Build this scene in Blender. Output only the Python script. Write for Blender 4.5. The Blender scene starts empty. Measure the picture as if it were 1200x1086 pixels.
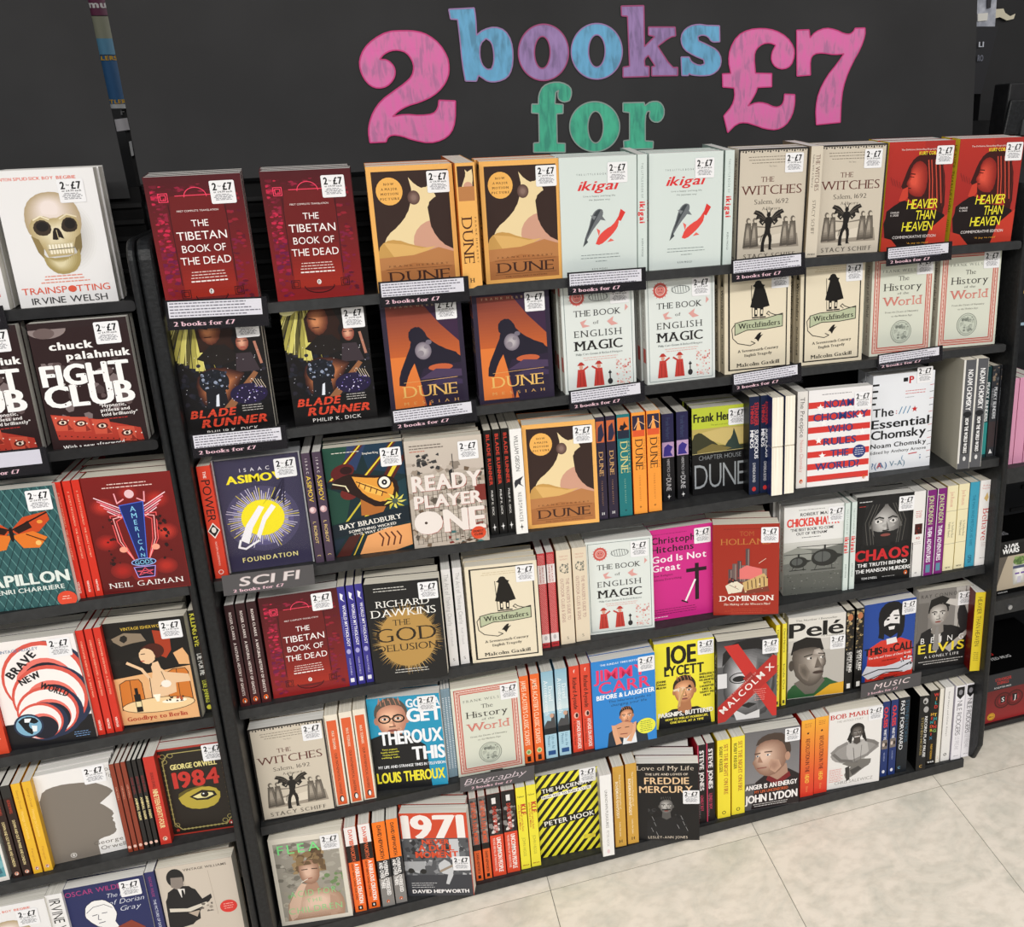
import bpy, math, random
from mathutils import Vector, Matrix
from mathutils.geometry import tessellate_polygon
random.seed(7)
S = bpy.context.scene
# ------------------------------------------------------------------ camera
FPX, CX, CY = 1062.4222, 714.6722, 469.3729          # focal length and principal point, px of 1200 x 1086
YAW, PIT, ROL, TILT = 0.2980267, 0.4386309, 0.0087310, 0.1610093
EYE = 1.679
def V3(*a): return Vector(a)
_cy, _sy, _cp, _sp = math.cos(YAW), math.sin(YAW), math.cos(PIT), math.sin(PIT)
FWD = V3(_sy*_cp, _cy*_cp, -_sp); _r = V3(_cy, -_sy, 0); _u = _r.cross(FWD)
RGT = _r*math.cos(ROL) + _u*math.sin(ROL); UPV = _u*math.cos(ROL) - _r*math.sin(ROL)
cam = bpy.data.objects.new('camera', bpy.data.cameras.new('camera')); S.collection.objects.link(cam)
cam.matrix_world = Matrix(((RGT.x, UPV.x, -FWD.x, 0), (RGT.y, UPV.y, -FWD.y, 0), (RGT.z, UPV.z, -FWD.z, EYE), (0, 0, 0, 1)))
cam.data.sensor_fit = 'HORIZONTAL'; cam.data.sensor_width = 36; cam.data.lens = FPX/1200*36
cam.data.shift_x = (600-CX)/1200; cam.data.shift_y = (CY-543)/1200; cam.data.clip_start = 0.02
S.camera = cam
# ------------------------------------------------------------------ light and exposure
W = bpy.data.worlds.new('world'); S.world = W; W.use_nodes = True
W.node_tree.nodes['Background'].inputs[0].default_value = (0.93, 0.95, 1.0, 1)
W.node_tree.nodes['Background'].inputs[1].default_value = 0.26
def area(x, y, z, sx, sy, p, col=(1, .97, .93)):
    l = bpy.data.lights.new('ceiling_lamp', 'AREA'); l.shape = 'RECTANGLE'; l.size = sx; l.size_y = sy; l.energy = p; l.color = col
    o = bpy.data.objects.new('ceiling_lamp', l); S.collection.objects.link(o); o.location = (x, y, z)
    return o
for _x, _y, _p in ((-1.2, -0.9, 64), (0.4, -0.9, 62), (2.0, -0.9, 56), (-1.2, -2.6, 52), (0.6, -2.6, 48), (3.2, 0.0, 18), (-2.6, -0.5, 60)):
    area(_x, _y, 3.0, 1.2, 0.3, _p)
S.view_settings.view_transform = 'Standard'; S.view_settings.look = 'None'
S.view_settings.exposure = -0.56; S.view_settings.gamma = 1.0; S.view_settings.use_curve_mapping = False
# ------------------------------------------------------------------ frames: u along the shelves, v up the leaning front, n back into the bay
EU = V3(1, 0, 0); EV = V3(0, math.sin(TILT), math.cos(TILT)); EN = V3(0, math.cos(TILT), -math.sin(TILT)); ORG = V3(0, 0, EYE)
def P(u, v, n): return ORG + EU*u + EV*v + EN*n
def ray(px, py): return RGT*((px-CX)/FPX) + UPV*((CY-py)/FPX) + FWD
def on_n(px, py, n):
    d = ray(px, py); s = n/d.dot(EN); return s*d.dot(EU), s*d.dot(EV)
def projx(p):
    q = p-ORG; return CX+FPX*q.dot(RGT)/q.dot(FWD)
def frame_matrix(u, v, n, yaw=0.0, tilt=0.0):
    """local x along the shelf, local y back, local z up"""
    ez = EV*math.cos(tilt)+EN*math.sin(tilt); ey = EN*math.cos(tilt)-EV*math.sin(tilt)
    c, s = math.cos(yaw), math.sin(yaw)
    ex2 = EU*c+ey*s; ey2 = ey*c-EU*s; p = P(u, v, n)
    return Matrix(((ex2.x, ey2.x, ez.x, p.x), (ex2.y, ey2.y, ez.y, p.y), (ex2.z, ey2.z, ez.z, p.z), (0, 0, 0, 1)))
# ------------------------------------------------------------------ materials
def lin(c):
    if isinstance(c, str):
        c = c.lstrip('#')
        if len(c) == 3: c = ''.join(k*2 for k in c)
        c = [int(c[i:i+2], 16)/255 for i in (0, 2, 4)]
    return tuple(x/12.92 if x <= .04045 else ((x+.055)/1.055)**2.4 for x in c[:3])+(1.0,)
def mat(name, col, rough=.5, spec=.5, noise=None, metal=0.0, bump=0.0):
    m = bpy.data.materials.new(name); m.use_nodes = True; nt = m.node_tree; b = nt.nodes['Principled BSDF']
    b.inputs['Base Color'].default_value = lin(col); b.inputs['Roughness'].default_value = rough
    b.inputs['Specular IOR Level'].default_value = spec; b.inputs['Metallic'].default_value = metal
    if noise:
        sc, col2, amt = noise
        tc = nt.nodes.new('ShaderNodeTexCoord'); n = nt.nodes.new('ShaderNodeTexNoise'); n.inputs['Scale'].default_value = sc; n.inputs['Detail'].default_value = 5
        nt.links.new(tc.outputs['Object'], n.inputs['Vector'])
        mx = nt.nodes.new('ShaderNodeMix'); mx.data_type = 'RGBA'; mx.inputs[6].default_value = lin(col); mx.inputs[7].default_value = lin(col2)
        mr = nt.nodes.new('ShaderNodeMapRange'); mr.inputs[1].default_value = .4; mr.inputs[2].default_value = .65; mr.inputs[4].default_value = amt
        nt.links.new(n.outputs[0], mr.inputs[0]); nt.links.new(mr.outputs[0], mx.inputs[0]); nt.links.new(mx.outputs[2], b.inputs['Base Color'])
        if bump:
            bp = nt.nodes.new('ShaderNodeBump'); bp.inputs['Strength'].default_value = bump; bp.inputs['Distance'].default_value = .002
            nt.links.new(n.outputs[0], bp.inputs['Height']); nt.links.new(bp.outputs[0], b.inputs['Normal'])
    return m
def mat_print(name, rough, spec):
    m = bpy.data.materials.new(name); m.use_nodes = True; nt = m.node_tree; b = nt.nodes['Principled BSDF']
    a = nt.nodes.new('ShaderNodeVertexColor'); a.layer_name = 'Col'; nt.links.new(a.outputs[0], b.inputs['Base Color'])
    tc = nt.nodes.new('ShaderNodeTexCoord'); n = nt.nodes.new('ShaderNodeTexNoise'); n.inputs['Scale'].default_value = 30
    nt.links.new(tc.outputs['Object'], n.inputs['Vector'])
    mr = nt.nodes.new('ShaderNodeMapRange'); mr.inputs[3].default_value = rough-.06; mr.inputs[4].default_value = rough+.06
    nt.links.new(n.outputs[0], mr.inputs[0]); nt.links.new(mr.outputs[0], b.inputs['Roughness']); b.inputs['Specular IOR Level'].default_value = spec
    return m
def mat_pages(name, c1, c2):
    m = bpy.data.materials.new(name); m.use_nodes = True; nt = m.node_tree; b = nt.nodes['Principled BSDF']
    tc = nt.nodes.new('ShaderNodeTexCoord'); mp = nt.nodes.new('ShaderNodeMapping'); mp.inputs['Scale'].default_value = (6, 900, 6)
    n = nt.nodes.new('ShaderNodeTexNoise'); n.inputs['Scale'].default_value = 1.0; n.inputs['Detail'].default_value = 2
    nt.links.new(tc.outputs['Object'], mp.inputs[0]); nt.links.new(mp.outputs[0], n.inputs['Vector'])
    cr = nt.nodes.new('ShaderNodeValToRGB'); cr.color_ramp.elements[0].position = .38; cr.color_ramp.elements[0].color = lin(c1); cr.color_ramp.elements[1].position = .58; cr.color_ramp.elements[1].color = lin(c2)
    nt.links.new(n.outputs[0], cr.inputs[0]); nt.links.new(cr.outputs[0], b.inputs['Base Color']); b.inputs['Roughness'].default_value = .85
    bp = nt.nodes.new('ShaderNodeBump'); bp.inputs['Strength'].default_value = .25; bp.inputs['Distance'].default_value = .0006
    nt.links.new(n.outputs[0], bp.inputs['Height']); nt.links.new(bp.outputs[0], b.inputs['Normal'])
    return m
PRINT = mat_print('printed_card', .42, .35); MATT = mat_print('printed_paper', .75, .2)
PAGES = {'c': mat_pages('cream_pages', '#e6deca', '#fbf5e6'), 'w': mat_pages('white_pages', '#e3e1d9', '#faf8f3'), 'g': mat_pages('grey_pages', '#d6d3c8', '#efece3')}
BLACK = mat('black_powder_coat', '#161618', .45, .4, (60, '#1e1e20', 1)); POSTM = mat('black_post', '#131416', .42, .4, (160, '#1d1f21', 1), bump=.3)
SHELFM = mat('charcoal_shelf', '#2b2c2d', .5, .35, (90, '#323334', 1)); VOID = mat('black_backboard', '#070708', .7, .2, (20, '#0b0b0c', 1)); RIBM = mat('black_rib', '#0d0d0e', .6, .3)
def clear_mat(name, tint, alpha, rough=.08):
    m = bpy.data.materials.new(name); m.use_nodes = True; nt = m.node_tree; b = nt.nodes['Principled BSDF']
    b.inputs['Base Color'].default_value = lin(tint); b.inputs['Roughness'].default_value = rough; b.inputs['Alpha'].default_value = alpha
    return m
CLEAR = clear_mat('clear_acrylic', '#dfe2e6', .55)
# ------------------------------------------------------------------ object helpers
def link(name, me, m, parent=None, mw=None, **props):
    o = bpy.data.objects.new(name, me); S.collection.objects.link(o)
    if m is not None and me is not None and not me.materials: me.materials.append(m)
    if parent is not None: o.parent = parent
    if mw is not None: o.matrix_world = mw
    for k, v in props.items(): o[k] = v
    return o
def thing(name, label, cat, mw, group=None):
    o = bpy.data.objects.new(name, None); o.empty_display_size = .02; S.collection.objects.link(o); o.matrix_world = mw
    o['label'] = label; o['category'] = cat
    if group: o['group'] = group
    return o
def box_data(x0, x1, y0, y1, z0, z1, bev=0.0):
    vs = [(x0, y0, z0), (x1, y0, z0), (x1, y1, z0), (x0, y1, z0), (x0, y0, z1), (x1, y0, z1), (x1, y1, z1), (x0, y1, z1)]
    return vs, [(0, 3, 2, 1), (4, 5, 6, 7), (0, 1, 5, 4), (1, 2, 6, 5), (2, 3, 7, 6), (3, 0, 4, 7)]
def mesh(name, *parts):
    vs, fs = [], []
    for v, f in parts:
        k = len(vs); vs += v; fs += [tuple(i+k for i in q) for q in f]
    me = bpy.data.meshes.new(name); me.from_pydata(vs, [], fs); me.update(); return me
def prism(pts, y0, y1):
    """outline in local x,z extruded along y"""
    n = len(pts); vs = [(x, y0, z) for x, z in pts]+[(x, y1, z) for x, z in pts]
    return vs, [tuple(range(n)), tuple(range(2*n-1, n-1, -1))]+[(i, i+n, (i+1) % n+n, (i+1) % n) for i in range(n)]
def bevel(o, w, seg=2):
    b = o.modifiers.new('bevel', 'BEVEL'); b.width = w; b.segments = seg; b.limit_method = 'ANGLE'
# ------------------------------------------------------------------ glyphs: outlines of the built-in font, cached as triangles
GL = {}
_tc = bpy.data.curves.new('glyph', 'FONT'); _to = bpy.data.objects.new('glyph', _tc); S.collection.objects.link(_to); _tc.resolution_u = 3
WT = {'n': 0.0, 'l': -.012, 'b': .006, 'k': .012, 'r': -.02, 'R': -.012}
PEN = {'b': ((-.022, 0), (.022, 0)), 'k': ((-.05, -.012), (0, .012), (.05, -.012))}
def _raw(ch, off):
    _tc.body = ch; _tc.offset = off
    bpy.context.view_layer.update(); dg = bpy.context.evaluated_depsgraph_get(); e = _to.evaluated_get(dg); me = e.to_mesh()
    vs = [(v.co.x, v.co.y) for v in me.vertices]; fs = [tuple(p.vertices) for p in me.polygons]; e.to_mesh_clear(); return vs, fs
_cap = max(y for x, y in _raw('H', 0)[0]); _xh = max(y for x, y in _raw('x', 0)[0])
def glyph(ch, font):
    k = (ch, font)
    if k in GL: return GL[k]
    off = WT[font]; vs, fs = _raw(ch, off)
    if not vs: GL[k] = None; return None
    s = 1/_cap; vs = [(x*s, y*s) for x, y in vs]
    if font in PEN:
        base = list(vs); bf = list(fs); vs = []; fs = []
        for dx, dy in PEN[font]: k0 = len(vs); vs += [(x+dx, y+dy) for x, y in base]; fs += [tuple(i+k0 for i in f) for f in bf]
    lay = [i//max(1, len(base)) for i in range(len(vs))] if font in PEN else None
    if font in 'rR':
        cnt = {}
        for f in fs:
            for i in range(len(f)):
                e = (f[i], f[(i+1) % len(f)]); kk = (min(e), max(e)); cnt[kk] = cnt.get(kk, 0)+1
        pen = .055 if font == 'r' else .095; ht = .05 if font == 'r' else .075; ext = .1 if font == 'r' else .12
        ys = [y for _, y in vs]; lv = [(min(ys), 1)] if ch not in 'OQCGSUJ0368osceaut' else []
        for L in (-off*s*0, 1.0, _xh*s): lv.append((L, 0))
        new = []
        if ch.isalpha() and ch not in 'OQCGSocseg':
            for (a, b), c in cnt.items():
                if c != 1: continue
                (xa, ya), (xb, yb) = vs[a], vs[b]
                if abs(ya-yb) > .004: continue
                ln = abs(xa-xb); x0, x1 = min(xa, xb), max(xa, xb)
                if ln < .03: continue
                low = abs(ya) < .05; hi = abs(ya-1) < .05 or (ch.islower() and abs(ya-_xh*s) < .05)
                if not (low or hi): continue
                if ln > .33: x1 = x0+.12; 
                if ch == 'T' and hi: continue
                if ln > .33 and ch in 'EFLZBDPR': new.append((x0-ext-pen/2, x0+.1, ya, ya+(ht if low else -ht)))
                elif ln <= .33: new.append(((x0-ext-pen/2) if not (ch in 'bhklr' and hi and False) else x0, x1+ext*.9+pen/2, ya, ya+(ht if low else -ht)))
            if ch in 'ET':
                xs = [x for x, _ in vs]; mx_, mn_ = max(xs), min(xs)
                new.append((mx_-.03, mx_+.03, 1.0, .78))
                if ch == 'T': new.append((mn_-.03, mn_+.03, 1.0, .78))
            if ch in 'EL': mx_ = max(x for x, _ in vs); new.append((mx_-.03, mx_+.03, 0, .25))
        base = list(vs); bf = list(fs); vs = [(x-pen/2, y) for x, y in base]; fs = list(bf)
        for dx in (0, pen/2):
            k0 = len(vs); vs += [(x+dx, y) for x, y in base]; fs += [tuple(i+k0 for i in f) for f in bf]
        lay = [i//len(base) for i in range(len(vs))]
        for q_, (x0, x1, y0, y1) in enumerate(new):
            k0 = len(vs); vs += [(x0, y0), (x1, y0), (x1, y1), (x0, y1)]; fs.append((k0, k0+1, k0+2, k0+3)); lay += [3+q_ % 3]*4
    rv = [x for x, _ in _raw(ch, 0)[0]]; e_ = max(off, -.01) if font not in 'rR' else (.0 if font == 'r' else .02); e_ += {'b': .022, 'k': .05}.get(font, 0)*_cap
    mn = min(rv)/_cap-e_/_cap; vs = [(x-mn, y) for x, y in vs]
    GL[k] = (vs, fs, (max(rv)-min(rv)+2*e_)/_cap, lay or [0]*len(vs)); return GL[k]
# ------------------------------------------------------------------ flat print: layers of ink, millimetres, x right, y down from the top edge
def soft(q):
    out = []; m = len(q)
    for i in range(m):
        p0, p1, p2 = q[i-1], q[i], q[(i+1) % m]; a = math.atan2(p1[1]-p0[1], p1[0]-p0[0]); b = math.atan2(p2[1]-p1[1], p2[0]-p1[0]); t = abs((b-a+math.pi) % (2*math.pi)-math.pi)
        if t < 1.25:
            for w0, w1 in ((.25, 0), (.1, .1), (0, .25)): out.append(tuple(p1[k]*(1-w0-w1)+p0[k]*w0+p2[k]*w1-(p0[k]+p2[k]-2*p1[k])*(.03 if w0 != w1 else -.03) for k in (0, 1)))
        else: out.append(p1)
    return out
KERN = {'TA', 'AT', 'AV', 'VA', 'AW', 'WA', 'LT', 'TY', 'AY', 'YA', 'LY', 'To', 'Yo', 'FA', 'PA', 'Wo', 'TO', 'OT', 'RT', 'KA', 'LV', 'RO', 'RC', 'RS', 'RA'}
def clip(p, x0, y0, x1, y1):
    for ax, lim, sg in ((0, x0, 1), (0, x1, -1), (1, y0, 1), (1, y1, -1)):
        if not p: return p
        out = []
        for i in range(len(p)):
            a, b = p[i-1], p[i]; da, db = (a[ax]-lim)*sg, (b[ax]-lim)*sg
            if (da >= 0) != (db >= 0): t = da/(da-db); out.append((a[0]+(b[0]-a[0])*t, a[1]+(b[1]-a[1])*t))
            if db >= 0: out.append(b)
        p = out
    return p
class Art:
    def __init__(s, w, h, bg): s.w, s.h = w, h; s.v = []; s.f = []; s.c = []; s.k = 1; s.bg = bg; s.rnd = random.Random(3)
    def add(s, pts, faces, col, keep=False, zs=None):
        k = len(s.v); z = s.k*.022; s.v += [(x, y, z+(zs[i]*.0035 if zs else 0)) for i, (x, y) in enumerate(pts)]; col = lin(col)
        for f in faces: s.f.append(tuple(i+k for i in f)); s.c.append(col)
        if not keep: s.k += 1
    def cl(s, pts): return [(min(max(x, 0), s.w), min(max(y, 0), s.h)) for x, y in pts]
    def poly(s, pts, c):
        if len(pts) >= 7: pts = soft(pts)
        p = clip(list(pts), 0, 0, s.w, s.h)
        if len(p) < 3: return
        t = tessellate_polygon([[V3(x, y, 0) for x, y in p]]); s.add(p, t, c)
    def rect(s, x0, y0, x1, y1, c, keep=False): s.add(s.cl([(x0, y0), (x1, y0), (x1, y1), (x0, y1)]), [(0, 1, 2, 3)], c, keep)
    def ell(s, cx, cy, rx, ry, c, n=22, rot=0, keep=False):
        p = []
        for i in range(n):
            a = 2*math.pi*i/n; x, y = rx*math.cos(a), ry*math.sin(a); p.append((cx+x*math.cos(rot)-y*math.sin(rot), cy+x*math.sin(rot)+y*math.cos(rot)))
        p = clip(p, 0, 0, s.w, s.h)
        if len(p) > 2: s.add(p, [tuple(range(len(p)))], c, keep)
    def line(s, pts, w, c, closed=False, keep=False):
        vs, fs, zs = [], [], []
        if closed: pts = list(pts)+[pts[0]]
        for (xa, ya), (xb, yb) in zip(pts[:-1], pts[1:]):
            L = math.hypot(xb-xa, yb-ya) or 1; nx, ny = -(yb-ya)/L*w/2, (xb-xa)/L*w/2; ex, ey = (xb-xa)/L*w*.3, (yb-ya)/L*w*.3; k = len(vs)
            q = clip([(xa+nx-ex, ya+ny-ey), (xb+nx+ex, yb+ny+ey), (xb-nx+ex, yb-ny+ey), (xa-nx-ex, ya-ny-ey)], 0, 0, s.w, s.h)
            if len(q) > 2: vs += q; fs.append(tuple(range(k, k+len(q)))); zs += [len(fs) % 3]*len(q)
        if vs: s.add(vs, fs, c, keep, zs)
    def ring(s, cx, cy, r, w, c, ry=None, n=24, a0=0, a1=360):
        ry = ry or r; s.line([(cx+r*math.cos(math.radians(a0+(a1-a0)*i/n)), cy+ry*math.sin(math.radians(a0+(a1-a0)*i/n))) for i in range(n+1)], w, c)
    def frame(s, x0, y0, x1, y1, w, c): s.line([(x0, y0), (x1, y0), (x1, y1), (x0, y1)], w, c, True)
    def T(s, txt, x, y, cap, c, font='n', w=None, al='c', rot=0, sh=0, tr=.14, fx=1.0):
        vs, fs, zs = [], [], []; pen = 0; par = 0
        prev = ''
        for ch in txt:
            if prev+ch in KERN: pen -= .16
            prev = ch; g = glyph(ch, font) if ch != ' ' else None
            if g is None: pen += .42; continue
            k = len(vs); vs += [(pen+gx+sh*gy, gy) for gx, gy in g[0]]; fs += [tuple(i+k for i in f) for f in g[1]]; pen += g[2]+tr; par ^= 1; zs += [l_*2+par for l_ in g[3]]
        L = max(pen-tr, .01); sx = cap*fx if w is None else w/L; tw = L*sx
        a = math.radians(rot); dx, dy, ux, uy = math.cos(a), math.sin(a), math.sin(a), -math.cos(a)
        o = {'c': -tw/2, 'l': 0, 'r': -tw}[al]
        out = [(x+dx*(o+vx*sx)+ux*(vy-.5)*cap, y+dy*(o+vx*sx)+uy*(vy-.5)*cap) for vx, vy in vs]
        s.add(s.cl(out), fs, c, False, zs); return tw
    def V(s, txt, y0, L, cap, c, font='n', x=None, tr=.14):
        """spine lettering that reads downwards, from y0 over length L"""
        s.T(txt, s.w/2 if x is None else x, y0, cap, c, font, L, 'l', 90, tr=tr)
    def gk(s, x0, x1, y, n, dy, c, hh=.9, al='c', seed=1):
        """lines of print too small to read: rows of word-long dashes"""
        r = random.Random(seed+int(y)); vs, fs = [], []
        for i in range(n):
            a, b = x0, x1
            if al == 'c': m = (x1-x0)*r.uniform(0, .16); a += m; b -= m
            else: b -= (x1-x0)*r.uniform(0, .2)
            x = a
            while x < b-1:
                wd = min(r.uniform(2, 7), b-x); k = len(vs); yy = y+i*dy; vs += [(x, yy-hh/2), (x+wd, yy-hh/2), (x+wd, yy+hh/2), (x, yy+hh/2)]; fs.append((k, k+1, k+2, k+3)); x += wd+1.1
        if vs: s.add(s.cl(vs), fs, c)
    def blobs(s, n, x0, y0, x1, y1, r0, r1, cols, seed=0, m=6, ar=1.0):
        r = random.Random(seed); z = s.k
        for i in range(n):
            cx, cy, q = r.uniform(x0, x1), r.uniform(y0, y1), r.uniform(r0, r1); a0 = r.uniform(0, 6); s.k = z+i*.12
            p = clip([(cx+q*r.uniform(.6, 1)*math.cos(a0+6.283*j/m), cy+ar*q*r.uniform(.6, 1)*math.sin(a0+6.283*j/m)) for j in range(m)], max(x0, 0), max(y0, 0), min(x1, s.w), min(y1, s.h)); c_ = r.choice(cols)
            if len(p) > 2: s.add(p, [tuple(range(len(p)))], c_, True)
        s.k = z+n*.12+1
    def sp(s, pts, c0, c1, n=9, dx=0, dy=0, r=.35):
        """soft tonal patch: nested outlines from the edge tone to the middle tone"""
        pts = soft(pts) if len(pts) >= 7 else list(pts); mx = sum(p[0] for p in pts)/len(pts)+dx; my = sum(p[1] for p in pts)/len(pts)+dy
        a = [int(c0[i:i+2], 16) for i in (1, 3, 5)]; b = [int(c1[i:i+2], 16) for i in (1, 3, 5)]
        for i in range(n):
            t = i/(n-1); k = 1-(1-r)*t; p = clip([(mx+(x-mx)*k, my+(y-my)*k) for x, y in pts], 0, 0, s.w, s.h)
            if len(p) > 2: s.add(p, tessellate_polygon([[V3(x, y, 0) for x, y in p]]), [(u+(v-u)*t)/255 for u, v in zip(a, b)], True); s.k += .25
        s.k += 1
    def grad(s, x0, y0, x1, y1, c0, c1, n=12):
        n = max(n, int(abs(y1-y0)/5))
        a = [int(c0[i:i+2], 16) for i in (1, 3, 5)]; b = [int(c1[i:i+2], 16) for i in (1, 3, 5)]
        for i in range(n):
            t = i/(n-1); c = [(p+(q-p)*t)/255 for p, q in zip(a, b)]; s.rect(x0, y0+(y1-y0)*i/n, x1, y0+(y1-y0)*(i+1)/n, c, True)
        s.k += 1
    def logo(s, x, y, r=3.2, c='#e8641e'):
        s.ell(x, y, r*.8, r, c, 14); s.ell(x, y+.2*r, r*.36, r*.7, '#1a1a1a', 10); s.ell(x+.08*r, y+.3*r, r*.22, r*.5, '#f4f2ea', 10); s.ell(x-.1*r, y-.5*r, r*.2, r*.18, '#1a1a1a', 8)
def person(A, cx, cy, s, sk='#c9c4bc', hr='#2b2927', sh='#8d867d', dk='#1d1b1a', hair='short', gl=False, beard=0, body='#2a2a2c', bw=2.2, bh=None, tilt=0):
    """printed head and shoulders; s is half the face height"""
    t = tilt; bh = bh or A.h
    A.poly([(cx-s*bw, bh), (cx-s*bw*.95, cy+s*1.9), (cx-s*.9, cy+s*1.35), (cx+s*.9, cy+s*1.35), (cx+s*bw*.95, cy+s*1.9), (cx+s*bw, bh)], body)
    A.poly([(cx-s*.42, cy+s*.6), (cx+s*.42, cy+s*.6), (cx+s*.5, cy+s*1.5), (cx, cy+s*1.8), (cx-s*.5, cy+s*1.5)], sh)
    if hair == 'long': A.poly([(cx-s*1.05, cy+s*1.5), (cx-s*1.15, cy-s*.3), (cx-s*.7, cy-s*1.2), (cx, cy-s*1.4), (cx+s*.7, cy-s*1.2), (cx+s*1.15, cy-s*.3), (cx+s*1.05, cy+s*1.5)], hr)
    elif hair == 'afro': A.blobs(26, cx-s*1.4, cy-s*1.7, cx+s*1.4, cy+s*.4, s*.3, s*.55, [hr, hr, sh], 4); A.ell(cx, cy-s*.5, s*1.2, s*1.1, hr)
    elif hair == 'dread': A.ell(cx, cy-s*.5, s*1.0, s*.95, hr); [A.line([(cx+q*s*.75, cy-s*.3), (cx+q*s*1.15, cy+s*(.9+.25*((i*7) % 3)))], s*.26, hr) for i, q in enumerate((-1.1, -.95, -.8, .8, .95, 1.1))]
    else: A.ell(cx, cy-s*.32, s*.82, s*.93, hr)
    if hair == 'short': [A.line([(cx+s*q, cy-s*1.2), (cx+s*q*1.15, cy-s*.8)], s*.06, sh) for q in (-.5, -.3, -.05, .2, .42)]
    A.ell(cx-s*.74, cy+s*.05, s*.12, s*.22, sh, 10); A.ell(cx+s*.74, cy+s*.05, s*.12, s*.22, sh, 10)
    li = '#'+''.join('%02x' % min(255, int(int(sk[i:i+2], 16)*1.1+6)) for i in (1, 3, 5))
    A.sp([(cx-s*.7, cy-s*.45), (cx-s*.5, cy-s*.8), (cx, cy-s*.92), (cx+s*.5, cy-s*.8), (cx+s*.7, cy-s*.45), (cx+s*.72, cy+s*.2), (cx+s*.52, cy+s*.72), (cx+s*.2, cy+s*1.0), (cx-s*.2, cy+s*1.0), (cx-s*.52, cy+s*.72), (cx-s*.72, cy+s*.2)], sh, li, 10, -s*.22, -s*.1, .3)
    A.sp([(cx+s*(.14+.32*math.cos(a*.7)), cy+s*(.16+.1*math.sin(a*.7))) for a in range(9)], sk, sk, 2); A.sp([(cx+s*(.3+.14*math.cos(a*.7)), cy+s*(.55+.1*math.sin(a*.7))) for a in range(9)], sk, sh, 4)
    if hair == 'short': A.poly([(cx-s*.76, cy-s*.2), (cx-s*.72, cy-s*.7), (cx-s*.4, cy-s*1.05), (cx+s*.4, cy-s*1.1), (cx+s*.74, cy-s*.7), (cx+s*.76, cy-s*.2), (cx+s*.66, cy-s*.5), (cx+s*.5, cy-s*.74), (cx+s*.1, cy-s*.84), (cx-s*.3, cy-s*.78), (cx-s*.62, cy-s*.56)], hr); [A.line([(cx+s*q, cy-s*1.12), (cx+s*(q*1.1+.06), cy-s*.82)], s*.04, sh) for q in (-.45, -.25, 0, .22, .4)]
    if hair == 'long': A.poly([(cx-s*.95, cy+s*.6), (cx-s*.8, cy-s*.8), (cx, cy-s*1.1), (cx-s*.1, cy-s*.8), (cx-s*.62, cy-s*.2)], hr); A.poly([(cx+s*.95, cy+s*.6), (cx+s*.8, cy-s*.8), (cx, cy-s*1.1), (cx+s*.1, cy-s*.8), (cx+s*.64, cy-s*.2)], hr)
    for q in (-1, 1):
        ex = cx+q*s*.32+t*s; A.sp([(ex+s*.25*math.cos(a*.7), cy-s*.08+s*.15*math.sin(a*.7)) for a in range(9)], sk, sh, 4); A.ell(ex, cy-s*.05, s*.15, s*.07, '#e9e6e0', 12); A.ell(ex+t*s*.3, cy-s*.05, s*.07, s*.07, dk, 10)
        A.line([(ex-s*.2, cy-s*.2-q*s*.0), (ex, cy-s*.27), (ex+s*.2, cy-s*.2)], s*.07, hr if hr != sk else dk)
    A.poly([(cx+t*s+s*.02, cy-s*.1), (cx+s*.09+t*s, cy+s*.1), (cx+s*.17+t*s, cy+s*.36), (cx+s*.06+t*s, cy+s*.41), (cx+t*s+s*.05, cy+s*.2)], sh); A.ell(cx+t*s-s*.02, cy+s*.3, s*.07, s*.08, li, 10)
    A.line([(cx-s*.14+t*s, cy+s*.4), (cx+s*.15+t*s, cy+s*.39)], s*.05, dk)
    if beard: A.poly([(cx-s*.6, cy+s*.35), (cx-s*.3, cy+s*.46), (cx, cy+s*.42), (cx+s*.3, cy+s*.46), (cx+s*.62, cy+s*.35), (cx+s*.45, cy+s*.95), (cx, cy+s*(1.05+beard*.3)), (cx-s*.45, cy+s*.95)], hr)
    A.ell(cx+t*s, cy+s*.62, s*.25, s*.07, '#8a4a44' if sk[1:3] > sk[5:7] and sk != '#c9c4bc' else dk, 12)
    if gl:
        for q in (-1, 1): A.ring(cx+q*s*.34, cy-s*.04, s*.27, s*.07, '#15130f', s*.2, 16)
        A.line([(cx-s*.08, cy-s*.06), (cx+s*.08, cy-s*.06)], s*.06, '#15130f')
# ------------------------------------------------------------------ a printed sheet or book cover out of Art
def art_geo(A, fn):
    return [fn(x, y, z) for x, y, z in A.v], A.f, A.c
def col_mesh(name, geos):
    vs, fs, cs = [], [], []
    for v, f, c in geos:
        k = len(vs); vs += v; fs += [tuple(i+k for i in q) for q in f]; cs += c
    me = bpy.data.meshes.new(name); me.from_pydata([tuple(v) for v in vs], [], fs)
    ca = me.color_attributes.new('Col', 'FLOAT_COLOR', 'CORNER'); buf = []
    for p in me.polygons: buf += list(cs[p.index])*p.loop_total
    ca.data.foreach_set('color', buf); me.update(); return me
def cbox(x0, x1, y0, y1, z0, z1, c):
    v, f = box_data(x0, x1, y0, y1, z0, z1); return v, f, [lin(c)]*6
def sheet(name, A, th=.0006):
    """flat printed sheet: centred in x, standing on z=0, facing -y"""
    w, h = A.w/1000, A.h/1000
    return col_mesh(name, [cbox(-w/2, w/2, 0, th, 0, h, A.bg), art_geo(A, lambda x, y, z: (x/1000-w/2, -z/1000, h-y/1000))])
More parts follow.
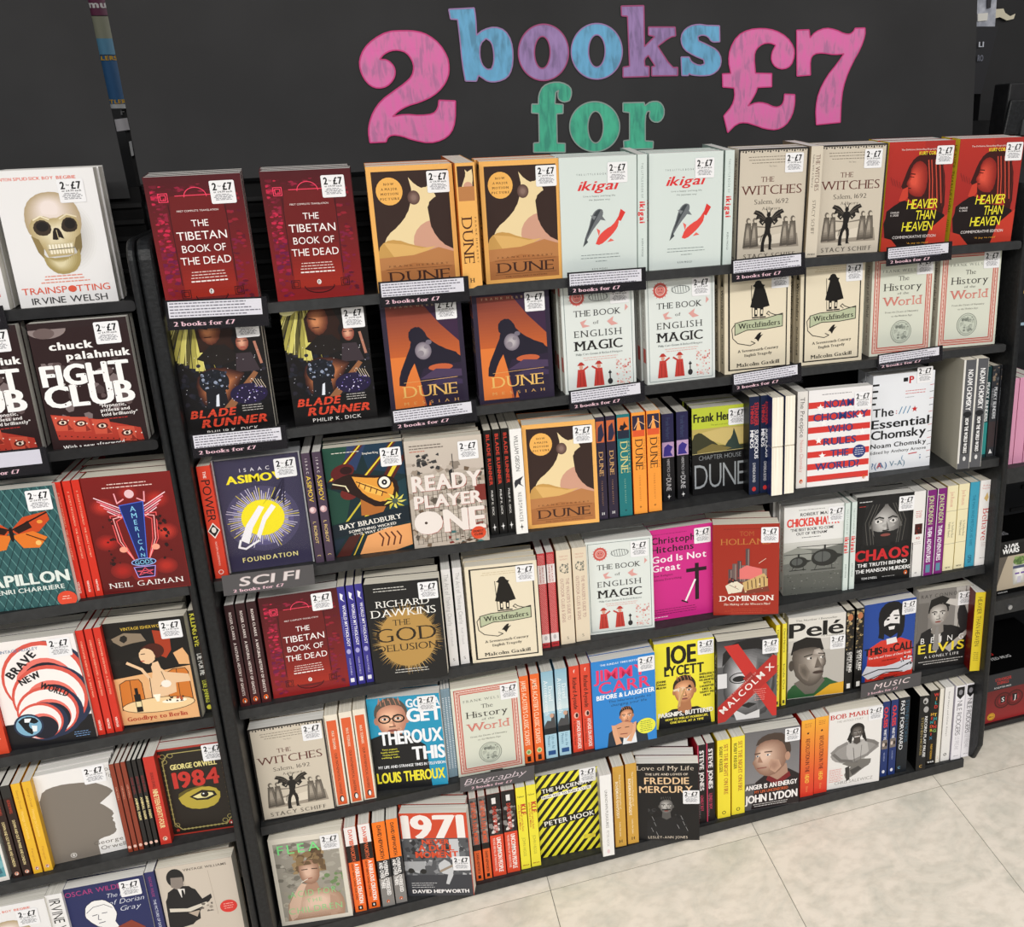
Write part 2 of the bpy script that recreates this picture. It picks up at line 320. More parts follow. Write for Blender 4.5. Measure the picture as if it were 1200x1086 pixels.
def cover_mesh(F, SP, th, bk, k=1.0):
    w, h = F.w/1000*k, F.h/1000*k; t = .0005; K = k/1000
    g = [cbox(-w/2, w/2, 0, t, 0, h, F.bg), cbox(-w/2, w/2, th-t, th, 0, h, bk), cbox(-w/2, -w/2+t, t, th-t, 0, h, SP.bg)]
    g.append(art_geo(F, lambda x, y, z: (x*K-w/2, -z/1000, h-y*K)))
    g.append(art_geo(SP, lambda x, y, z: (-w/2-z/1000, th-x/1000*th/(SP.w/1000), h-y*K)))
    return col_mesh('cover', g)
# ------------------------------------------------------------------ the titles: description, thickness, pages, cover colours, front print, spine print
BK = {}
def book(key, desc, th, bg, sbg, bbg, front=None, spine=None, pg='c', w=130, h=197, k=1.0):
    BK[key] = dict(desc=desc, th=th, bg=bg, sbg=sbg, bbg=bbg, front=front, spine=spine, pg=pg, w=w, h=h, k=k)
def f(A):
    A.grad(0, 0, 130, 197, '#4d1118', '#8e1f1f', 14)
    A.blobs(70, 6, 12, 24, 110, 3, 7, ['#c22446', '#8e1c38', '#6d1528'], 1, 5, .5); A.blobs(60, 104, 12, 124, 197, 3, 7, ['#8e1c2c', '#5d1226', '#7a1a3c'], 2, 5, .5)
    A.blobs(60, 6, 100, 26, 192, 3, 8, ['#9c1d3c', '#6a1440', '#7c1a34'], 3, 5, .5); A.blobs(24, 20, 12, 108, 26, 3, 7, ['#8e1c38', '#5d1220'], 5, 5, .4)
    A.poly([(27, 34), (42, 26), (90, 26), (103, 34), (103, 160), (90, 182), (40, 182), (27, 160)], '#6a191a'); A.grad(29, 110, 101, 178, '#741a18', '#a32a1c', 8)
    A.line([(38, 28), (92, 28)], 1, '#ff4668'); A.ring(65, 30, 15, 1, '#ff4668', 13, 16, 180, 360); A.line([(27, 40), (27, 158)], 1, '#3a0d14'); A.line([(103, 40), (103, 158)], 1, '#3a0d14')
    for x, y in ((22, 30), (30, 172), (104, 172)):
        for q in (6, 3.5): A.frame(x-q, y-q, x+q, y+q, 1, '#ff4668' if y < 50 else '#2a0a10')
    A.ring(65, 176, 22, 1.4, '#2a0a10', 11, 16, 0, 180)
    A.T('FIRST COMPLETE TRANSLATION', 65, 50, 2.6, '#f1e3df', 'n', 56); A.T('THE', 65, 68, 9.5, '#f8f2f0', 'n', 23); A.T('TIBETAN', 65, 86, 12, '#f8f2f0', 'n', 68); A.T('BOOK OF', 65, 105, 10.5, '#f8f2f0', 'n', 60); A.T('THE DEAD', 65, 123, 11, '#f8f2f0', 'n', 69)
    A.gk(38, 92, 140, 3, 4.4, '#e7cfc8', 1.3); A.gk(34, 96, 154, 1, 4, '#f6ece8', 2); A.logo(65, 170, 4, '#f6ece8')
book('tibetan', 'dark red book with white capitals and maze-like corners', 28, '#4d1118', '#5a141c', '#3c0e14', f, lambda A: (A.V('THE TIBETAN BOOK OF THE DEAD', 18, 130, 8, '#f2e8e4', 'n'), A.logo(A.w/2, 184)), 'w')
def dunef(A):
    A.rect(7, 8, 123, 190, '#35241f'); A.poly([(17, 118), (24, 104), (40, 92), (56, 74), (64, 52), (66, 40), (62, 18), (72, 30), (84, 36), (98, 26), (100, 48), (110, 60), (123, 110), (123, 142), (17, 142)], '#ead4a4')
    A.sp([(68+9.5*math.cos(a*.45), 49+11*math.sin(a*.45)) for a in range(14)], '#5d443d', '#8a7066', 5); A.ell(99, 118, 37, 34, '#cf9d86'); A.poly([(88, 60), (102, 48), (123, 40), (123, 132), (106, 122), (92, 100), (89, 80)], '#35241f')
    A.poly([(7, 126), (18, 114), (36, 112), (60, 122), (84, 128), (64, 136), (7, 144)], '#c79a55'); A.poly([(16, 116), (44, 120), (74, 128), (96, 126), (70, 138), (30, 140)], '#dcb06a'); A.poly([(7, 140), (60, 138), (100, 128), (123, 136), (123, 190), (7, 190)], '#b97e4c'); A.poly([(7, 160), (60, 150), (123, 158), (123, 190), (7, 190)], '#ad7040')
    for x0, y0, x1, y1 in ((0, 0, 7, 197), (123, 0, 130, 197), (7, 0, 123, 8), (7, 190, 123, 197)): A.rect(x0, y0, x1, y1, '#edb261', True)
    A.k += 1; A.ell(32, 38, 20, 21, '#eeb35c')
    for i, s_ in enumerate(('NOW', 'A MAJOR', 'MOTION', 'PICTURE')): A.T(s_, 32, 27+i*7.4, 3.4, '#4a2c1a', 'R', (15, 24, 26, 29)[i], tr=.4)
    A.T('FRANK HERBERT', 67, 154, 2.8, '#4a2818', 'r', 92, tr=.9); A.line([(16, 159), (118, 159)], .5, '#4a2818'); A.T('DUNE', 67, 171, 17, '#3c2018', 'r', 94); A.line([(16, 182), (118, 182)], .5, '#4a2818'); A.T('THE GOLLANCZ EDITION', 67, 186, 2, '#4a2818', 'r', 70)
def dunes(A): m = A.w; A.rect(3, 5, m-3, 46, '#35241f'); A.poly([(6, 44), (12, 28), (16, 18), (15, 10), (19, 14), (26, 10), (27, 24), (m-6, 34), (m-4, 46), (4, 46)], '#ead4a4'); A.ell(m*.6, 36, 7, 7, '#cf9d86'); A.rect(3, 36, m-3, 58, '#b97e4c'); A.V('DUNE', 84, 72, m*.55, '#4a2818', 'r', m*.42); A.V('FRANK HERBERT', 84, 72, 2.6, '#4a2818', 'r', m*.86, .7); A.T('H', m/2, 184, 7, '#2a1a10', 'R')
book('dune', 'amber-bordered book with sand dune and ring shapes', 36, '#edb261', '#edb261', '#e0a452', dunef, dunes, 'c')
def ik(A):
    A.T('THE LITTLE BOOK OF', 58, 28, 2.8, '#4d5a5c', 'n', 60, tr=.7); A.T('ikigai', 62, 46, 15, '#d8373a', 'b', 66, sh=.3, tr=.06)
    A.T('Live a happy and long life', 66, 63, 2.6, '#56605f', 'n', 54); A.T('the Japanese way', 66, 69, 2.6, '#56605f', 'n', 36)
    A.poly([(38, 140), (41, 128), (47, 114), (50, 102), (54, 92), (61, 85), (68, 84), (72, 88), (71, 96), (66, 104), (58, 113), (50, 124), (44, 134)], '#6d7276'); A.poly([(41, 134), (49, 112), (54, 96), (62, 86), (68, 86), (62, 96), (54, 110), (47, 124)], '#3d4246'); A.poly([(70, 96), (76, 104), (67, 102)], '#6d7276'); A.poly([(50, 94), (60, 96), (56, 102)], '#7c8184'); A.poly([(36, 146), (41, 130), (45, 138)], '#4a4f52')
    A.poly([(58, 142), (64, 128), (76, 118), (88, 112), (98, 98), (98, 112), (92, 122), (80, 134), (66, 144)], '#e14b43'); A.poly([(96, 104), (102, 86), (110, 92), (102, 106)], '#d93a34'); A.poly([(66, 120), (60, 116), (64, 130)], '#e8675c'); A.poly([(84, 134), (90, 138), (78, 140)], '#e8675c')
    A.gk(26, 106, 160, 2, 5, '#7e8a89', 1.1); A.gk(56, 78, 171, 1, 4, '#7e8a89', 1.1); A.T('KEN MOGI', 64, 184, 3, '#4d5a5c', 'n', 26, tr=.6)
book('ikigai', 'pale mint book with a grey and a red koi carp', 17, '#d5dfdb', '#d3dfda', '#d2dcd8', ik, lambda A: (A.V('THE LITTLE BOOK OF', 14, 56, 3.4, '#60706e', 'n', tr=.6), A.V('ikigai', 76, 36, 9, '#d8373a', 'k'), A.V('KEN MOGI', 138, 30, 3, '#60706e', 'n')), 'w')
def wit(A):
    A.frame(1.5, 1.5, 128.5, 195.5, 3.2, '#2c2927')
    for i in range(26): A.rect(2+i*5, 3.5, 4.5+i*5, 5+(i*7) % 3, '#2c2927', True)
    A.gk(16, 112, 14, 3, 5, '#7d7466', 1.2, seed=4); A.T('The Times', 64, 30, 2.4, '#5a5148', 'r', 14); A.T('THE', 55, 52, 9, '#5b2620', 'r', 24); A.T('WITCHES', 64, 70, 16, '#5b2620', 'r', 112); A.T('Salem, 1692', 64, 90, 8.5, '#4d463e', 'r', 64); A.T('A History', 64, 102, 5.5, '#4d463e', 'r', 34)
    A.poly([(14, 172), (16, 150), (116, 148), (120, 172)], '#9c9284'); A.poly([(36, 154), (90, 146), (92, 164), (44, 166)], '#ddd3c2')
    for x, q in ((22, 1), (34, .9), (92, 1), (106, 1.05)):
        A.ell(x, 122, 4*q, 5*q, '#6c645a'); A.sp([(x-5*q, 126), (x+5*q, 126), (x+7*q, 144), (x+9*q, 168), (x-9*q, 170), (x-7*q, 146), (x-5.5*q, 134)], '#5c554c', '#a89e90', 5); A.ell(x+1.5*q, 123, 2.4*q, 3.2*q, '#cfc5b4'); A.line([(x-3, 130), (x-6, 166)], .8, '#3d3833'); A.line([(x+2, 130), (x+5, 166)], .8, '#4d4741'); A.line([(x, 132), (64, 136)], 1.4, '#7c7469')
    for q in (-1, 1):
        A.poly([(60+q*3, 122), (60+q*8, 114), (60+q*15, 107), (60+q*25, 104), (60+q*29, 110), (60+q*22, 113), (60+q*25, 121), (60+q*17, 119), (60+q*16, 128), (60+q*9, 124), (60+q*5, 131)], '#26221f'); A.line([(60+q*3, 123), (60+q*14, 113), (60+q*26, 106)], .8, '#6c645a'); A.line([(60+q*4, 125), (60+q*14, 117), (60+q*20, 116)], .6, '#6c645a'); A.line([(60+q*2, 110), (60+q*4, 104), (60+q*6, 103)], 1.2, '#201d1b'); A.line([(60+q*4, 119), (60+q*11, 130), (60+q*17, 124)], 2.4, '#201d1b')
    A.ell(60, 113, 3.6, 4.6, '#201d1b'); A.poly([(55, 117), (65, 117), (66, 130), (63, 142), (68, 154), (66, 172), (70, 175), (62, 175), (62, 156), (59, 148), (54, 158), (53, 174), (55, 178), (47, 178), (48, 158), (54, 142), (54, 130)], '#201d1b'); A.line([(57, 144), (48, 150), (46, 160)], 1, '#201d1b')
    A.T('STACY SCHIFF', 64, 185, 8, '#453f38', 'r', 98, tr=.35)
book('witches', 'buff book with engraved winged devil among robed figures', 27, '#cfc5b4', '#d6ccba', '#c5bbaa', wit, lambda A: (A.V('THE WITCHES', 14, 62, 8, '#5b2620', 'r', A.w*.62), A.V('Salem, 1692 A History', 14, 56, 3, '#4d463e', 'r', A.w*.26), A.V('STACY SCHIFF', 92, 60, 6, '#6d6458', 'r'), A.T('W&N', A.w/2, 188, 3, '#333', 'b', 14)), 'w')
def hea(A):
    A.rect(0, 0, 130, 197, '#a8302a'); A.grad(0, 0, 70, 120, '#b43228', '#a02a26', 6)
    A.poly([(30, 86), (36, 60), (46, 36), (60, 24), (80, 20), (98, 28), (110, 44), (118, 70), (122, 130), (110, 138), (100, 100), (92, 120), (70, 120)], '#3b1614')
    A.sp([(48, 44), (60, 34), (72, 38), (80, 50), (82, 78), (76, 98), (64, 99), (54, 96), (46, 90), (44, 80), (40, 74), (46, 62)], '#8a261f', '#dc5440', 9, -8, -2, .3); A.line([(48, 57), (56, 58)], 2, '#3b1614'); A.line([(46, 62), (54, 63)], 1.4, '#2a0f0e'); A.line([(42, 82), (50, 83)], 1.6, '#3b1614'); A.poly([(34, 84), (44, 80), (46, 98), (36, 110), (28, 104)], '#c7402f')
    for x0, x1 in ((86, 96), (94, 106), (102, 114), (80, 90)): A.line([(x0, 34), (x0+6, 70), (x1, 112)], 2.2, '#c54a38')
    for x0 in (90, 99, 108): A.line([(x0, 34), (x0+8, 80), (x0+8, 118)], 1.6, '#5d201b')
    A.poly([(0, 130), (26, 108), (44, 104), (60, 118), (118, 128), (130, 150), (130, 197), (10, 197)], '#1d1413'); A.poly([(86, 197), (96, 160), (130, 132), (130, 197)], '#c23c2c'); A.poly([(0, 170), (20, 176), (40, 197), (0, 197)], '#c23c2c')
    for i in range(4): A.line([(8+i*6, 62+i*3), (14+i*5, 76+i*2)], 1.5, '#8a2a26')
    A.T('The Definitive Bestselling Biography of', 62, 14, 2.8, '#f4e6df', 'n', 76); A.T('KURT COBAIN', 82, 21, 6, '#f2e23c', 'b', 44)
    for i, (s_, w_, x_) in enumerate((('HEAVIER', 62, 76), ('THAN', 40, 84), ('HEAVEN', 62, 70))): A.T(s_, x_, 112+i*20.5, 17, '#f4e83a', 'n', w_, sh=.12, tr=.05)
    A.T('CHARLES', 22, 126, 3.2, '#f4ece8', 'n', 17); A.T('R. CROSS', 22, 131, 3.2, '#f4ece8', 'n', 16); A.T('COMMEMORATIVE EDITION', 66, 172, 5, '#f4ece8', 'n', 88); A.T("'A joy to read'", 74, 184, 3, '#f2b03c', 'n', 44)
book('heavier', 'red book with smoking long-haired man and yellow lettering', 36, '#a8302a', '#ddc62a', '#a8302a', hea, lambda A: (A.V('HEAVIER THAN HEAVEN', 12, 122, A.w*.42, '#5a4a1c', 'n'), A.gk(A.w*.2, A.w*.8, 150, 6, 4, '#5a4a1c', 1)), 'w')
def sci(A):
    A.grad(0, 0, 130, 197, '#1a1512', '#0c0b10', 6)
    A.blobs(26, 0, 30, 40, 150, 3, 7, ['#1d1f2a', '#14141b', '#23212c'], 3)
    for i in range(7): A.poly([(12+i*5, 0), (16+i*5, 0), (2+i*9-18, 60+i*5), (-6+i*8-16, 58+i*5)], ['#cfc66a', '#57512a', '#a69d4c'][i % 3])
    for i in range(9): A.line([(14+i*3.4, 4), (-14+i*9, 66+i*5)], 1.1, ['#e6de8c', '#2a2718', '#8f8740'][i % 3])
    A.ell(10, 2, 15, 13, '#f3eeb0'); A.blobs(60, 0, 78, 130, 150, 2, 6, ['#1d1f2a', '#14141b', '#2a2733', '#0d0d12'], 3)
    A.poly([(36, 60), (34, 22), (48, 2), (76, 2), (88, 30), (86, 60)], '#2b1710'); A.sp([(38, 30), (42, 8), (60, 4), (70, 14), (70, 36), (58, 50), (46, 46)], '#5d2f20', '#c98458', 8, -5, 0, .3); A.line([(42, 22), (52, 24)], 2, '#1b0e0a'); A.line([(46, 37), (56, 37)], 1.5, '#3b1712'); A.poly([(30, 70), (52, 50), (74, 50), (96, 74), (60, 84)], '#1c1614')
    A.ell(99, 44, 15, 14, '#171113'); A.sp([(99+9.5*math.cos(a*.6), 50+12.5*math.sin(a*.6)) for a in range(11)], '#8a4a3c', '#dda488', 7, -2, 0, .3); A.line([(92, 47), (97, 47)], 1.2, '#201014'); A.line([(101, 47), (106, 47)], 1.2, '#201014'); A.line([(96, 57), (102, 57)], 1.2, '#a12a2c'); A.poly([(84, 96), (88, 66), (110, 66), (120, 96)], '#3a3036'); A.line([(117, 50), (123, 84)], 4, '#b07864')
    A.sp([(22, 120), (30, 92), (60, 84), (96, 98), (78, 126), (60, 150), (34, 150)], '#3a1d18', '#e8935a', 10, 0, 0, .35); A.ell(50, 108, 22, 20, '#171a22'); A.blobs(40, 32, 92, 70, 124, 1, 4, ['#3b4458', '#20242f', '#8d97ad', '#0f1118'], 9); A.poly([(34, 150), (36, 118), (64, 118), (66, 150)], '#15161d'); A.poly([(50, 130), (54, 128), (52, 148), (47, 148)], '#dfe4ee')
    A.poly([(58, 152), (110, 96), (116, 100), (74, 152)], '#8f5f3f'); A.ell(98, 132, 28, 17, '#20183a'); A.blobs(26, 76, 120, 122, 146, .6, 1.6, ['#b9a9ef', '#e8e2ff', '#5d4fa0'], 5); [A.line([(106+i*4, 108+i), (112+i*4, 122+i)], .8, '#d8c8b0') for i in range(4)]
    A.blobs(50, 4, 62, 126, 150, .4, .8, ['#fff', '#e8e8ff'], 8); A.rect(0, 152, 130, 197, '#0d0b0c')
    A.T('BLADE', 40, 158, 12, '#d8452c', 'k', 66, sh=.25); A.T('RUNNER', 70, 174, 12.5, '#d8452c', 'k', 98, sh=.25)
    for y in (156.5, 160, 172.5, 176): A.line([(4, y), (124, y)], .5, '#0d0b0c')
    A.gk(78, 122, 151, 3, 4, '#c9c4c0', 1); A.T('PHILIP K. DICK', 66, 189, 6, '#f0ece8', 'n', 76, tr=.3)
book('robotcity', 'black book with red slanted lettering and crowded city painting', 18, '#12100f', '#0f0e0e', '#0e0d0d', sci, lambda A: (A.V('BLADE RUNNER', 8, 94, A.w*.42, '#c13a2a', 'k'), A.V('PHILIP K. DICK', 112, 48, A.w*.25, '#e8e6e2', 'n'), A.poly([(A.w/2-4, 182), (A.w/2-.8, 181), (A.w/2, 175), (A.w/2+.8, 181), (A.w/2+4, 182), (A.w/2+.8, 183), (A.w/2, 190), (A.w/2-.8, 183)], '#eee')), 'c')
def mes(A):
    A.rect(8, 12, 122, 190, '#b95a34'); A.grad(8, 12, 122, 120, '#7c3a32', '#d0682e', 8); A.poly([(8, 100), (50, 100), (56, 190), (8, 190)], '#de7a38')
    A.poly([(66, 12), (122, 12), (122, 80), (92, 48)], '#3a2440'); A.poly([(18, 148), (20, 130), (32, 104), (44, 78), (40, 70), (42, 56), (56, 50), (66, 58), (72, 72), (92, 88), (122, 102), (122, 120), (84, 118), (60, 124), (52, 140), (46, 112), (36, 128), (28, 150)], '#1e1a2a')
    A.poly([(52, 140), (60, 122), (122, 116), (122, 190), (60, 190)], '#2a2036'); A.ell(88, 122, 20, 6, '#c2603a'); A.poly([(52, 140), (80, 124), (122, 128), (122, 140)], '#4a3a58'); A.poly([(60, 152), (90, 138), (122, 146), (122, 154)], '#3d3050')
    A.sp([(62+13.5*math.cos(a*.45), 92+15*math.sin(a*.45)) for a in range(14)], '#7d7480', '#b9b2b6', 6); A.ell(58, 96, 5, 5, '#8d858e'); A.ell(67, 86, 3.5, 3, '#8a828c'); A.ell(72, 78, 5, 4, '#756e7c')
    A.T('FRANK HERBERT', 62, 16, 4, '#cdb28c', 'r', 92, tr=1.1); A.line([(26, 144), (114, 141)], .7, '#e0b06a'); A.T('DUNE', 68, 160, 20, '#e6b868', 'r', 88); A.T('MESSIAH', 68, 180, 5, '#e0b06a', 'r', 90, tr=1.2); A.poly([(62, 190), (65, 178), (68, 190)], '#e07a3a')
book('dunenight', 'dark violet book with striding silhouette, moon and gold lettering', 20, '#2c2438', '#2c2438', '#282033', mes, lambda A: (A.rect(1.5, 8, A.w-1.5, 48, '#c8663a'), A.poly([(A.w*.2, 46), (A.w*.3, 20), (A.w*.7, 12), (A.w*.9, 34), (A.w*.6, 46)], '#2b2a44'), A.V('DUNE', 66, 46, A.w*.45, '#d8a86a', 'r'), A.V('FRANK HERBERT', 122, 48, 2.5, '#b88a60', 'r', None, .8), A.T('H', A.w/2, 186, 5, '#eee', 'R')), 'c')
def mag(A):
    A.frame(5, 5, 125, 192, .9, '#4e6468'); A.ell(28, 27, 13, 13.5, '#c95a52', 26); A.ring(28, 27, 8.5, .9, '#e9e7e0'); A.ell(28, 27, 7, 7.4, '#d98078'); A.ell(25.5, 25.5, 1, 1.4, '#7d2d2a', 8); A.ell(30.5, 25.5, 1, 1.4, '#7d2d2a', 8); A.line([(25, 30.5), (31, 30.5)], .8, '#7d2d2a')
    for i in range(16): a = i*.3927; A.line([(28+11*math.cos(a), 27+11*math.sin(a)), (28+15*math.cos(a+.1), 27+15*math.sin(a+.1))], .8, '#c95a52')
    A.ring(66, 28, 17, .8, '#40484a', 7, 20); [A.line([(50+i*5, 20+abs(3-i)), (51.5+i*5, 34-abs(3-i))], .8, '#40484a') for i in range(7)]
    A.T('THE BOOK', 63, 55, 11, '#201e1e', 'r', 84); A.T('of', 60, 72, 6, '#201e1e', 'r', 10); A.T('ENGLISH', 63, 91, 12, '#201e1e', 'r', 84, tr=.3); A.T('MAGIC', 64, 112, 17, '#201e1e', 'R', 86)
    A.poly([(32, 70), (44, 66), (38, 74), (50, 78), (36, 80)], '#dba09a'); A.poly([(80, 72), (92, 64), (90, 72), (100, 78), (88, 80)], '#dba09a'); A.poly([(114, 44), (119, 50), (113, 56)], '#dba09a')
    A.T('Philip Carr-Gomm & Richard Heygate', 64, 127, 3.6, '#3a4a4c', 'r', 84); A.gk(26, 106, 134, 2, 4, '#dba09a', 1)
    for x, m in ((30, 1), (62, -1)): A.ell(x, 150, 3.4, 4, '#d79a86'); A.poly([(x-7, 147), (x+7, 147), (x+2, 141), (x-2, 141)], '#b4362f'); A.poly([(x-6, 154), (x+6, 154), (x+9, 186), (x-10, 186)], '#c03c34'); A.line([(x, 158), (x+m*12, 150)], 3, '#c03c34'); A.line([(x-2, 160), (x-3, 184)], .8, '#7d211d'); A.line([(x+3, 160), (x+4, 184)], .8, '#7d211d')
    A.ell(82, 180, 4.5, 5.5, '#2a2a2c'); A.rect(81, 160, 83, 176, '#2a2a2c'); A.ell(82, 164, 3, 2, '#2a2a2c'); A.blobs(60, 94, 142, 120, 188, 1, 2.6, ['#dba09a', '#c9625a', '#e7b7b0'], 4, 4)
book('magic', 'white book with red sun emblem and two red-robed figures', 24, '#dde3df', '#d8dad5', '#dcdedb', mag, lambda A: (A.V('THE BOOK OF ENGLISH MAGIC', 30, 90, 5.4, '#4e3a38', 'r'), A.rect(A.w*.25, 10, A.w*.75, 24, '#c95a52'), A.rect(A.w*.25, 132, A.w*.8, 158, '#c95a52')), 'w')
def wf(A):
    A.frame(8, 7, 122, 190, 2.4, '#1d1a16'); A.line([(9, 7), (9, 190)], 2.8, '#1d1a16'); A.gk(24, 106, 16, 2, 4, '#c9b794', 1.1)
    A.poly([(58, 33), (61, 26), (70, 26), (73, 33), (79, 35), (76, 38), (80, 46), (88, 74), (78, 76), (66, 78), (50, 74), (56, 50), (59, 38), (54, 35)], '#171411'); A.line([(52, 34), (54, 92)], 1.2, '#171411'); A.poly([(58, 76), (64, 76), (64, 92), (58, 92)], '#171411'); A.poly([(69, 76), (76, 76), (75, 92), (69, 92)], '#171411'); A.line([(54, 94), (66, 94)], 2.4, '#171411'); A.line([(68, 94), (80, 94)], 2.4, '#171411'); A.rect(60, 80, 63, 88, '#efe4cb'); A.rect(71, 80, 74, 88, '#efe4cb')
    A.poly([(20, 102), (40, 98), (80, 97), (114, 90), (114, 114), (80, 117), (44, 116), (20, 124)], '#b7bf9f'); A.line([(20, 102), (40, 98), (80, 97), (114, 90), (114, 114), (80, 117), (44, 116), (20, 124)], 1.4, '#1d1a16', True); A.line([(20, 104), (14, 112), (16, 130), (26, 140), (50, 146), (60, 142), (52, 138)], 1.4, '#1d1a16'); A.line([(114, 92), (100, 92), (90, 88), (86, 84), (82, 88), (88, 92)], 1.4, '#1d1a16')
    A.T('Witchfinders', 68, 107, 10, '#171411', 'R', 82, rot=-2); A.poly([(58, 134), (66, 124), (72, 122), (70, 128), (76, 126), (70, 132), (66, 140), (62, 134)], '#171411')
    A.T('A Seventeenth-Century', 66, 154, 5, '#1d1a16', 'R', 80, rot=-2); A.T('English Tragedy', 66, 163, 5, '#1d1a16', 'R', 54, rot=-2); A.T('Malcolm Gaskill', 66, 181, 7, '#171411', 'R', 84, rot=-1)
book('witchfinder', 'cream book with black cloaked man in tall hat', 22, '#e6dbc2', '#d9cdb2', '#ddd2b8', wf, lambda A: (A.poly([(A.w*.25, 34), (A.w*.5, 12), (A.w*.75, 34)], '#171411'), A.V('Witchfinders', 40, 72, A.w*.4, '#171411', 'R'), A.V('Malcolm Gaskill', 124, 54, A.w*.28, '#171411', 'R')), 'c')
def his(A):
    for q, c in ((6, '#c4574a'), (8.4, '#e2a093'), (10.8, '#c4574a'), (13.2, '#e2a093'), (15.4, '#c4574a')): A.frame(q, q, 130-q, 197-q, 2 if c == '#c4574a' else 1.2, c)
    for i in range(22): [A.rect(x, 14+i*8, x+1.4, 18+i*8, '#f3e6dc', True) for x in (8.8, 120)]; A.rect(14+i*4.8, 8.8, 16.4+i*4.8, 10, '#f3e6dc', True)
    A.T('FRANK WELSH', 60, 32, 5.4, '#6d7168', 'r', 76, tr=.45); A.T('The', 66, 47, 9, '#27221f', 'r', 22); A.T('History', 65, 63, 14.5, '#27221f', 'r', 78); A.T('of the', 66, 76, 4.5, '#27221f', 'r', 24); A.T('World', 65, 91, 18, '#b7544b', 'r', 80); A.T('World', 65.5, 91.4, 16, '#d98d80', 'r', 78)
    A.T('From the Dawn of Humanity', 65, 112, 3.4, '#5b5650', 'r', 70); A.T('to the Modern Age', 65, 120, 3.4, '#5b5650', 'r', 44); A.ell(65, 152, 22, 23, '#6d7168', 30); A.ell(65, 152, 21, 22, '#c9cfc0', 30); A.ring(65, 152, 18, .7, '#6d7168', 19)
    A.blobs(40, 50, 136, 80, 168, 1.5, 5, ['#8f958a', '#b4baac', '#7c8278'], 6, 5)
book('history', 'pale green book with double red border and globe medallion', 26, '#d9dccd', '#cfcabc', '#d0d3c4', his, lambda A: (A.V('The History of the World', 20, 100, A.w*.36, '#2b2624', 'r'), A.V('FRANK WELSH', 134, 42, A.w*.2, '#7a4a40', 'r')), 'c')
# third shelf
book('power', 'red spine with black lettering and diamond emblem', 21, '#c8321f', '#d63f28', '#c8321f', None, lambda A: (A.V('THE', 9, 12, A.w*.22, '#f3e9e2', 'b'), A.V('POWER', 24, 72, A.w*.62, '#231412', 'n', None, .1), A.poly([(A.w/2, 98), (A.w*.96, 112), (A.w/2, 126), (A.w*.04, 112)], '#f3e9e2'), A.poly([(A.w/2, 101), (A.w*.88, 112), (A.w/2, 123), (A.w*.12, 112)], '#1c1413'), A.ell(A.w/2, 111, 3.5, 5, '#e9e2da'), A.V('NAOMI ALDERMAN', 132, 42, 3, '#f3c9be', 'n'), A.ring(A.w/2, 186, 3.5, .9, '#f3e9e2')), 'c')
def fou(A):
    for r, c in ((58, '#4b4666'), (48, '#5d5782'), (40, '#746ea0')): A.ell(62, 108, r, r, c, 30)
    r = random.Random(2)
    for i in range(80):
        a = i/80*6.283; q = r.uniform(38, 58); A.line([(62+24*math.cos(a), 106+24*math.sin(a)), (62+q*math.cos(a), 106+q*math.sin(a))], .9, '#e4def0' if i % 3 else '#f5e83c')
    A.ell(62, 106, 34, 32, '#f5e421', 26)
    A.poly([(22, 142), (34, 116), (58, 84), (66, 88), (44, 122), (34, 150)], '#f4f2f6'); A.poly([(48, 136), (62, 104), (78, 84), (84, 90), (66, 112), (52, 144)], '#f4f2f6'); A.line([(22, 142), (18, 154), (28, 158), (50, 146)], 3.5, '#f4f2f6')
    A.poly([(104, 38), (78, 74), (84, 78)], '#25213a'); A.poly([(104, 38), (88, 80), (94, 80)], '#25213a'); A.poly([(104, 38), (70, 78), (64, 84)], '#25213a'); A.poly([(104, 38), (96, 82), (98, 92)], '#25213a')
    A.T('ISAAC', 60, 20, 6, '#f0edf4', 'n', 46, tr=.9); A.T('ASIMOV', 58, 35, 13, '#f4e32c', 'k', 88, tr=.05); A.T('FOUNDATION', 64, 178, 8, '#f4e79a', 'b', 88, tr=.3)
book('foundation', 'violet book with yellow starburst in a clear sleeve', 26, '#3a3650', '#3a3650', '#3a3650', fou, lambda A: A.V('FOUNDATION', 20, 100, 9, '#f4e32c', 'n'), 'w')
book('irobot', 'thin plum spine with yellow author name and pale planet', 14, '#3d3140', '#4a3b4d', '#3d3140', None, lambda A: (A.V('ISAAC', 10, 26, 3.6, '#e8dfe0', 'n', None, .8), A.V('ASIMOV', 40, 46, A.w*.5, '#eecb44', 'n'), A.ell(A.w/2, 101, 5.4, 6, '#c9a0a4'), A.ell(A.w/2-1, 100, 3, 4, '#e6cfd0'), A.V('I, ROBOT', 122, 40, A.w*.34, '#e3c77c', 'n'), A.ring(A.w/2, 186, 2.6, .8, '#e3c77c', a0=200, a1=340)), 'w')
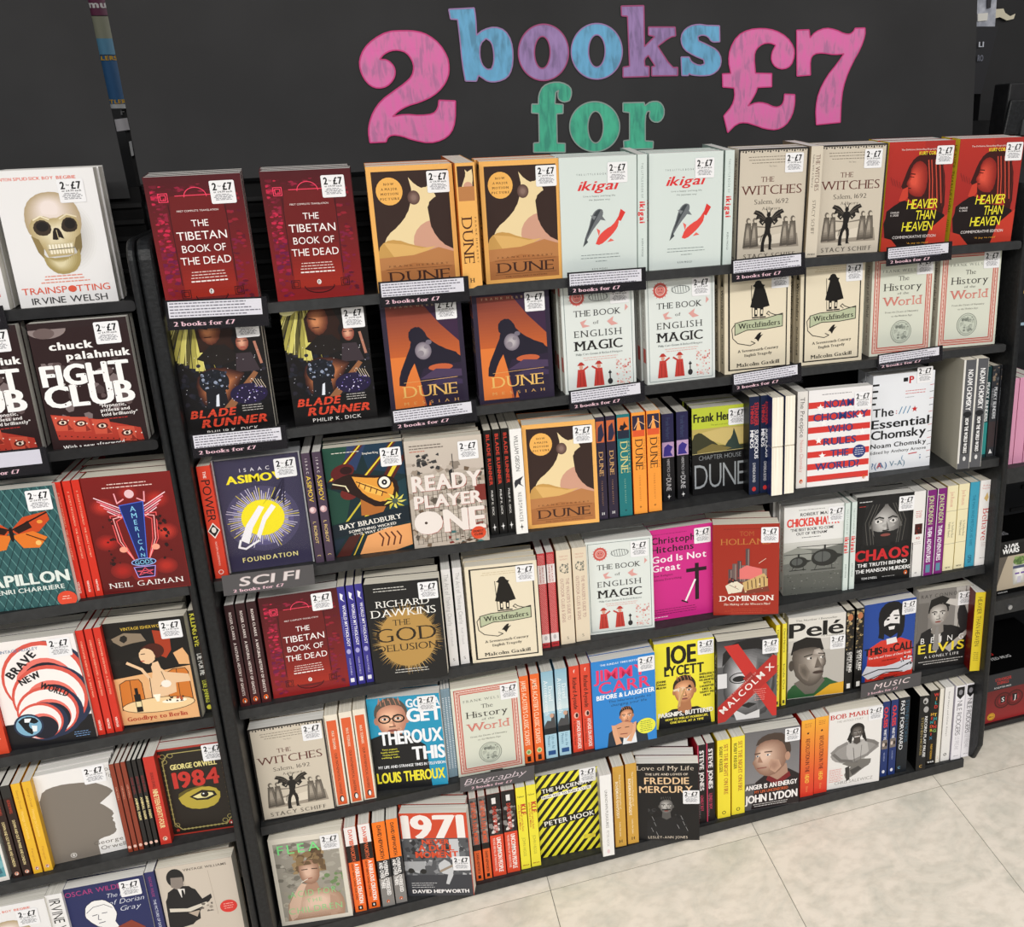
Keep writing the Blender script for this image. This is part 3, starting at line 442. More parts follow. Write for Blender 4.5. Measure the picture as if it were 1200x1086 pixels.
def bra(A):
    A.poly([(0, 0), (60, 0), (40, 40), (0, 60)], '#1f4a3c'); A.poly([(60, 0), (130, 0), (130, 60), (70, 44)], '#18344a'); A.poly([(0, 70), (36, 90), (20, 150), (0, 160)], '#1d4438'); A.poly([(96, 80), (130, 66), (130, 150), (100, 140)], '#1a3a44'); A.poly([(40, 0), (70, 0), (50, 44), (30, 36)], '#2a3b60')
    for x in (18, 72): A.poly([(x+38, 0), (x+48, 0), (x-6, 60), (x-16, 60)], '#5c1f1c'); A.poly([(x+41, 0), (x+44, 0), (x-9, 58), (x-13, 58)], '#e5cf3f')
    A.poly([(104, 40), (130, 24), (130, 34), (60, 140), (48, 140)], '#54201b'); A.poly([(112, 40), (122, 36), (62, 128), (54, 130)], '#e5cf3f'); A.line([(20, 140), (60, 92)], 3, '#c9b93a')
    A.ell(28, 44, 20, 13, '#5c1a1c', rot=-.3); A.ell(34, 42, 10, 7, '#2a0d10'); A.ell(34, 84, 14, 11, '#6d2420'); A.poly([(20, 54), (44, 48), (72, 56), (104, 58), (118, 76), (112, 104), (90, 118), (74, 116), (52, 96), (24, 76), (6, 72), (10, 62)], '#26130f'); A.poly([(42, 54), (72, 60), (100, 62), (110, 78), (104, 98), (88, 106), (70, 98), (52, 80)], '#e39c3f'); A.poly([(46, 62), (70, 72), (92, 84), (86, 94), (62, 84)], '#f2bb56')
    for i in range(5): A.line([(54+i*9, 66+i*5), (51+i*9, 74+i*5)], 1.6, '#5c2a14')
    A.line([(48, 64), (96, 90)], 1.8, '#5c2a14'); A.poly([(52, 96), (74, 112), (92, 114), (84, 128), (50, 126)], '#b06a30'); A.line([(10, 64), (30, 70), (34, 80)], 2, '#e8dfb8')
    A.ell(94, 70, 12, 12.5, '#26130f'); A.ell(94, 70, 9.5, 10, '#f2efe4'); A.ell(94, 70, 4.6, 5, '#111'); A.ell(94, 70, 1.4, 1.6, '#fff')
    for i in range(9): a = i*.7; A.poly([(108, 106), (108+20*math.cos(a), 106+17*math.sin(a)), (108+12*math.cos(a+.4), 106+10*math.sin(a+.4))], '#c9bd3c' if i % 2 else '#e2d86a')
    A.ell(108, 106, 5, 5, '#4a5a50'); A.poly([(0, 138), (130, 116), (130, 146), (0, 162)], '#14222c'); A.T('RAY BRADBURY', 64, 139, 9, '#f0ece4', 'R', 104, rot=-5); A.T('SOMETHING WICKED', 66, 150, 4.6, '#f0ece4', 'b', 80, rot=-5); A.T('THIS WAY COMES', 66, 157, 4.6, '#f0ece4', 'b', 66, rot=-5)
    A.poly([(0, 197), (26, 162), (46, 158), (24, 197)], '#4a1f1a'); A.poly([(40, 197), (56, 164), (90, 154), (130, 150), (130, 190), (100, 197)], '#e9a468'); A.line([(30, 197), (50, 160)], 2, '#d9b93f'); [A.line([(76+i*10, 162), (82+i*10, 172), (78+i*10, 186)], 2.6, '#5c2a1c') for i in range(4)]; A.poly([(0, 165), (20, 163), (0, 190)], '#1a2a3a')
    A.gk(10, 62, 10, 1, 4, '#d8d6c8', 1.4); A.T('Stephen King', 76, 15, 3.4, '#f0ece4', 'b', 26)
book('carnival', 'dark book with orange dog-like beast and round eye', 20, '#122a30', '#122a30', '#102428', bra, None, 'c')
def rpo(A):
    A.grad(0, 0, 130, 60, '#c9bfb2', '#c4b8ad', 3); A.blobs(140, 0, 40, 130, 197, 3, 10, ['#8a7f74', '#b8aca0', '#5d554c', '#a39383', '#cdc3b6', '#6d5a48', '#9a8c7e'], 6, 4, .8); A.blobs(20, 18, 24, 56, 60, 3, 8, ['#2c2b2d', '#4a4846', '#3b3a3a'], 7, 4, .7)
    for i in range(16): x = 8+i*8; A.line([(x, 60+(i*13) % 40), (x, 190)], .8, '#4a423a'); A.line([(6, 70+i*8), (124, 66+i*8)], .5, '#5d5348')
    A.blobs(26, 60, 160, 130, 197, 3, 8, ['#3a6a6c', '#4d3a2c', '#7a2f28', '#8a8478'], 8, 4, .5); A.gk(8, 66, 10, 2, 5, '#6a6058', 1.6, 'l'); A.gk(8, 34, 20, 1, 5, '#c05a3c', 1.2, 'l'); A.rect(112, 90, 130, 120, '#7a2f28'); A.line([(78, 30), (78, 96)], 1.2, '#333')
    A.poly([(70, 60), (76, 56), (78, 78), (72, 84)], '#222')
    for s_, y, c_, w_ in (('READY', 78, 27, 118), ('PLAYER', 112, 22, 116), ('ONE', 151, 40, 122)): A.T(s_, 65.8, y+.8, c_, '#b05a52', 'k', w_, tr=.03); A.T(s_, 65, y, c_, '#e9e0da', 'k', w_, tr=.03)
    A.ell(24, 151, 20, 21, '#e9e0da', 26); A.ell(24, 151, 2.5, 2.5, '#4a3a34'); A.ell(112, 180, 13, 12, '#d84a2a'); A.T('ERNEST', 112, 177, 4, '#3a1410', 'k', 18); A.T('CLINE', 112, 183, 4, '#3a1410', 'k', 15)
book('stacks', 'grey book with huge pale blocky lettering over stacked trailers', 22, '#b9aea2', '#7a6a5c', '#b9aea2', rpo, None, 'c')
book('neuro', 'narrow white spine with small black bird drawing', 16, '#ecebe8', '#efeeeb', '#ecebe8', None, lambda A: (A.V('WILLIAM GIBSON', 12, 66, A.w*.34, '#2c2b2c', 'n'), A.poly([(A.w*.1, 96), (A.w*.5, 92), (A.w*.9, 88), (A.w*.6, 100), (A.w*.9, 108), (A.w*.45, 102), (A.w*.15, 110)], '#33343a'), A.V('NEUROMANCER', 118, 56, A.w*.32, '#2c2b2c', 'n', None, .5), A.poly([(A.w/2-4, 184), (A.w/2-.8, 183), (A.w/2, 177), (A.w/2+.8, 183), (A.w/2+4, 184), (A.w/2+.8, 185), (A.w/2, 191), (A.w/2-.8, 185)], '#222')), 'c')
book('tealdune', 'teal spine with orange top panel and rider silhouette', 22, '#1f6f73', '#1e7377', '#1f6f73', None, lambda A: (A.rect(1.5, 6, A.w-1.5, 42, '#de7a34'), A.rect(1.5, 30, A.w-1.5, 46, '#20283a'), A.poly([(A.w*.2, 28), (A.w*.3, 20), (A.w*.5, 21), (A.w*.6, 13), (A.w*.7, 20), (A.w*.85, 24), (A.w*.6, 27), (A.w*.5, 31)], '#1c1a24'), A.V('DUNE', 52, 60, A.w*.58, '#d6cd86', 'r'), A.V('CHILDREN OF', 52, 60, 2.5, '#d6cd86', 'n', A.w*.88, .8), A.V('FRANK HERBERT', 124, 48, 2.8, '#9cc3a8', 'r', None, .8), A.T('+', A.w/2, 186, 6, '#15383c', 'b')), 'c')
book('orangedune', 'orange spine with robed figure in top panel', 24, '#f09a3a', '#f29b3c', '#ec9434', None, lambda A: (A.rect(1.5, 6, A.w-1.5, 34, '#2c2740'), A.poly([(A.w*.25, 44), (A.w*.42, 22), (A.w*.45, 10), (A.w*.55, 10), (A.w*.6, 22), (A.w*.8, 44)], '#f0a050'), A.rect(1.5, 34, A.w-1.5, 46, '#dd5a30'), A.line([(A.w*.2, 30), (A.w*.5, 16), (A.w*.95, 24)], 1.2, '#f0c090'), A.V('DUNE', 52, 58, A.w*.56, '#3a2418', 'r'), A.V('GOD EMPEROR OF', 52, 58, 2.2, '#a85a2c', 'n', A.w*.88, .6), A.V('FRANK HERBERT', 122, 50, 2.8, '#a8602c', 'r', None, .8), A.T('+', A.w/2, 184, 6, '#6a3a18', 'b')), 'c')
book('heretics', 'short black and violet spine with blue beast panel', 25, '#141418', '#141418', '#141418', None, lambda A: (A.rect(0, 0, A.w, 56, '#25234a'), A.V('Frank Herbert', 8, 42, A.w*.34, '#3d4a6a', 'n'), A.rect(0, 56, A.w, 86, '#b99ac0'), A.poly([(2, 84), (4, 66), (A.w*.5, 60), (A.w*.9, 66), (A.w*.7, 76), (A.w*.9, 84)], '#3a2f86'), A.V('HERETICS OF', 90, 36, A.w*.22, '#b8b8bc', 'n'), A.V('DUNE', 128, 26, A.w*.4, '#c8c8cc', 'n'), A.poly([(A.w/2-4, 166), (A.w/2-.8, 165), (A.w/2, 160), (A.w/2+.8, 165), (A.w/2+4, 166), (A.w/2+.8, 167), (A.w/2, 172), (A.w/2-.8, 167)], '#eee')), 'g', 111, 176)
def cha(A):
    A.rect(0, 0, 111, 50, '#bcc83c'); A.T('Frank Herbert', 56, 20, 16, '#171a10', 'k', 106, tr=.04); A.T('The epic sixth novel in the series', 66, 36, 2.4, '#3a3f1c', 'n', 56); A.rect(0, 42, 111, 92, '#b9a85e'); A.poly([(0, 56), (18, 48), (34, 62), (60, 82), (111, 80), (111, 92), (0, 92)], '#3a3a26'); A.poly([(18, 50), (60, 44), (111, 46), (111, 78), (70, 80), (40, 68)], '#cbb673')
    A.poly([(64, 88), (70, 74), (80, 64), (84, 46), (90, 62), (96, 84), (104, 90)], '#2f3f38'); A.poly([(10, 86), (40, 74), (80, 86), (60, 92), (10, 92)], '#7a6d3c'); A.rect(0, 92, 111, 176, '#0e0e10'); A.line([(0, 92), (111, 90)], .8, '#d8c98a'); A.T('CHAPTER HOUSE', 56, 101, 9, '#8d9296', 'l', 86); A.T('DUNE', 56, 139, 50, '#9a9fa3', 'l', 104, tr=.1)
book('chapter', 'smaller black and lime book with thin grey lettering', 25, '#101012', '#101012', '#101012', cha, lambda A: A.V('DUNE', 60, 80, 10, '#9a9fa3', 'n'), 'g', 111, 176)
book('minds', 'navy spine with red name and white capitals', 17, '#10182e', '#14203e', '#10182e', None, lambda A: (A.V('STRANGER', 12, 46, A.w*.36, '#b02a30', 'k', A.w*.7, .03), A.V('THINGS', 16, 38, A.w*.3, '#b02a30', 'k', A.w*.3, .03), A.V('SUSPICIOUS', 66, 58, A.w*.34, '#e8e8ec', 'b', A.w*.7, .05), A.V('MINDS', 66, 36, A.w*.34, '#e8e8ec', 'b', A.w*.28, .05), A.V('GWENDA BOND', 132, 40, A.w*.26, '#d8d8dc', 'n'), A.ell(A.w/2, 186, 4, 4.6, '#c8302e')), 'c')
book('blueback', 'small book shown cream page edge outwards, blue back cover', 18, '#1c2a5e', '#1c2a5e', '#1c2a5e', None, None, 'c', 80, 98)
book('precipice', 'white spine with grey and red title lettering', 19, '#ddd9d4', '#e3dfda', '#d8d4cf', None, lambda A: (A.V('The Precipice', 12, 80, A.w*.42, '#5d5a58', 'n'), A.V('Noam Chomsky', 98, 66, A.w*.34, '#d2a29c', 'n'), A.logo(A.w/2, 183, 4.4)), 'w')
def rul(A):
    for i in range(7): A.rect(0, 24+i*25, 128, 36.5+i*25, '#d23a34')
    A.gk(22, 92, 10, 1, 4, '#7a7a80', 1.2)
    for i, (s_, w_, x_) in enumerate((('NOAM', 60, 62), ('CHOMSKY', 112, 66), ('WHO', 52, 66), ('RULES', 68, 66), ('THE', 38, 66), ('WORLD?', 92, 62))): A.T(s_, x_, 30+i*25.3, 15, '#2c3c78', 'b', w_, tr=.08)
    for x, y in ((24, 36), (32, 68), (106, 60), (22, 102), (112, 92), (30, 134)):
        A.poly([(x+(8 if k % 2 == 0 else 3.2)*math.sin(k*.6283), y-(8 if k % 2 == 0 else 3.2)*math.cos(k*.6283)) for k in range(10)], '#f6f4f2')
    A.ell(107, 132, 13.5, 13.5, '#2c3c78', 24); A.gk(97, 117, 125, 4, 4.4, '#e8e8f0', 1.1); A.gk(26, 108, 185, 1, 4, '#6a6a70', 1.2); A.logo(119, 187, 4)
book('stripes', 'white book with red stripes, stars and blue capitals', 20, '#eceaea', '#e4e2e2', '#e6e4e4', rul, lambda A: A.V('WHO RULES THE WORLD?', 20, 110, 6, '#2c3c78', 'b'), 'w')
def ess(A):
    for i in range(4): A.rect(0, 18+i*13, 14-i*2, 22+i*13, '#1a1a1c')
    A.rect(66, 10, 76, 18, '#1a1a1c'); A.T('P', 84, 15, 14, '#c02c2e', 'k'); A.T('>', 100, 15, 10, '#8a8a90', 'n'); A.gk(72, 118, 38, 2, 5.4, '#c75a58', 1.4, 'l'); A.gk(72, 96, 51, 1, 5, '#9a9a9e', 1.2, 'l'); [A.line([(126, 30+i*14), (134, 29+i*14)], 1, '#3a3a40' if i % 2 else '#c02c2e') for i in range(12)]
    A.T('The', 2, 78, 17, '#151517', 'b', 46, 'l'); A.T(':', 54, 78, 10, '#c02c2e', 'b'); [A.line([(60+i*9, 84), (66+i*9, 70)], 1.6, '#2a7aa4') for i in range(3)]; A.poly([(94+(7 if k % 2 == 0 else 2.8)*math.sin(k*.6283), 77-(7 if k % 2 == 0 else 2.8)*math.cos(k*.6283)) for k in range(10)], '#c02c2e')
    A.T('Essential', -2+2, 102, 18, '#151517', 'b', 128, 'l', tr=.06); A.T('Chomsky', 0, 125, 18, '#151517', 'b', 122, 'l', tr=.06); A.T('Noam Chomsky', 0, 148, 9.5, '#151517', 'b', 124, 'l'); A.T('Edited by Anthony Arnove', 0, 162, 6.4, '#151517', 'n', 124, 'l'); A.line([(86, 172), (104, 171)], 2, '#c02c2e'); A.T('(', 72, 178, 9, '#2a7aa4', 'n'); A.T(';', 112, 178, 11, '#2a5f94', 'b'); A.T('?(A)', 4, 190, 12, '#2a5f94', 'n', 34, 'l'); A.T('V-A)', 44, 189, 11, '#5a7f94', 'n', 34, 'l'); A.T('A', 21, 190, 12, '#c02c2e', 'n')
book('essential', 'larger white book with heavy black title and red star', 30, '#e6e9ee', '#dfe2e6', '#dfe2e6', ess, lambda A: A.V('The Essential Chomsky', 20, 130, 9, '#222', 'b'), 'w', 135, 203)
book('worldworks', 'thick grey-spined book with hand-drawn capitals', 27, '#d9d7cf', '#55565a', '#d9d7cf', lambda A: (A.ell(24, 26, 22, 16, '#b9bfa8'), A.gk(10, 80, 60, 2, 6, '#4a4a4a', 2, 'l'), A.gk(10, 92, 84, 5, 6, '#7a7a7a', 1.2, 'l'), A.gk(10, 60, 130, 4, 6, '#7a7a7a', 1.2, 'l')), lambda A: (A.rect(0, 0, 4, 216, '#dedcd6'), A.V('NOAM CHOMSKY', 20, 84, A.w*.4, '#f2f2f2', 'b', A.w*.58, .05), A.ell(A.w*.55, 112, A.w*.34, 6, '#202124'), A.rect(A.w*.3, 118, A.w*.8, 196, '#1b1b1e'), A.V('HOW THE WORLD WORKS', 120, 74, A.w*.28, '#f2f2f2', 'k', A.w*.55, .05), A.ell(A.w*.55, 206, 3, 5, '#d8d8d8')), 'c', 150, 228)
book('peakyteal', 'dark teal spine with white capitals', 12, '#1a4a4c', '#14363a', '#12282a', None, lambda A: (A.V('PEAKY BLINDERS', 34, 84, A.w*.6, '#e8eaea', 'b', None, .05), A.rect(0, 120, A.w, 190, '#2a8a88')), 'c')
book('peaky', 'charcoal photo spine with pale capitals', 17, '#1c1d20', '#33353a', '#1c1d20', None, lambda A: (A.blobs(16, 1, 4, A.w-1, 48, 2, 5, ['#565a5e', '#24262a', '#8a7a6a'], 4), A.V('PEAKY BLINDERS', 46, 68, A.w*.4, '#d3d6da', 'b', A.w*.62, .05), A.V('THE REAL STORY', 48, 40, A.w*.2, '#a8abb0', 'n', A.w*.25), A.rect(1, 120, A.w-1, 176, '#403638'), A.poly([(A.w*.3, 190), (A.w*.5, 180), (A.w*.8, 190)], '#e8e8e8')), 'c')
# fourth shelf
book('ghosts', 'dark maroon spine with small white capitals', 17, '#2c1216', '#331519', '#24100f', None, lambda A: (A.grad(0, 100, A.w, 197, '#331519', '#4a191c', 5), A.V('ROGER CLARKE', 14, 52, A.w*.26, '#e9dcd6', 'b'), A.V('A NATURAL HISTORY OF GHOSTS', 72, 104, A.w*.28, '#e9dcd6', 'b'), A.logo(A.w/2, 186, 5)), 'w')
book('mythology', 'purple-blue spine with white capitals and leaf emblem', 14, '#2f2a72', '#3a358c', '#2f2a72', None, lambda A: (A.poly([(A.w*.3, 12), (A.w*.7, 16), (A.w*.55, 24), (A.w*.8, 30), (A.w*.3, 24)], '#efeef6'), A.V('WORLD MYTHOLOGY', 36, 82, A.w*.38, '#f2f0f8', 'b', A.w*.62), A.gk(A.w*.15, A.w*.3, 60, 10, 4, '#a9a5d6', 1), A.ell(A.w/2, 128, 3.6, 5, '#a9a5d6'), A.V('MARK DANIELS', 142, 34, A.w*.22, '#c5c2e6', 'n'), A.rect(A.w*.25, 182, A.w*.75, 190, '#efeef6')), 'c')
def god(A):
    r = random.Random(5)
    for i in range(150):
        a = i/150*6.283; q = r.uniform(50, 66); A.poly([(66+38*math.cos(a-.03), 112+46*math.sin(a-.03)), (66+q*math.cos(a), 112+q*1.15*math.sin(a)), (66+38*math.cos(a+.03), 112+46*math.sin(a+.03))], '#b68f4e' if i % 3 else '#cfae70')
    A.ell(66, 112, 49, 56, '#b68f4e', 30); A.gk(16, 74, 10, 2, 5.4, '#c8c6c0', 1.6, 'l'); A.T('RICHARD', 64, 41, 13, '#f2f0ea', 'r', 92); A.T('DAWKINS', 64, 59, 15, '#f2f0ea', 'r', 112); A.T('THE', 58, 79, 12, '#2c2216', 'r', 30); A.T('GOD', 64, 103, 28, '#2a2015', 'r', 106); A.T('DELUSION', 64, 129, 14, '#2a2015', 'r', 106); A.gk(34, 100, 174, 2, 5, '#d8d6d0', 1.3)
book('goldburst', 'black book with large gold burst and thin capitals', 27, '#1b1b1c', '#1b1b1c', '#1b1b1c', god, lambda A: A.V('THE GOD DELUSION', 30, 110, 8, '#c9a55c', 'r'), 'c')
book('thinking', 'white spine with pale grey lettering', 17, '#e2e0de', '#dedcdb', '#dcdad8', None, lambda A: (A.V('The Art of Thinking Clearly', 10, 104, A.w*.45, '#a9a8a8', 'n'), A.V('Rolf Dobelli', 122, 34, A.w*.24, '#b4b3b3', 'n'), A.T('S', A.w/2, 184, 6, '#333', 'r')), 'w')
book('redcheck', 'red patterned spine with white title band', 14, '#b6302e', '#b8343a', '#b6302e', None, lambda A: ([A.rect(1+(j % 2)*1.5+i*3, 4+j*2.2, 2.4+(j % 2)*1.5+i*3, 5.2+j*2.2, '#dfa09c', True) for j in range(76) for i in range(int(A.w/3))], A.rect(0, 24, A.w, 62, '#e8e4e2'), A.V('SMALL PLACES', 26, 34, 2.8, '#b04a48', 'b', A.w*.65), A.V('LARGE ISSUES', 26, 34, 2.8, '#b04a48', 'b', A.w*.3), A.rect(0, 168, A.w, 186, '#e4dfde'), A.ell(A.w/2, 176, 3, 5, '#b9b4b6'), A.T('NEWS', A.w/2, 191, 3.4, '#5c1412', 'k', A.w*.7)), 'w')
book('walker', 'beige spine with leafy emblem and two-line pink-grey title', 24, '#e1d3bc', '#e0d2ba', '#ddceb6', None, lambda A: (A.T('TRISTAN', A.w/2, 13, 3, '#c58a78', 'n', A.w*.6), A.T('GOOLEY', A.w/2, 19, 3, '#c58a78', 'n', A.w*.55), A.blobs(20, A.w*.2, 28, A.w*.8, 48, 1, 2.6, ['#5d6058', '#8b8c80'], 3), A.ring(A.w/2, 38, 8, .8, '#5d6058'), A.V("THE WALKER'S GUIDE TO", 58, 88, A.w*.22, '#b08a80', 'n', A.w*.68), A.V('OUTDOOR CLUES & SIGNS', 58, 92, A.w*.22, '#b08a80', 'n', A.w*.3), A.T('S', A.w/2, 184, 6, '#4a4640', 'r')), 'c')
def hit(A):
    A.gk(4, 84, 11, 1, 4, '#8e1d5c', 1.2, 'l'); A.T('Christopher', 4, 24, 14, '#2b1220', 'b', 108, 'l'); A.T('Hitchens', 4, 43, 14, '#2b1220', 'b', 86, 'l'); A.T('God Is Not', 4, 64, 14, '#f6ecf2', 'b', 112, 'l'); A.T('Great', 4, 83, 14, '#f6ecf2', 'b', 58, 'l'); A.T('How Religion', 4, 99, 4.4, '#7d1850', 'b', 42, 'l'); A.T('Poisons Everything', 4, 108, 4.4, '#7d1850', 'b', 60, 'l')
    A.rect(92, 82, 100, 162, '#241019'); A.rect(74, 92, 116, 100, '#241019'); A.line([(92, 118), (72, 162)], 4, '#f4eef0'); A.line([(64, 160), (76, 166)], 3, '#241019'); A.gk(6, 100, 174, 3, 5, '#6d1446', 1.2, 'l'); A.gk(6, 40, 190, 1, 4, '#f0d8e4', 1.6, 'l')
book('magenta', 'magenta book with black cross and matchstick', 22, '#cd2a86', '#c02478', '#b81f72', hit, lambda A: A.V('God Is Not Great', 20, 100, 7, '#fff', 'b'), 'g')
def dom(A):
    A.gk(14, 112, 10, 1, 4, '#7e2418', 1.3); A.T('TOM', 66, 20, 10, '#b05a30', 'n', 28); A.T('HOLLAND', 66, 37, 13, '#c07a3c', 'r', 100); A.poly([(24, 142), (34, 118), (104, 118), (112, 146), (66, 152)], '#7c3a2a')
    for x, w_, y0, c in ((30, 8, 96, '#5a4a4c'), (38, 9, 84, '#6d5a58'), (48, 8, 78, '#4f4346'), (56, 8, 88, '#7a6660'), (64, 8, 52, '#57494a'), (72, 10, 92, '#e2706c'), (84, 10, 100, '#c9605c'), (94, 12, 96, '#8d7464')): A.rect(x, y0, x+w_, 124, c); A.line([(x+w_*.7, y0+2), (x+w_*.7, 122)], 1, '#b9a090')
    A.poly([(52, 96), (66, 88), (96, 96), (98, 118), (52, 118)], '#e47874'); A.poly([(58, 126), (100, 106), (108, 116), (108, 134), (62, 144)], '#cfae72'); [A.line([(68+i*8, 124-i*2.5), (69+i*8, 140-i*1.5)], 1.8, '#4a3020') for i in range(5)]; A.poly([(24, 132), (44, 120), (60, 132), (56, 146), (30, 150)], '#e6dcc6'); A.line([(32, 130), (50, 140)], 1, '#6a5a4a'); A.poly([(28, 126), (36, 114), (48, 122)], '#2a2426'); A.line([(90, 84), (104, 74)], 1, '#e8d8c8'); A.blobs(16, 24, 112, 108, 152, 1, 3, ['#3a2424', '#e8d0b0', '#a0483c'], 3)
    A.T('DOMINION', 66, 160, 12, '#f4eae2', 'R', 106); A.T('The Making of the Western Mind', 66, 173, 4.6, '#f0d8c8', 'R', 92, sh=.2); A.gk(22, 110, 184, 3, 4, '#c2543a', 1)
book('dominion', 'brick-red book with ruined city collage and white capitals', 30, '#a12c1c', '#9c2a1a', '#93261a', dom, lambda A: (A.V('HOLLAND', 20, 50, 8, '#d8a060', 'r'), A.V('DOMINION', 88, 78, 11, '#f2e6dc', 'R')), 'c')
def chi(A):
    A.gk(26, 92, 8, 1, 4, '#8a8a88', 1.3); A.T('ROBERT MASON', 34, 18, 6.4, '#3a3a3a', 'b', 80, 'l'); A.T('CHICKENHAWK', 6, 35, 17, '#dd3a2e', 'k', 112, 'l', tr=.02); A.T("'THE BEST BOOK TO COME", 14, 51, 6, '#2c2c2c', 'b', 92, 'l', tr=.05); A.T("OUT OF VIETNAM'", 26, 60, 6, '#2c2c2c', 'b', 66, 'l', tr=.05); A.gk(30, 86, 69, 1, 4, '#3a3a3a', 1.4)
    A.grad(0, 78, 130, 112, '#cfcfca', '#b9b9b2', 4); A.poly([(0, 100), (30, 92), (80, 98), (130, 90), (130, 197), (0, 197)], '#6f716c'); A.poly([(0, 100), (30, 90), (60, 100), (60, 120), (0, 126)], '#94968f'); A.rect(0, 150, 130, 197, '#5e605b'); A.blobs(120, 0, 112, 130, 197, 1, 3.4, ['#4a4c47', '#7c7e78', '#8c8e88', '#3c3d3a', '#6a6c66'], 4, 4, .5)
    for cx, cy, q in ((32, 124, .8), (88, 118, 1.2)):
        A.ell(cx, cy, 24*q, 16*q, '#2c2d2b', 20); A.ell(cx-4*q, cy-2*q, 15*q, 10*q, '#5a5d5b', 16); A.line([(cx-4*q, cy-13*q), (cx-4*q, cy+9*q)], 1.4, '#222'); A.poly([(cx+20*q, cy-6*q), (cx+36*q, cy-2*q), (cx+20*q, cy+4*q)], '#2c2d2b'); A.line([(cx-24*q, cy+22*q), (cx+20*q, cy+22*q)], 1.6, '#1c1c1b'); A.line([(cx-14*q, cy+12*q), (cx-18*q, cy+22*q)], 1.2, '#1c1c1b'); A.line([(cx+12*q, cy+12*q), (cx+14*q, cy+22*q)], 1.2, '#1c1c1b'); A.line([(cx-50*q, cy-24*q), (cx+44*q, cy-22*q)], 1.2, '#2a2a2a'); A.rect(cx-2, cy-24*q, cx+2, cy-14*q, '#2a2a2a')
book('choppers', 'white-topped book with parked helicopters photo and red title', 24, '#e6e6e4', '#e9e9e7', '#dfdfdd', chi, lambda A: (A.V('CHICKENHAWK', 50, 100, A.w*.4, '#b9544c', 'n'), A.logo(A.w/2, 186, 3)), 'w')
def cha2(A):
    A.gk(6, 122, 12, 1, 4, '#cfcfcf', 2, 'l'); A.gk(6, 40, 22, 1, 4, '#a9302e', 1.6, 'l'); A.blobs(40, 20, 18, 116, 140, 6, 14, ['#1c1c1d', '#29292a', '#151516'], 4); person(A, 66, 62, 46, '#a9a7a4', '#1d1d1e', '#6a6866', '#121212', 'long', beard=1, body='#111113', bw=1.3, bh=150); [A.line([(x, 20), (x+q*10, 60), (x+q*6, 110)], 1.6, '#55534f') for x, q in ((36, -1.6), (44, -1.6), (50, -1.6), (86, 1.6), (94, 1.6), (80, 1.8))]; A.ell(48, 59, 6, 5, '#d9d7d4'); A.ell(48, 59, 2.6, 3, '#111'); A.ell(82, 59, 6, 5, '#d9d7d4'); A.ell(82, 59, 2.6, 3, '#111')
    A.rect(0, 116, 130, 197, '#131314'); A.blobs(20, 10, 108, 120, 120, 4, 8, ['#131314', '#1a1a1b'], 3); A.T('CHAOS', 60, 134, 24, '#c9262c', 'k', 122, tr=.05); A.T('THE TRUTH BEHIND', 62, 156, 8, '#f2f2f2', 'b', 112, tr=.08); A.T('THE MANSON MURDERS', 64, 170, 8.4, '#f2f2f2', 'b', 124, tr=.05); A.T("TOM O'NEILL", 34, 187, 5, '#e2e2e2', 'b', 36); A.gk(58, 96, 187, 1, 3, '#a8a8a8', 1.2); A.logo(116, 183, 5)
book('chaos', 'black book with bearded face photo and large red title', 24, '#161617', '#e6e4e0', '#161617', cha2, lambda A: A.V('CHAOS', 30, 60, 8, '#c9262c', 'k'), 'w')
book('isis', 'white spine with small red lettering and dark picture square', 21, '#e9e7e4', '#e9e7e4', '#e2e0dd', None, lambda A: (A.V('', 0, 1, 1, '#fff') if False else A.gk(A.w*.2, A.w*.8, 46, 4, 4.2, '#c2504a', 1.4), A.rect(A.w*.2, 74, A.w*.85, 98, '#3d1412'), A.blobs(8, A.w*.2, 74, A.w*.85, 98, 2, 4, ['#8a2a1c', '#1c0c0a'], 2), A.T('40', A.w*.5, 107, 6, '#c2504a', 'b'), A.gk(A.w*.2, A.w*.8, 116, 2, 4, '#b0aeac', 1), A.ell(A.w/2, 188, 3, 2, '#b8b6b4')), 'w')
book('them', 'purple spine with pale name and white title', 18, '#5d1454', '#7a1f74', '#5d1454', None, lambda A: (A.rect(0, 0, 1.5, A.h, '#e8e0e8'), A.V('JON RONSON', 12, 66, A.w*.5, '#cfe0a0', 'n', None, .05), A.V('THEM: ADVENTURES', 84, 82, A.w*.42, '#f2eef4', 'b', None, .03), A.rect(A.w*.3, 172, A.w*.75, 190, '#5a8aa0')), 'c')
book('creamlines', 'cream spine divided by thin lines with faint red author name', 21, '#e9dfb4', '#ece3bb', '#e6dcb0', None, lambda A: (A.V('Jon Ronson', 14, 34, A.w*.34, '#cf8478', 'r'), A.line([(0, 58), (A.w, 58)], .7, '#8a826a'), A.V('So You Have Been', 84, 36, A.w*.2, '#4a463a', 'r', A.w*.72), A.V('Publicly Shamed', 84, 34, A.w*.2, '#4a463a', 'r', A.w*.4), A.line([(0, 134), (A.w, 134)], .7, '#8a826a'), A.T('NEW', A.w/2, 190, 3.4, '#222', 'b')), 'c')
book('bluespine', 'plain blue spine with dark blue lettering', 18, '#3a9ab4', '#3f9fbc', '#3a9ab4', None, lambda A: (A.V('THE MAN WHO MISTOOK HIS WIFE', 30, 118, A.w*.3, '#1c6a88', 'n'), A.V('OPEN', 170, 18, A.w*.4, '#134a66', 'b')), 'c')
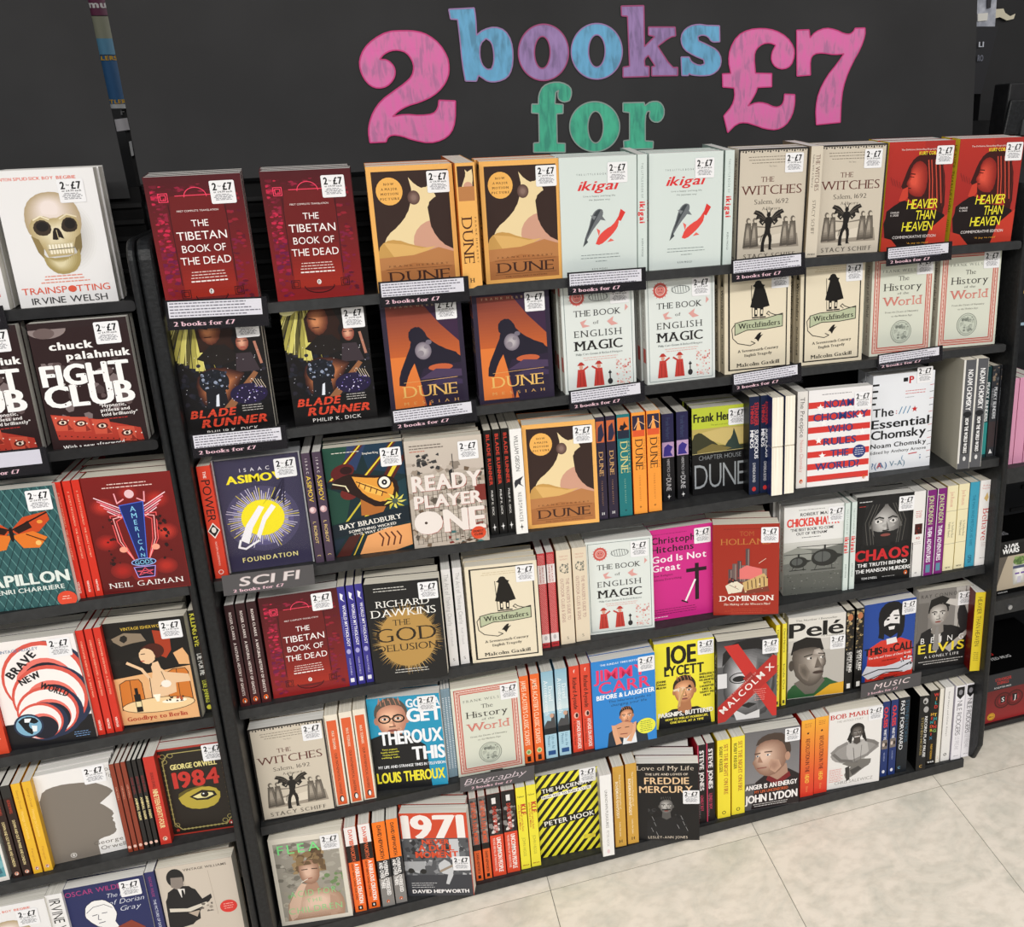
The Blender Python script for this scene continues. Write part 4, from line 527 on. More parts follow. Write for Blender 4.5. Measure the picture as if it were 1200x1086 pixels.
book('behave', 'tall white spine with large red title and gold bird', 32, '#eceae8', '#efedeb', '#e6e4e2', None, lambda A: (A.T('Robert', A.w/2, 12, 4, '#d88a88', 'n', A.w*.6), A.T('Sapolsky', A.w/2, 18, 4, '#d88a88', 'n', A.w*.7), A.poly([(A.w*.3, 42), (A.w*.5, 28), (A.w*.6, 40), (A.w*.5, 50)], '#d8b878'), A.V('Behave', 66, 74, A.w*.42, '#c9433f', 'r'), A.gk(A.w*.3, A.w*.8, 146, 3, 3.6, '#c9a9a6', .9), A.gk(A.w*.3, A.w*.7, 182, 1, 3, '#5a5a5a', .9)), 'c', 130, 199)
# fifth shelf
book('orangemath', 'orange spine with cream edges and small bird badge', 22, '#e8e0cf', '#e9e1d0', '#e8e0cf', None, lambda A: (A.rect(3, 12, A.w-3, 195, '#dd6236'), A.V('MAX TEGMARK', 34, 40, A.w*.2, '#f0d8c0', 'b'), A.V('OUR MATHEMATICAL UNIVERSE', 82, 90, A.w*.2, '#3c2418', 'n'), A.ell(A.w/2, 182, 4, 7, '#1c1a18'), A.ell(A.w/2+.6, 183, 2.4, 5.4, '#f4f2ee')), 'c')
def the(A):
    A.rect(0, 0, 137, 203, '#2596bc'); person(A, 42, 48, 38, '#d9aa8c', '#5a5148', '#b9806a', '#1d1510', 'short', True, 0, '#17181b', 1.5, 110); A.poly([(0, 86), (30, 76), (70, 84), (100, 110), (104, 203), (0, 203)], '#17181b'); A.poly([(0, 96), (20, 90), (40, 108), (40, 203), (0, 203)], '#17181b')
    A.T('GOTTA', 103, 16, 17, '#e9eef4', 'k', 64, tr=.04); A.T('GET', 103, 42, 28, '#f2f4f8', 'k', 66, tr=.04); A.T('THEROUX', 74, 88, 28, '#f2f4f8', 'k', 118, tr=.03); A.T('THIS', 104, 126, 28, '#f2f4f8', 'k', 62, tr=.04)
    for i, (s_, x) in enumerate((("'Funny, poignant", 32), ('hugely enjoyable', 32), ('Fascinating and honest', 32), ('telling tale', 32))): A.T(s_, x, 112+i*6, 3.2, '#e6e04a', 'b', 34 if i % 2 else 28)
    A.T('MY LIFE AND STRANGE TIMES IN TELEVISION', 70, 151, 6, '#f2f4f8', 'b', 126, tr=.04); A.T('LOUIS THEROUX', 66, 175, 22, '#f2e63a', 'k', 128, tr=.03)
book('glassesman', 'blue and black book with bespectacled man and white capitals', 26, '#2596bc', '#2596bc', '#1d6a8c', the, lambda A: A.V('LOUIS THEROUX', 30, 100, 9, '#f2e63a', 'k'), 'w', 134, 202)
book('thinblue', 'very thin blue-grey spine', 7, '#6a8494', '#7c95a4', '#c8ced2', None, lambda A: A.gk(2, 5, 20, 40, 4, '#dfe6ea', 1.6), 'w')
book('acaster', 'orange spine with cream capitals and green badge', 16, '#e8682c', '#ea6c2f', '#e8682c', None, lambda A: (A.V("JAMES ACASTER'S CLASSIC SCRAPES", 10, 146, A.w*.5, '#f8d8bc', 'b', A.w*.45), A.ell(A.w/2, 172, 5, 6, '#cfd8a0'), A.ell(A.w/2, 172, 3, 3.6, '#7aa05a'), A.rect(A.w*.3, 182, A.w*.7, 194, '#2a1a12')), 'g')
book('attenb', 'pale blue photo spine with white author name', 21, '#9cc0d0', '#a4c8d8', '#9cc0d0', None, lambda A: (A.grad(0, 0, A.w, 90, '#8fb9cc', '#cfe0e4', 6), A.V('David', 34, 32, A.w*.34, '#eef4f6', 'r', A.w*.7), A.V('Attenborough', 20, 78, A.w*.34, '#eef4f6', 'r', A.w*.34), A.poly([(0, 122), (A.w*.3, 110), (A.w*.6, 112), (A.w*.7, 98), (A.w*.95, 96), (A.w, 128), (0, 132)], '#4a4a4c'), A.ell(A.w*.7, 100, 4, 5, '#c9a088'), A.rect(0, 128, A.w, 142, '#1d1f22'), A.rect(0, 142, A.w, 197, '#a9cfe0'), A.V('Life on Air', 146, 30, A.w*.24, '#3a6a8c', 'r', A.w*.68), A.V('Memoirs', 146, 24, A.w*.24, '#3a6a8c', 'r', A.w*.34), A.rect(A.w*.2, 180, A.w*.85, 190, '#24508a')), 'g')
book('ayoade', 'red-orange spine with black name and white title', 17, '#d8432c', '#dc4830', '#d8432c', None, lambda A: (A.T('f', A.w/2, 12, 7, '#f4dcd0', 'b'), A.V('Richard Ayoade', 26, 72, A.w*.4, '#2c1410', 'b', None, .06), A.ell(A.w/2, 112, 5, 7, '#e8b0a0'), A.ell(A.w/2+1, 112, 2.6, 5, '#2c1410'), A.V('AYOADE ON AYOADE', 124, 66, A.w*.34, '#f6ece6', 'b', A.w*.66, .04), A.V('A Cinematic Odyssey', 124, 56, A.w*.18, '#2c1410', 'n', A.w*.28)), 'g')
def car(A):
    A.T('THE SUNDAY TIMES BESTSELLER', 64, 10, 4, '#dce8f4', 'b', 92, tr=.08); A.T('JIMMY', 58, 33, 25, '#e83a6a', 'b', 108, tr=.1); A.T('CARR', 66, 62, 25, '#e83a6a', 'b', 106, tr=.1); A.T('BEFORE & LAUGHTER', 68, 83, 10, '#f2f6fa', 'k', 120, tr=.04); A.T('The hilarious guide to', 76, 95, 5.4, '#173a5c', 'n', 88); A.T('changing your life', 74, 104, 5.4, '#173a5c', 'n', 74)
    A.poly([(26, 200), (30, 168), (46, 156), (90, 154), (108, 166), (112, 200)], '#26303c'); A.poly([(58, 200), (64, 156), (84, 156), (88, 200)], '#e6ebf0'); person(A, 68, 134, 18, '#e0a884', '#241c18', '#b87a58', '#2a1a14', 'short', body='#26303c', bw=1.4, bh=168); A.poly([(40, 152), (60, 146), (80, 152), (82, 172), (66, 186), (50, 180)], '#d89e7a'); A.line([(48, 160), (55, 159)], 1.6, '#2a1a14'); A.line([(64, 160), (72, 160)], 1.6, '#2a1a14'); A.line([(54, 174), (68, 175)], 1.8, '#8a4038'); A.poly([(36, 150), (44, 152), (50, 178), (56, 196), (44, 198), (38, 170)], '#e0a884'); A.poly([(82, 152), (88, 150), (86, 172), (76, 196), (66, 192), (78, 174)], '#e0a884'); A.ell(108, 165, 20, 18, '#e9e94a', 24); A.gk(94, 122, 154, 6, 4.4, '#4a6a3c', 1.2)
book('bluecomic', 'bright blue book with pink capitals and man holding mask', 24, '#2f86d2', '#2a6cb8', '#2a6cb8', car, lambda A: A.V('JIMMY CARR', 20, 100, 9, '#e83a6a', 'k'), 'w', 130, 200)
def lyc(A):
    A.T('JOE', 54, 30, 40, '#17140f', 'k', 68, tr=.03); A.T('LYCETT', 62, 66, 22, '#17140f', 'k', 84, tr=.04); person(A, 62, 116, 30, '#dca67e', '#2c2018', '#b07650', '#1d120c', 'short', body='#18191c', bw=1.9); A.ell(58, 110, 6, 4, '#e8c8a8'); A.line([(40, 112), (52, 110)], 5, '#e9d2b0'); A.line([(54, 110), (50, 150)], 5, '#d9b080'); A.line([(62, 112), (48, 152)], 4, '#c49a68'); A.ell(73, 106, 3, 3, '#2a120c')
    for i, s_ in enumerate(('JOANNE', 'SARAH', 'MILLICAN')): A.T(s_, 13, 88+i*7, 4.6, '#2a2410', 'k', 20, tr=.05)
    for i, s_ in enumerate(('ENDLESSLY', 'BRILLIANT.', 'WE SNORTED', 'WITH', 'LAUGHTER', 'LIKE A', 'HAPPY PIG', 'HEAT')): A.T(s_, 110, 82+i*7.2, 4.6, '#2a2410', 'k', (32, 32, 34, 16, 30, 20, 30, 16)[i], tr=.05)
    A.T('PARSNIPS, BUTTERED', 64, 168, 10, '#f6f4ee', 'k', 118, tr=.04); A.T('HOW TO WIN AT MODERN LIFE,', 66, 180, 5, '#efe04a', 'k', 92, tr=.04); A.T('ONE EMAIL AT A TIME', 66, 188, 5, '#efe04a', 'k', 72, tr=.04)
book('parsnip', 'yellow book with parsnip-nosed man and heavy black name', 24, '#ece13a', '#e9d934', '#d8c82c', lyc, lambda A: A.V('JOE LYCETT', 30, 110, 10, '#17140f', 'k'), 'w', 126, 200)
def mal(A):
    A.rect(0, 0, 130, 197, '#5a5a5c'); A.grad(0, 0, 130, 60, '#3a3a3c', '#8c8c8e', 6); A.sp([(12, 40), (40, 10), (96, 10), (120, 50), (122, 140), (96, 190), (36, 190), (14, 150)], '#3c3c3e', '#cfcfd1', 14, -20, 0, .2); A.sp([(84, 40), (110, 50), (118, 100), (108, 160), (86, 176), (80, 110)], '#6a6a6c', '#38383a', 6); A.poly([(10, 60), (14, 20), (50, 2), (100, 4), (124, 50), (96, 26), (40, 26)], '#1c1c1d'); A.rect(0, 76, 20, 110, '#dcdcde'); A.ell(46, 92, 14, 7, '#1f1f20'); A.ell(90, 90, 14, 7, '#141414'); A.ring(46, 90, 20, 2, '#141414', 12); A.ring(90, 88, 20, 2, '#141414', 12); A.poly([(50, 156), (66, 150), (84, 156), (66, 164)], '#232324'); A.poly([(30, 160), (60, 180), (90, 170), (90, 190), (40, 190)], '#d2d2d4')
    A.poly([(14, 12), (44, 10), (130, 152), (130, 190), (118, 190)], '#c5312c'); A.poly([(-2, 156), (118, 44), (130, 50), (130, 84), (16, 190), (0, 192)], '#b42e29'); A.poly([(54, 92), (70, 78), (82, 92), (66, 108)], '#9c2a26'); A.T('MALCOLM X', 62, 117, 14, '#f4ece8', 'b', 148, rot=-42, tr=.3); A.T('THE AUTOBIOGRAPHY OF', 52, 108, 4, '#e2a9a2', 'n', 80, rot=-42, tr=.3); A.gk(76, 104, 122, 6, 5, '#e2a9a2', 1)
book('redcross', 'grey photo book with huge red cross and diagonal title', 30, '#4a4a4c', '#1e1e1f', '#2a2a2c', mal, lambda A: (A.V('MALCOLM X', 40, 90, 9, '#c9c9c9', 'b'), A.poly([(3, 20), (12, 20), (A.w-3, 40), (A.w-12, 40)], '#7a7a40')), 'c', 127, 196)
book('demi', 'narrow yellow spine with dark thin lettering', 13, '#e6d63c', '#ebdc42', '#e6d63c', None, lambda A: (A.V('Demi Moore', 12, 56, A.w*.4, '#3a3618', 'n', None, .06), A.V('Inside Out', 96, 62, A.w*.44, '#3a3618', 'n'), A.rect(A.w*.25, 184, A.w*.75, 192, '#4a4420')), 'w')
def pel(A):
    A.T('The Number 1 Bestseller', 62, 9, 4.4, '#4a4a46', 'n', 92); A.T('Pelé', 62, 32, 34, '#141413', 'b', 122, tr=.03); A.T('The Autobiography', 98, 51, 3.4, '#6a6a66', 'n', 52); A.rect(0, 56, 130, 197, '#b9b5ae'); A.rect(0, 56, 130, 84, '#c9c5bf'); A.poly([(-4, 197), (4, 170), (30, 156), (80, 150), (110, 168), (130, 174), (130, 197)], '#2c5a34'); A.poly([(60, 197), (96, 172), (130, 168), (130, 197)], '#dca62a'); A.poly([(14, 160), (34, 150), (78, 150), (84, 160), (60, 190), (40, 190)], '#6d665e')
    A.poly([(6, 90), (12, 60), (40, 50), (72, 56), (80, 84)], '#1d1a18'); A.sp([(8, 86), (20, 78), (44, 75), (66, 77), (82, 90), (84, 104), (86, 118), (80, 128), (80, 142), (74, 158), (60, 170), (44, 170), (28, 156), (14, 136)], '#554d46', '#b3a99f', 14, 14, -8, .25); A.sp([(58, 82), (70, 80), (80, 90), (80, 98), (66, 96), (56, 92)], '#a39990', '#c4bbb2', 4); A.sp([(24, 112), (40, 116), (50, 134), (46, 158), (34, 150), (24, 132)], '#80766c', '#5f574f', 5); A.ell(8, 116, 6, 13, '#4a433d'); A.line([(36, 97), (54, 93)], 2.4, '#26211e'); A.line([(68, 92), (82, 94)], 2.4, '#26211e'); A.ell(48, 102, 6, 3, '#e2ded8'); A.ell(51, 102, 2.4, 2.6, '#111'); A.ell(76, 102, 5, 3, '#e2ded8'); A.ell(78, 102, 2.2, 2.6, '#111'); A.poly([(66, 100), (76, 124), (60, 126)], '#6a6058'); A.line([(60, 126), (76, 126)], 1.4, '#231d1a'); A.ell(68, 138, 12, 4, '#4a3c36'); A.line([(56, 138), (80, 138)], 1, '#1d1614')
book('footballer', 'white-topped book with grey portrait in green and yellow shirt', 26, '#dcd9d2', '#c9c5bd', '#cfccc5', pel, lambda A: A.V('Pelé', 30, 60, 12, '#141413', 'b'), 'w', 127, 198)
book('gypsy', 'black spine with brown photo top and white capitals', 17, '#141414', '#191817', '#141414', None, lambda A: (A.blobs(40, 1, 4, A.w-1, 96, 2, 5, ['#8a7a5a', '#b09a6c', '#4a3c28', '#6a5638', '#c9b890'], 4, 5), A.ell(A.w/2, 18, 6, 8, '#b8744c'), A.V('TYSON', 40, 50, A.w*.6, '#1a140c', 'k', None, .04), A.V('GYPSY KING', 102, 50, A.w*.36, '#e6e4e0', 'k', A.w*.66, .05), A.V('OF THE WORLD', 102, 46, A.w*.24, '#c9c7c3', 'b', A.w*.32, .05), A.rect(A.w*.3, 180, A.w*.75, 192, '#e6e4e0')), 'c', 130, 198)
def cal(A):
    A.rect(0, 0, 130, 197, '#23489a'); A.poly([(8, 197), (14, 110), (44, 94), (92, 94), (120, 108), (128, 197)], '#d63a2c'); A.poly([(38, 70), (34, 30), (44, 8), (64, 0), (88, 6), (98, 28), (100, 60), (96, 88), (82, 96), (84, 60), (52, 58), (50, 92), (36, 86)], '#121214'); A.poly([(52, 26), (82, 22), (88, 50), (82, 76), (66, 84), (52, 74), (48, 48)], '#e9e6e4'); A.poly([(48, 60), (64, 54), (86, 58), (84, 80), (66, 90), (50, 78)], '#121214'); A.poly([(60, 62), (76, 62), (74, 70), (62, 70)], '#e9e6e4'); A.line([(52, 38), (62, 36)], 3, '#121214'); A.line([(72, 36), (84, 38)], 3, '#121214'); A.ell(58, 44, 4, 2.4, '#121214'); A.ell(78, 44, 4, 2.4, '#121214'); A.poly([(48, 20), (66, 10), (88, 22), (70, 24), (56, 40), (46, 50)], '#121214'); A.poly([(56, 92), (80, 90), (84, 104), (58, 106)], '#e9e6e4')
    A.T('THIS', 26, 118, 17, '#121214', 'k', 44, tr=.02); A.T('is a', 62, 118, 13, '#121214', 'k', 24, tr=.02); A.T('CALL', 100, 117, 19, '#121214', 'k', 52, tr=.02); A.T('The Life and Times of Dave Grohl', 66, 134, 5.4, '#f4dcd8', 'b', 104, tr=.06); A.T('PAUL BRANNIGAN', 66, 145, 3.2, '#6a1a14', 'b', 36)
    A.poly([(0, 172), (10, 152), (34, 158), (66, 160), (110, 150), (128, 166), (118, 184), (60, 176), (20, 190)], '#e4e4ea'); A.line([(4, 174), (40, 166), (90, 172), (120, 160)], 2.4, '#121214'); A.line([(20, 186), (60, 176), (100, 180)], 2, '#121214'); A.blobs(16, 94, 140, 124, 166, 2, 4, ['#121214', '#e4e4ea'], 3); A.gk(36, 92, 188, 2, 4, '#6a1a14', 1.6)
book('redshirt', 'blue book with black-haired bearded man in red shirt', 24, '#e8e6e4', '#d8d6d4', '#23489a', cal, lambda A: A.V('THIS IS A CALL', 30, 100, 8, '#d63a2c', 'k'), 'w', 125, 192)
def elv(A):
    A.rect(0, 0, 130, 197, '#807c78'); A.rect(90, 0, 128, 110, '#b2aea9'); A.line([(100, 10), (100, 100)], 2, '#6a6662'); A.line([(114, 0), (114, 100)], 2, '#6a6662'); A.rect(0, 30, 26, 150, '#6c6864'); A.rect(0, 130, 130, 197, '#1d1b1c'); A.poly([(0, 197), (4, 112), (36, 92), (74, 90), (110, 104), (124, 120), (124, 170), (110, 197)], '#1c1b1c'); A.poly([(34, 96), (60, 92), (62, 130), (50, 160)], '#d2cfcb')
    A.poly([(96, 60), (104, 40), (112, 44), (124, 76), (128, 110), (108, 112), (98, 84)], '#2a292a'); person(A, 50, 62, 30, '#bdb8b2', '#1a1817', '#88827c', '#151312', 'short', body='#1c1b1c', bw=.3, bh=100); A.poly([(26, 44), (30, 24), (56, 16), (76, 26), (76, 46), (60, 34)], '#1a1817'); A.poly([(66, 36), (74, 26), (96, 30), (104, 42), (96, 48), (80, 42)], '#c9c4be'); A.poly([(46, 92), (52, 92), (56, 150), (46, 156), (40, 148)], '#8c8884'); A.poly([(70, 150), (118, 112), (126, 118), (84, 162)], '#b0aaa4')
    A.T('RAY CONNOLLY', 62, 14, 8.4, '#4a4643', 'n', 112, tr=.45); A.T('BEING', 63, 125, 14, '#f2f0ee', 'n', 104, tr=1.2); A.T('ELVIS', 62, 146, 22, '#f0d83a', 'b', 112, tr=.3); A.T('A LONELY LIFE', 64, 167, 6.4, '#f2f0ee', 'n', 84, tr=.4); A.gk(6, 120, 179, 2, 6, '#d8d4d0', 1.6)
book('suitman', 'grey photo book of man in dark suit with yellow title', 26, '#1c1b1c', '#c9c6c2', '#1c1b1c', elv, lambda A: A.V('BEING ELVIS', 30, 100, 8, '#222', 'b'), 'c', 130, 199)
# bottom shelf
def fle(A):
    A.rect(7, 12, 124, 190, '#9c978c'); A.blobs(90, 7, 12, 124, 120, 4, 12, ['#a9a498', '#8c877c', '#b9b4a8', '#767268', '#9c978c'], 3, 6, .7); A.blobs(30, 84, 90, 124, 170, 3, 8, ['#6f8a5c', '#8a9c74', '#a29c8c'], 5); A.blobs(20, 7, 120, 36, 190, 3, 8, ['#7f9a6c', '#a09a8c', '#b8b0a0'], 6)
    A.sp([(14, 190), (20, 140), (46, 124), (84, 122), (112, 134), (122, 160), (118, 190)], '#a8866f', '#e2c4b0', 10, 0, 6, .3); A.poly([(54, 110), (76, 108), (80, 128), (52, 130)], '#b08a74'); A.poly([(16, 160), (36, 120), (48, 106), (56, 110), (44, 140), (34, 180), (20, 190)], '#d8b8a2'); A.poly([(96, 140), (110, 150), (104, 190), (92, 190)], '#b89680')
    A.blobs(50, 34, 30, 96, 84, 5, 11, ['#6a543c', '#8a7250', '#a08864', '#5a4632'], 4, 7); A.sp([(48, 62), (66, 54), (82, 62), (84, 90), (76, 108), (62, 112), (50, 102), (46, 82)], '#9a745e', '#dfbba5', 9, -3, -2, .3); A.line([(52, 76), (62, 76)], 2, '#3a2a20'); A.line([(70, 76), (80, 77)], 2, '#3a2a20'); A.line([(58, 98), (68, 97)], 2, '#9a5a4c'); A.line([(60, 98), (48, 104)], 1.6, '#e9e2d4'); A.blobs(18, 44, 36, 90, 66, 5, 9, ['#8a7250', '#6a543c'], 8, 7)
    A.T('FLEA', 52, 26, 20, '#7ee08a', 'n', 76, tr=.3); A.T('ACID FOR', 66, 130, 14, '#8ad890', 'l', 84, tr=.4); A.T('THE', 66, 148, 9, '#8ad890', 'l', 28, tr=.4); A.T('CHILDREN', 66, 168, 14, '#8ad890', 'l', 98, tr=.3); A.gk(16, 116, 180, 2, 4, '#c0a090', 1)
book('greentitle', 'pale-bordered book with shirtless curly-haired boy and green letters', 30, '#ded8ca', '#e2dccd', '#d8d2c4', fle, None, 'c', 132, 199)
book('fabulous', 'white, black and orange banded spine', 20, '#ea6a2a', '#ee6c28', '#ea6a2a', None, lambda A: (A.rect(0, 0, A.w, 42, '#ece8e6'), A.rect(0, 42, A.w, 80, '#1b1614'), A.V('DAVID', 6, 34, A.w*.34, '#d8543a', 'b', None, .05), A.V('HEPWORTH', 30, 48, A.w*.34, '#d8643a', 'b', None, .05), A.V('A FABULOUS CREATION', 84, 94, A.w*.34, '#f6efe8', 'k', A.w*.66, .03), A.V('HOW VINYL SAVED OUR LIVES', 84, 84, A.w*.16, '#40160c', 'b', A.w*.3), A.rect(A.w*.3, 183, A.w*.7, 193, '#1b1614'), A.ell(A.w/2, 188, 1.6, 2.6, '#f4f2ee')), 'g')
book('overpaid', 'orange-topped spine with grey photo lower half', 20, '#8a8784', '#84817e', '#84817e', None, lambda A: (A.rect(0, 0, A.w, 88, '#f57a1e'), A.rect(0, 88, A.w, 130, '#26272a'), A.V('DAVID HEPWORTH', 8, 76, A.w*.3, '#2a1a10', 'b', None, .04), A.V('OVERPAID, OVERSEXED', 90, 82, A.w*.3, '#f2f0ee', 'k', A.w*.66, .03), A.V('AND OVER THERE', 92, 62, A.w*.3, '#f2f0ee', 'k', A.w*.3, .03), A.logo(A.w/2, 186, 3.6)), 'g')
def n71(A):
    A.rect(0, 0, 130, 60, '#d24a2c'); A.T('1971', 64, 32, 52, '#f2ece8', 'k', 122, tr=.03); A.rect(0, 58, 130, 197, '#55575b'); A.blobs(110, 0, 60, 130, 150, 3, 9, ['#8a8c90', '#3c3e42', '#b9bbbe', '#2a2b2f', '#6d7074'], 4, 4); A.rect(0, 112, 40, 134, '#a9abae'); A.ell(12, 134, 6, 6, '#222'); A.ell(36, 136, 6, 6, '#222'); A.rect(0, 145, 130, 197, '#3c3e44'); A.poly([(66, 120), (80, 108), (92, 118), (96, 140), (84, 168), (78, 166), (84, 144), (70, 140)], '#c9cbce'); A.line([(70, 136), (96, 122)], 5, '#9a8a78'); A.rect(92, 60, 110, 108, '#c9cbce')
    A.T('NEVER', 66, 66, 11, '#d8502e', 'k', 54, tr=.06); A.T('A DULL', 66, 80, 13, '#d8502e', 'k', 70, tr=.06); A.T('MOMENT', 66, 96, 14, '#d8502e', 'k', 84, tr=.05); A.gk(10, 60, 164, 3, 5, '#e8e8ea', 1, 'l'); A.T('DAVID HEPWORTH', 66, 184, 8, '#f4f2f2', 'k', 112, tr=.08)
book('seventyone', 'book with huge white year on orange above street photo', 24, '#d24a2c', '#c9452a', '#3a3a3c', n71, lambda A: A.V('1971', 30, 60, 10, '#fff', 'k'), 'g', 131, 195)
book('dullmoment', 'narrow spine with orange letters over grey photo top', 13, '#e0602c', '#e6652e', '#e0602c', None, lambda A: (A.rect(0, 0, A.w, 124, '#6d6a68'), A.blobs(20, 0, 0, A.w, 124, 2, 5, ['#3a3a3a', '#a09a94'], 3), A.V('1971 NEVER A DULL MOMENT', 10, 104, A.w*.6, '#d8603c', 'k', None, .02), A.rect(0, 110, A.w, 124, '#1a1614'), A.V('DAVID HEPWORTH', 130, 50, A.w*.34, '#2a140c', 'b'), A.rect(A.w*.3, 184, A.w*.7, 192, '#1b1614')), 'g')
book('uncommon', 'spine with black top photo over orange-red lettered base', 23, '#dc4a2c', '#dd4c2e', '#dc4a2c', None, lambda A: (A.rect(0, 0, A.w, 98, '#1d1a1a'), A.rect(A.w*.35, 10, A.w*.65, 24, '#e6e4e2'), A.blobs(26, 0, 36, A.w, 98, 3, 7, ['#8a8684', '#d8d4d0', '#3a3634'], 5), A.V('DAVID HEPWORTH', 30, 62, A.w*.3, '#c9402e', 'b', None, .03), A.V('UNCOMMON PEOPLE', 104, 84, A.w*.32, '#f6ebe4', 'k', A.w*.64, .03), A.V('THE RISE AND FALL OF THE ROCK STARS', 104, 80, A.w*.16, '#f2d8cc', 'b', A.w*.28)), 'g')
book('klf', 'yellow spine with small red title lettering', 17, '#ece03a', '#efe43e', '#e6da36', None, lambda A: (A.T('faber', A.w/2, 22, 4, '#5a5420', 'b', A.w*.7), A.V('KLF', 40, 26, A.w*.5, '#c23a2c', 'k', A.w*.68, .03), A.V('Chaos, Magic and the Band', 40, 64, A.w*.2, '#c2622c', 'b', A.w*.5), A.V('who Burned a Million', 40, 60, A.w*.2, '#c2622c', 'b', A.w*.24), A.V('JOHN HIGGS', 120, 46, A.w*.3, '#b0a83a', 'n'), A.gk(2, A.w-2, 188, 1, 3, '#a8642c', 2)), 'w')
def hac(A):
    for i in range(-14, 15): x = i*18.4; A.poly([(x, 204), (x+9.4, 204), (x+175, -4), (x+165, -4)], '#ece43c')
    A.poly([(9, 30), (110, 22), (111, 37), (10, 46)], '#17160f'); A.T('THE HAÇIENDA', 60, 34, 9.5, '#f4f2ea', 'b', 98, rot=-4.6); A.poly([(9, 49), (112, 41), (112, 49), (10, 57)], '#f4f2ea'); A.T('HOW NOT TO RUN A CLUB', 60, 49, 5, '#17160f', 'b', 98, rot=-4.6); A.poly([(9, 108), (116, 100), (118, 117), (10, 126)], '#17160f'); A.T('PETER HOOK', 64, 113, 11, '#f4f2ea', 'b', 104, rot=-4.6); A.rect(92, 160, 116, 170, '#d8c83a')
book('hazard', 'yellow and black diagonal-striped book', 26, '#17160f', '#ece43c', '#17160f', hac, lambda A: A.V('THE HACIENDA', 20, 100, 8, '#17160f', 'b'), 'g', 127, 199)
book('unknown', 'tall white spine with faint grey lettering', 25, '#e4e2e0', '#efeeec', '#dedcda', None, lambda A: (A.V('UNKNOWN PLEASURES', 36, 92, A.w*.22, '#6a6866', 'n'), A.V('PETER HOOK', 134, 40, A.w*.22, '#b0aeac', 'n'), A.ell(A.w/2, 186, 3, 5, '#e6c9cc')), 'g')
book('rhapsody', 'mustard spine with pale lettering', 24, '#c9983c', '#cfa044', '#c9983c', None, lambda A: (A.V('The Definitive Biography of', 20, 84, A.w*.14, '#f0e0b8', 'b', A.w*.62), A.V('BOHEMIAN RHAPSODY', 36, 90, A.w*.24, '#f6ecd4', 'b', A.w*.34), A.V('Lesley-Ann Jones', 136, 36, A.w*.14, '#f0e0b8', 'b'), A.T('H', A.w/2, 184, 7, '#2a2010', 'R')), 'g')
def fre(A):
    A.T('Love of My Life', 62, 11, 11, '#e0d2c0', 'r', 116); A.T('THE LIFE AND LOVES OF', 64, 26, 5, '#e0d2c0', 'b', 88); A.T('FREDDIE', 64, 42, 16, '#ecc89c', 'b', 92); A.T('MERCURY', 62, 63, 16, '#ecc89c', 'b', 110); A.blobs(40, 24, 110, 112, 190, 2, 6, ['#232324', '#3a3a3c', '#1a1a1b'], 4); A.poly([(56, 140), (70, 130), (76, 160), (66, 190), (60, 190)], '#6a6a6c'); person(A, 62, 104, 19, '#a9a6a2', '#161617', '#5a5856', '#101010', 'short', body='#1d1d1f', bw=2.2, bh=190); A.line([(54, 113), (70, 113)], 3, '#161617')
    for x, y in ((32, 130), (36, 144), (30, 158), (92, 128), (96, 142), (102, 156), (40, 168), (84, 150)): A.line([(x, y), (x+4, y+10)], .9, '#9a9a9c')
    A.T('LESLEY-ANN JONES', 64, 182, 6, '#e0d2c0', 'n', 82, tr=.3)
book('mercury', 'black book with moustached man photo and gold-cream title', 26, '#171617', '#171617', '#b03a5c', fre, lambda A: A.V('FREDDIE MERCURY', 30, 100, 8, '#ecc89c', 'b'), 'w', 130, 190)
book('stevej', 'black spine with white capitals and pink script', 17, '#171214', '#1a1416', '#d8486a', None, lambda A: (A.rect(0, 0, 2, A.h, '#d8486a'), A.V('STEVE JONES', 14, 100, A.w*.5, '#f2eeee', 'k', None, .04), A.V('LONELY BOY', 126, 40, A.w*.34, '#d8486a', 'b'), A.gk(2, 6, 130, 14, 4, '#8a8486', 1)), 'g')
book('fire', 'yellow spine with reddish capitals', 22, '#efdc34', '#f2e03a', '#efdc34', None, lambda A: (A.V('SET THE NIGHT ON FIRE', 12, 126, A.w*.3, '#a8542c', 'R', A.w*.66), A.V('ROBBY KRIEGER', 16, 64, A.w*.24, '#3a3418', 'b', A.w*.28), A.ring(A.w/2, 184, 3.6, 1.4, '#3a3418')), 'g')
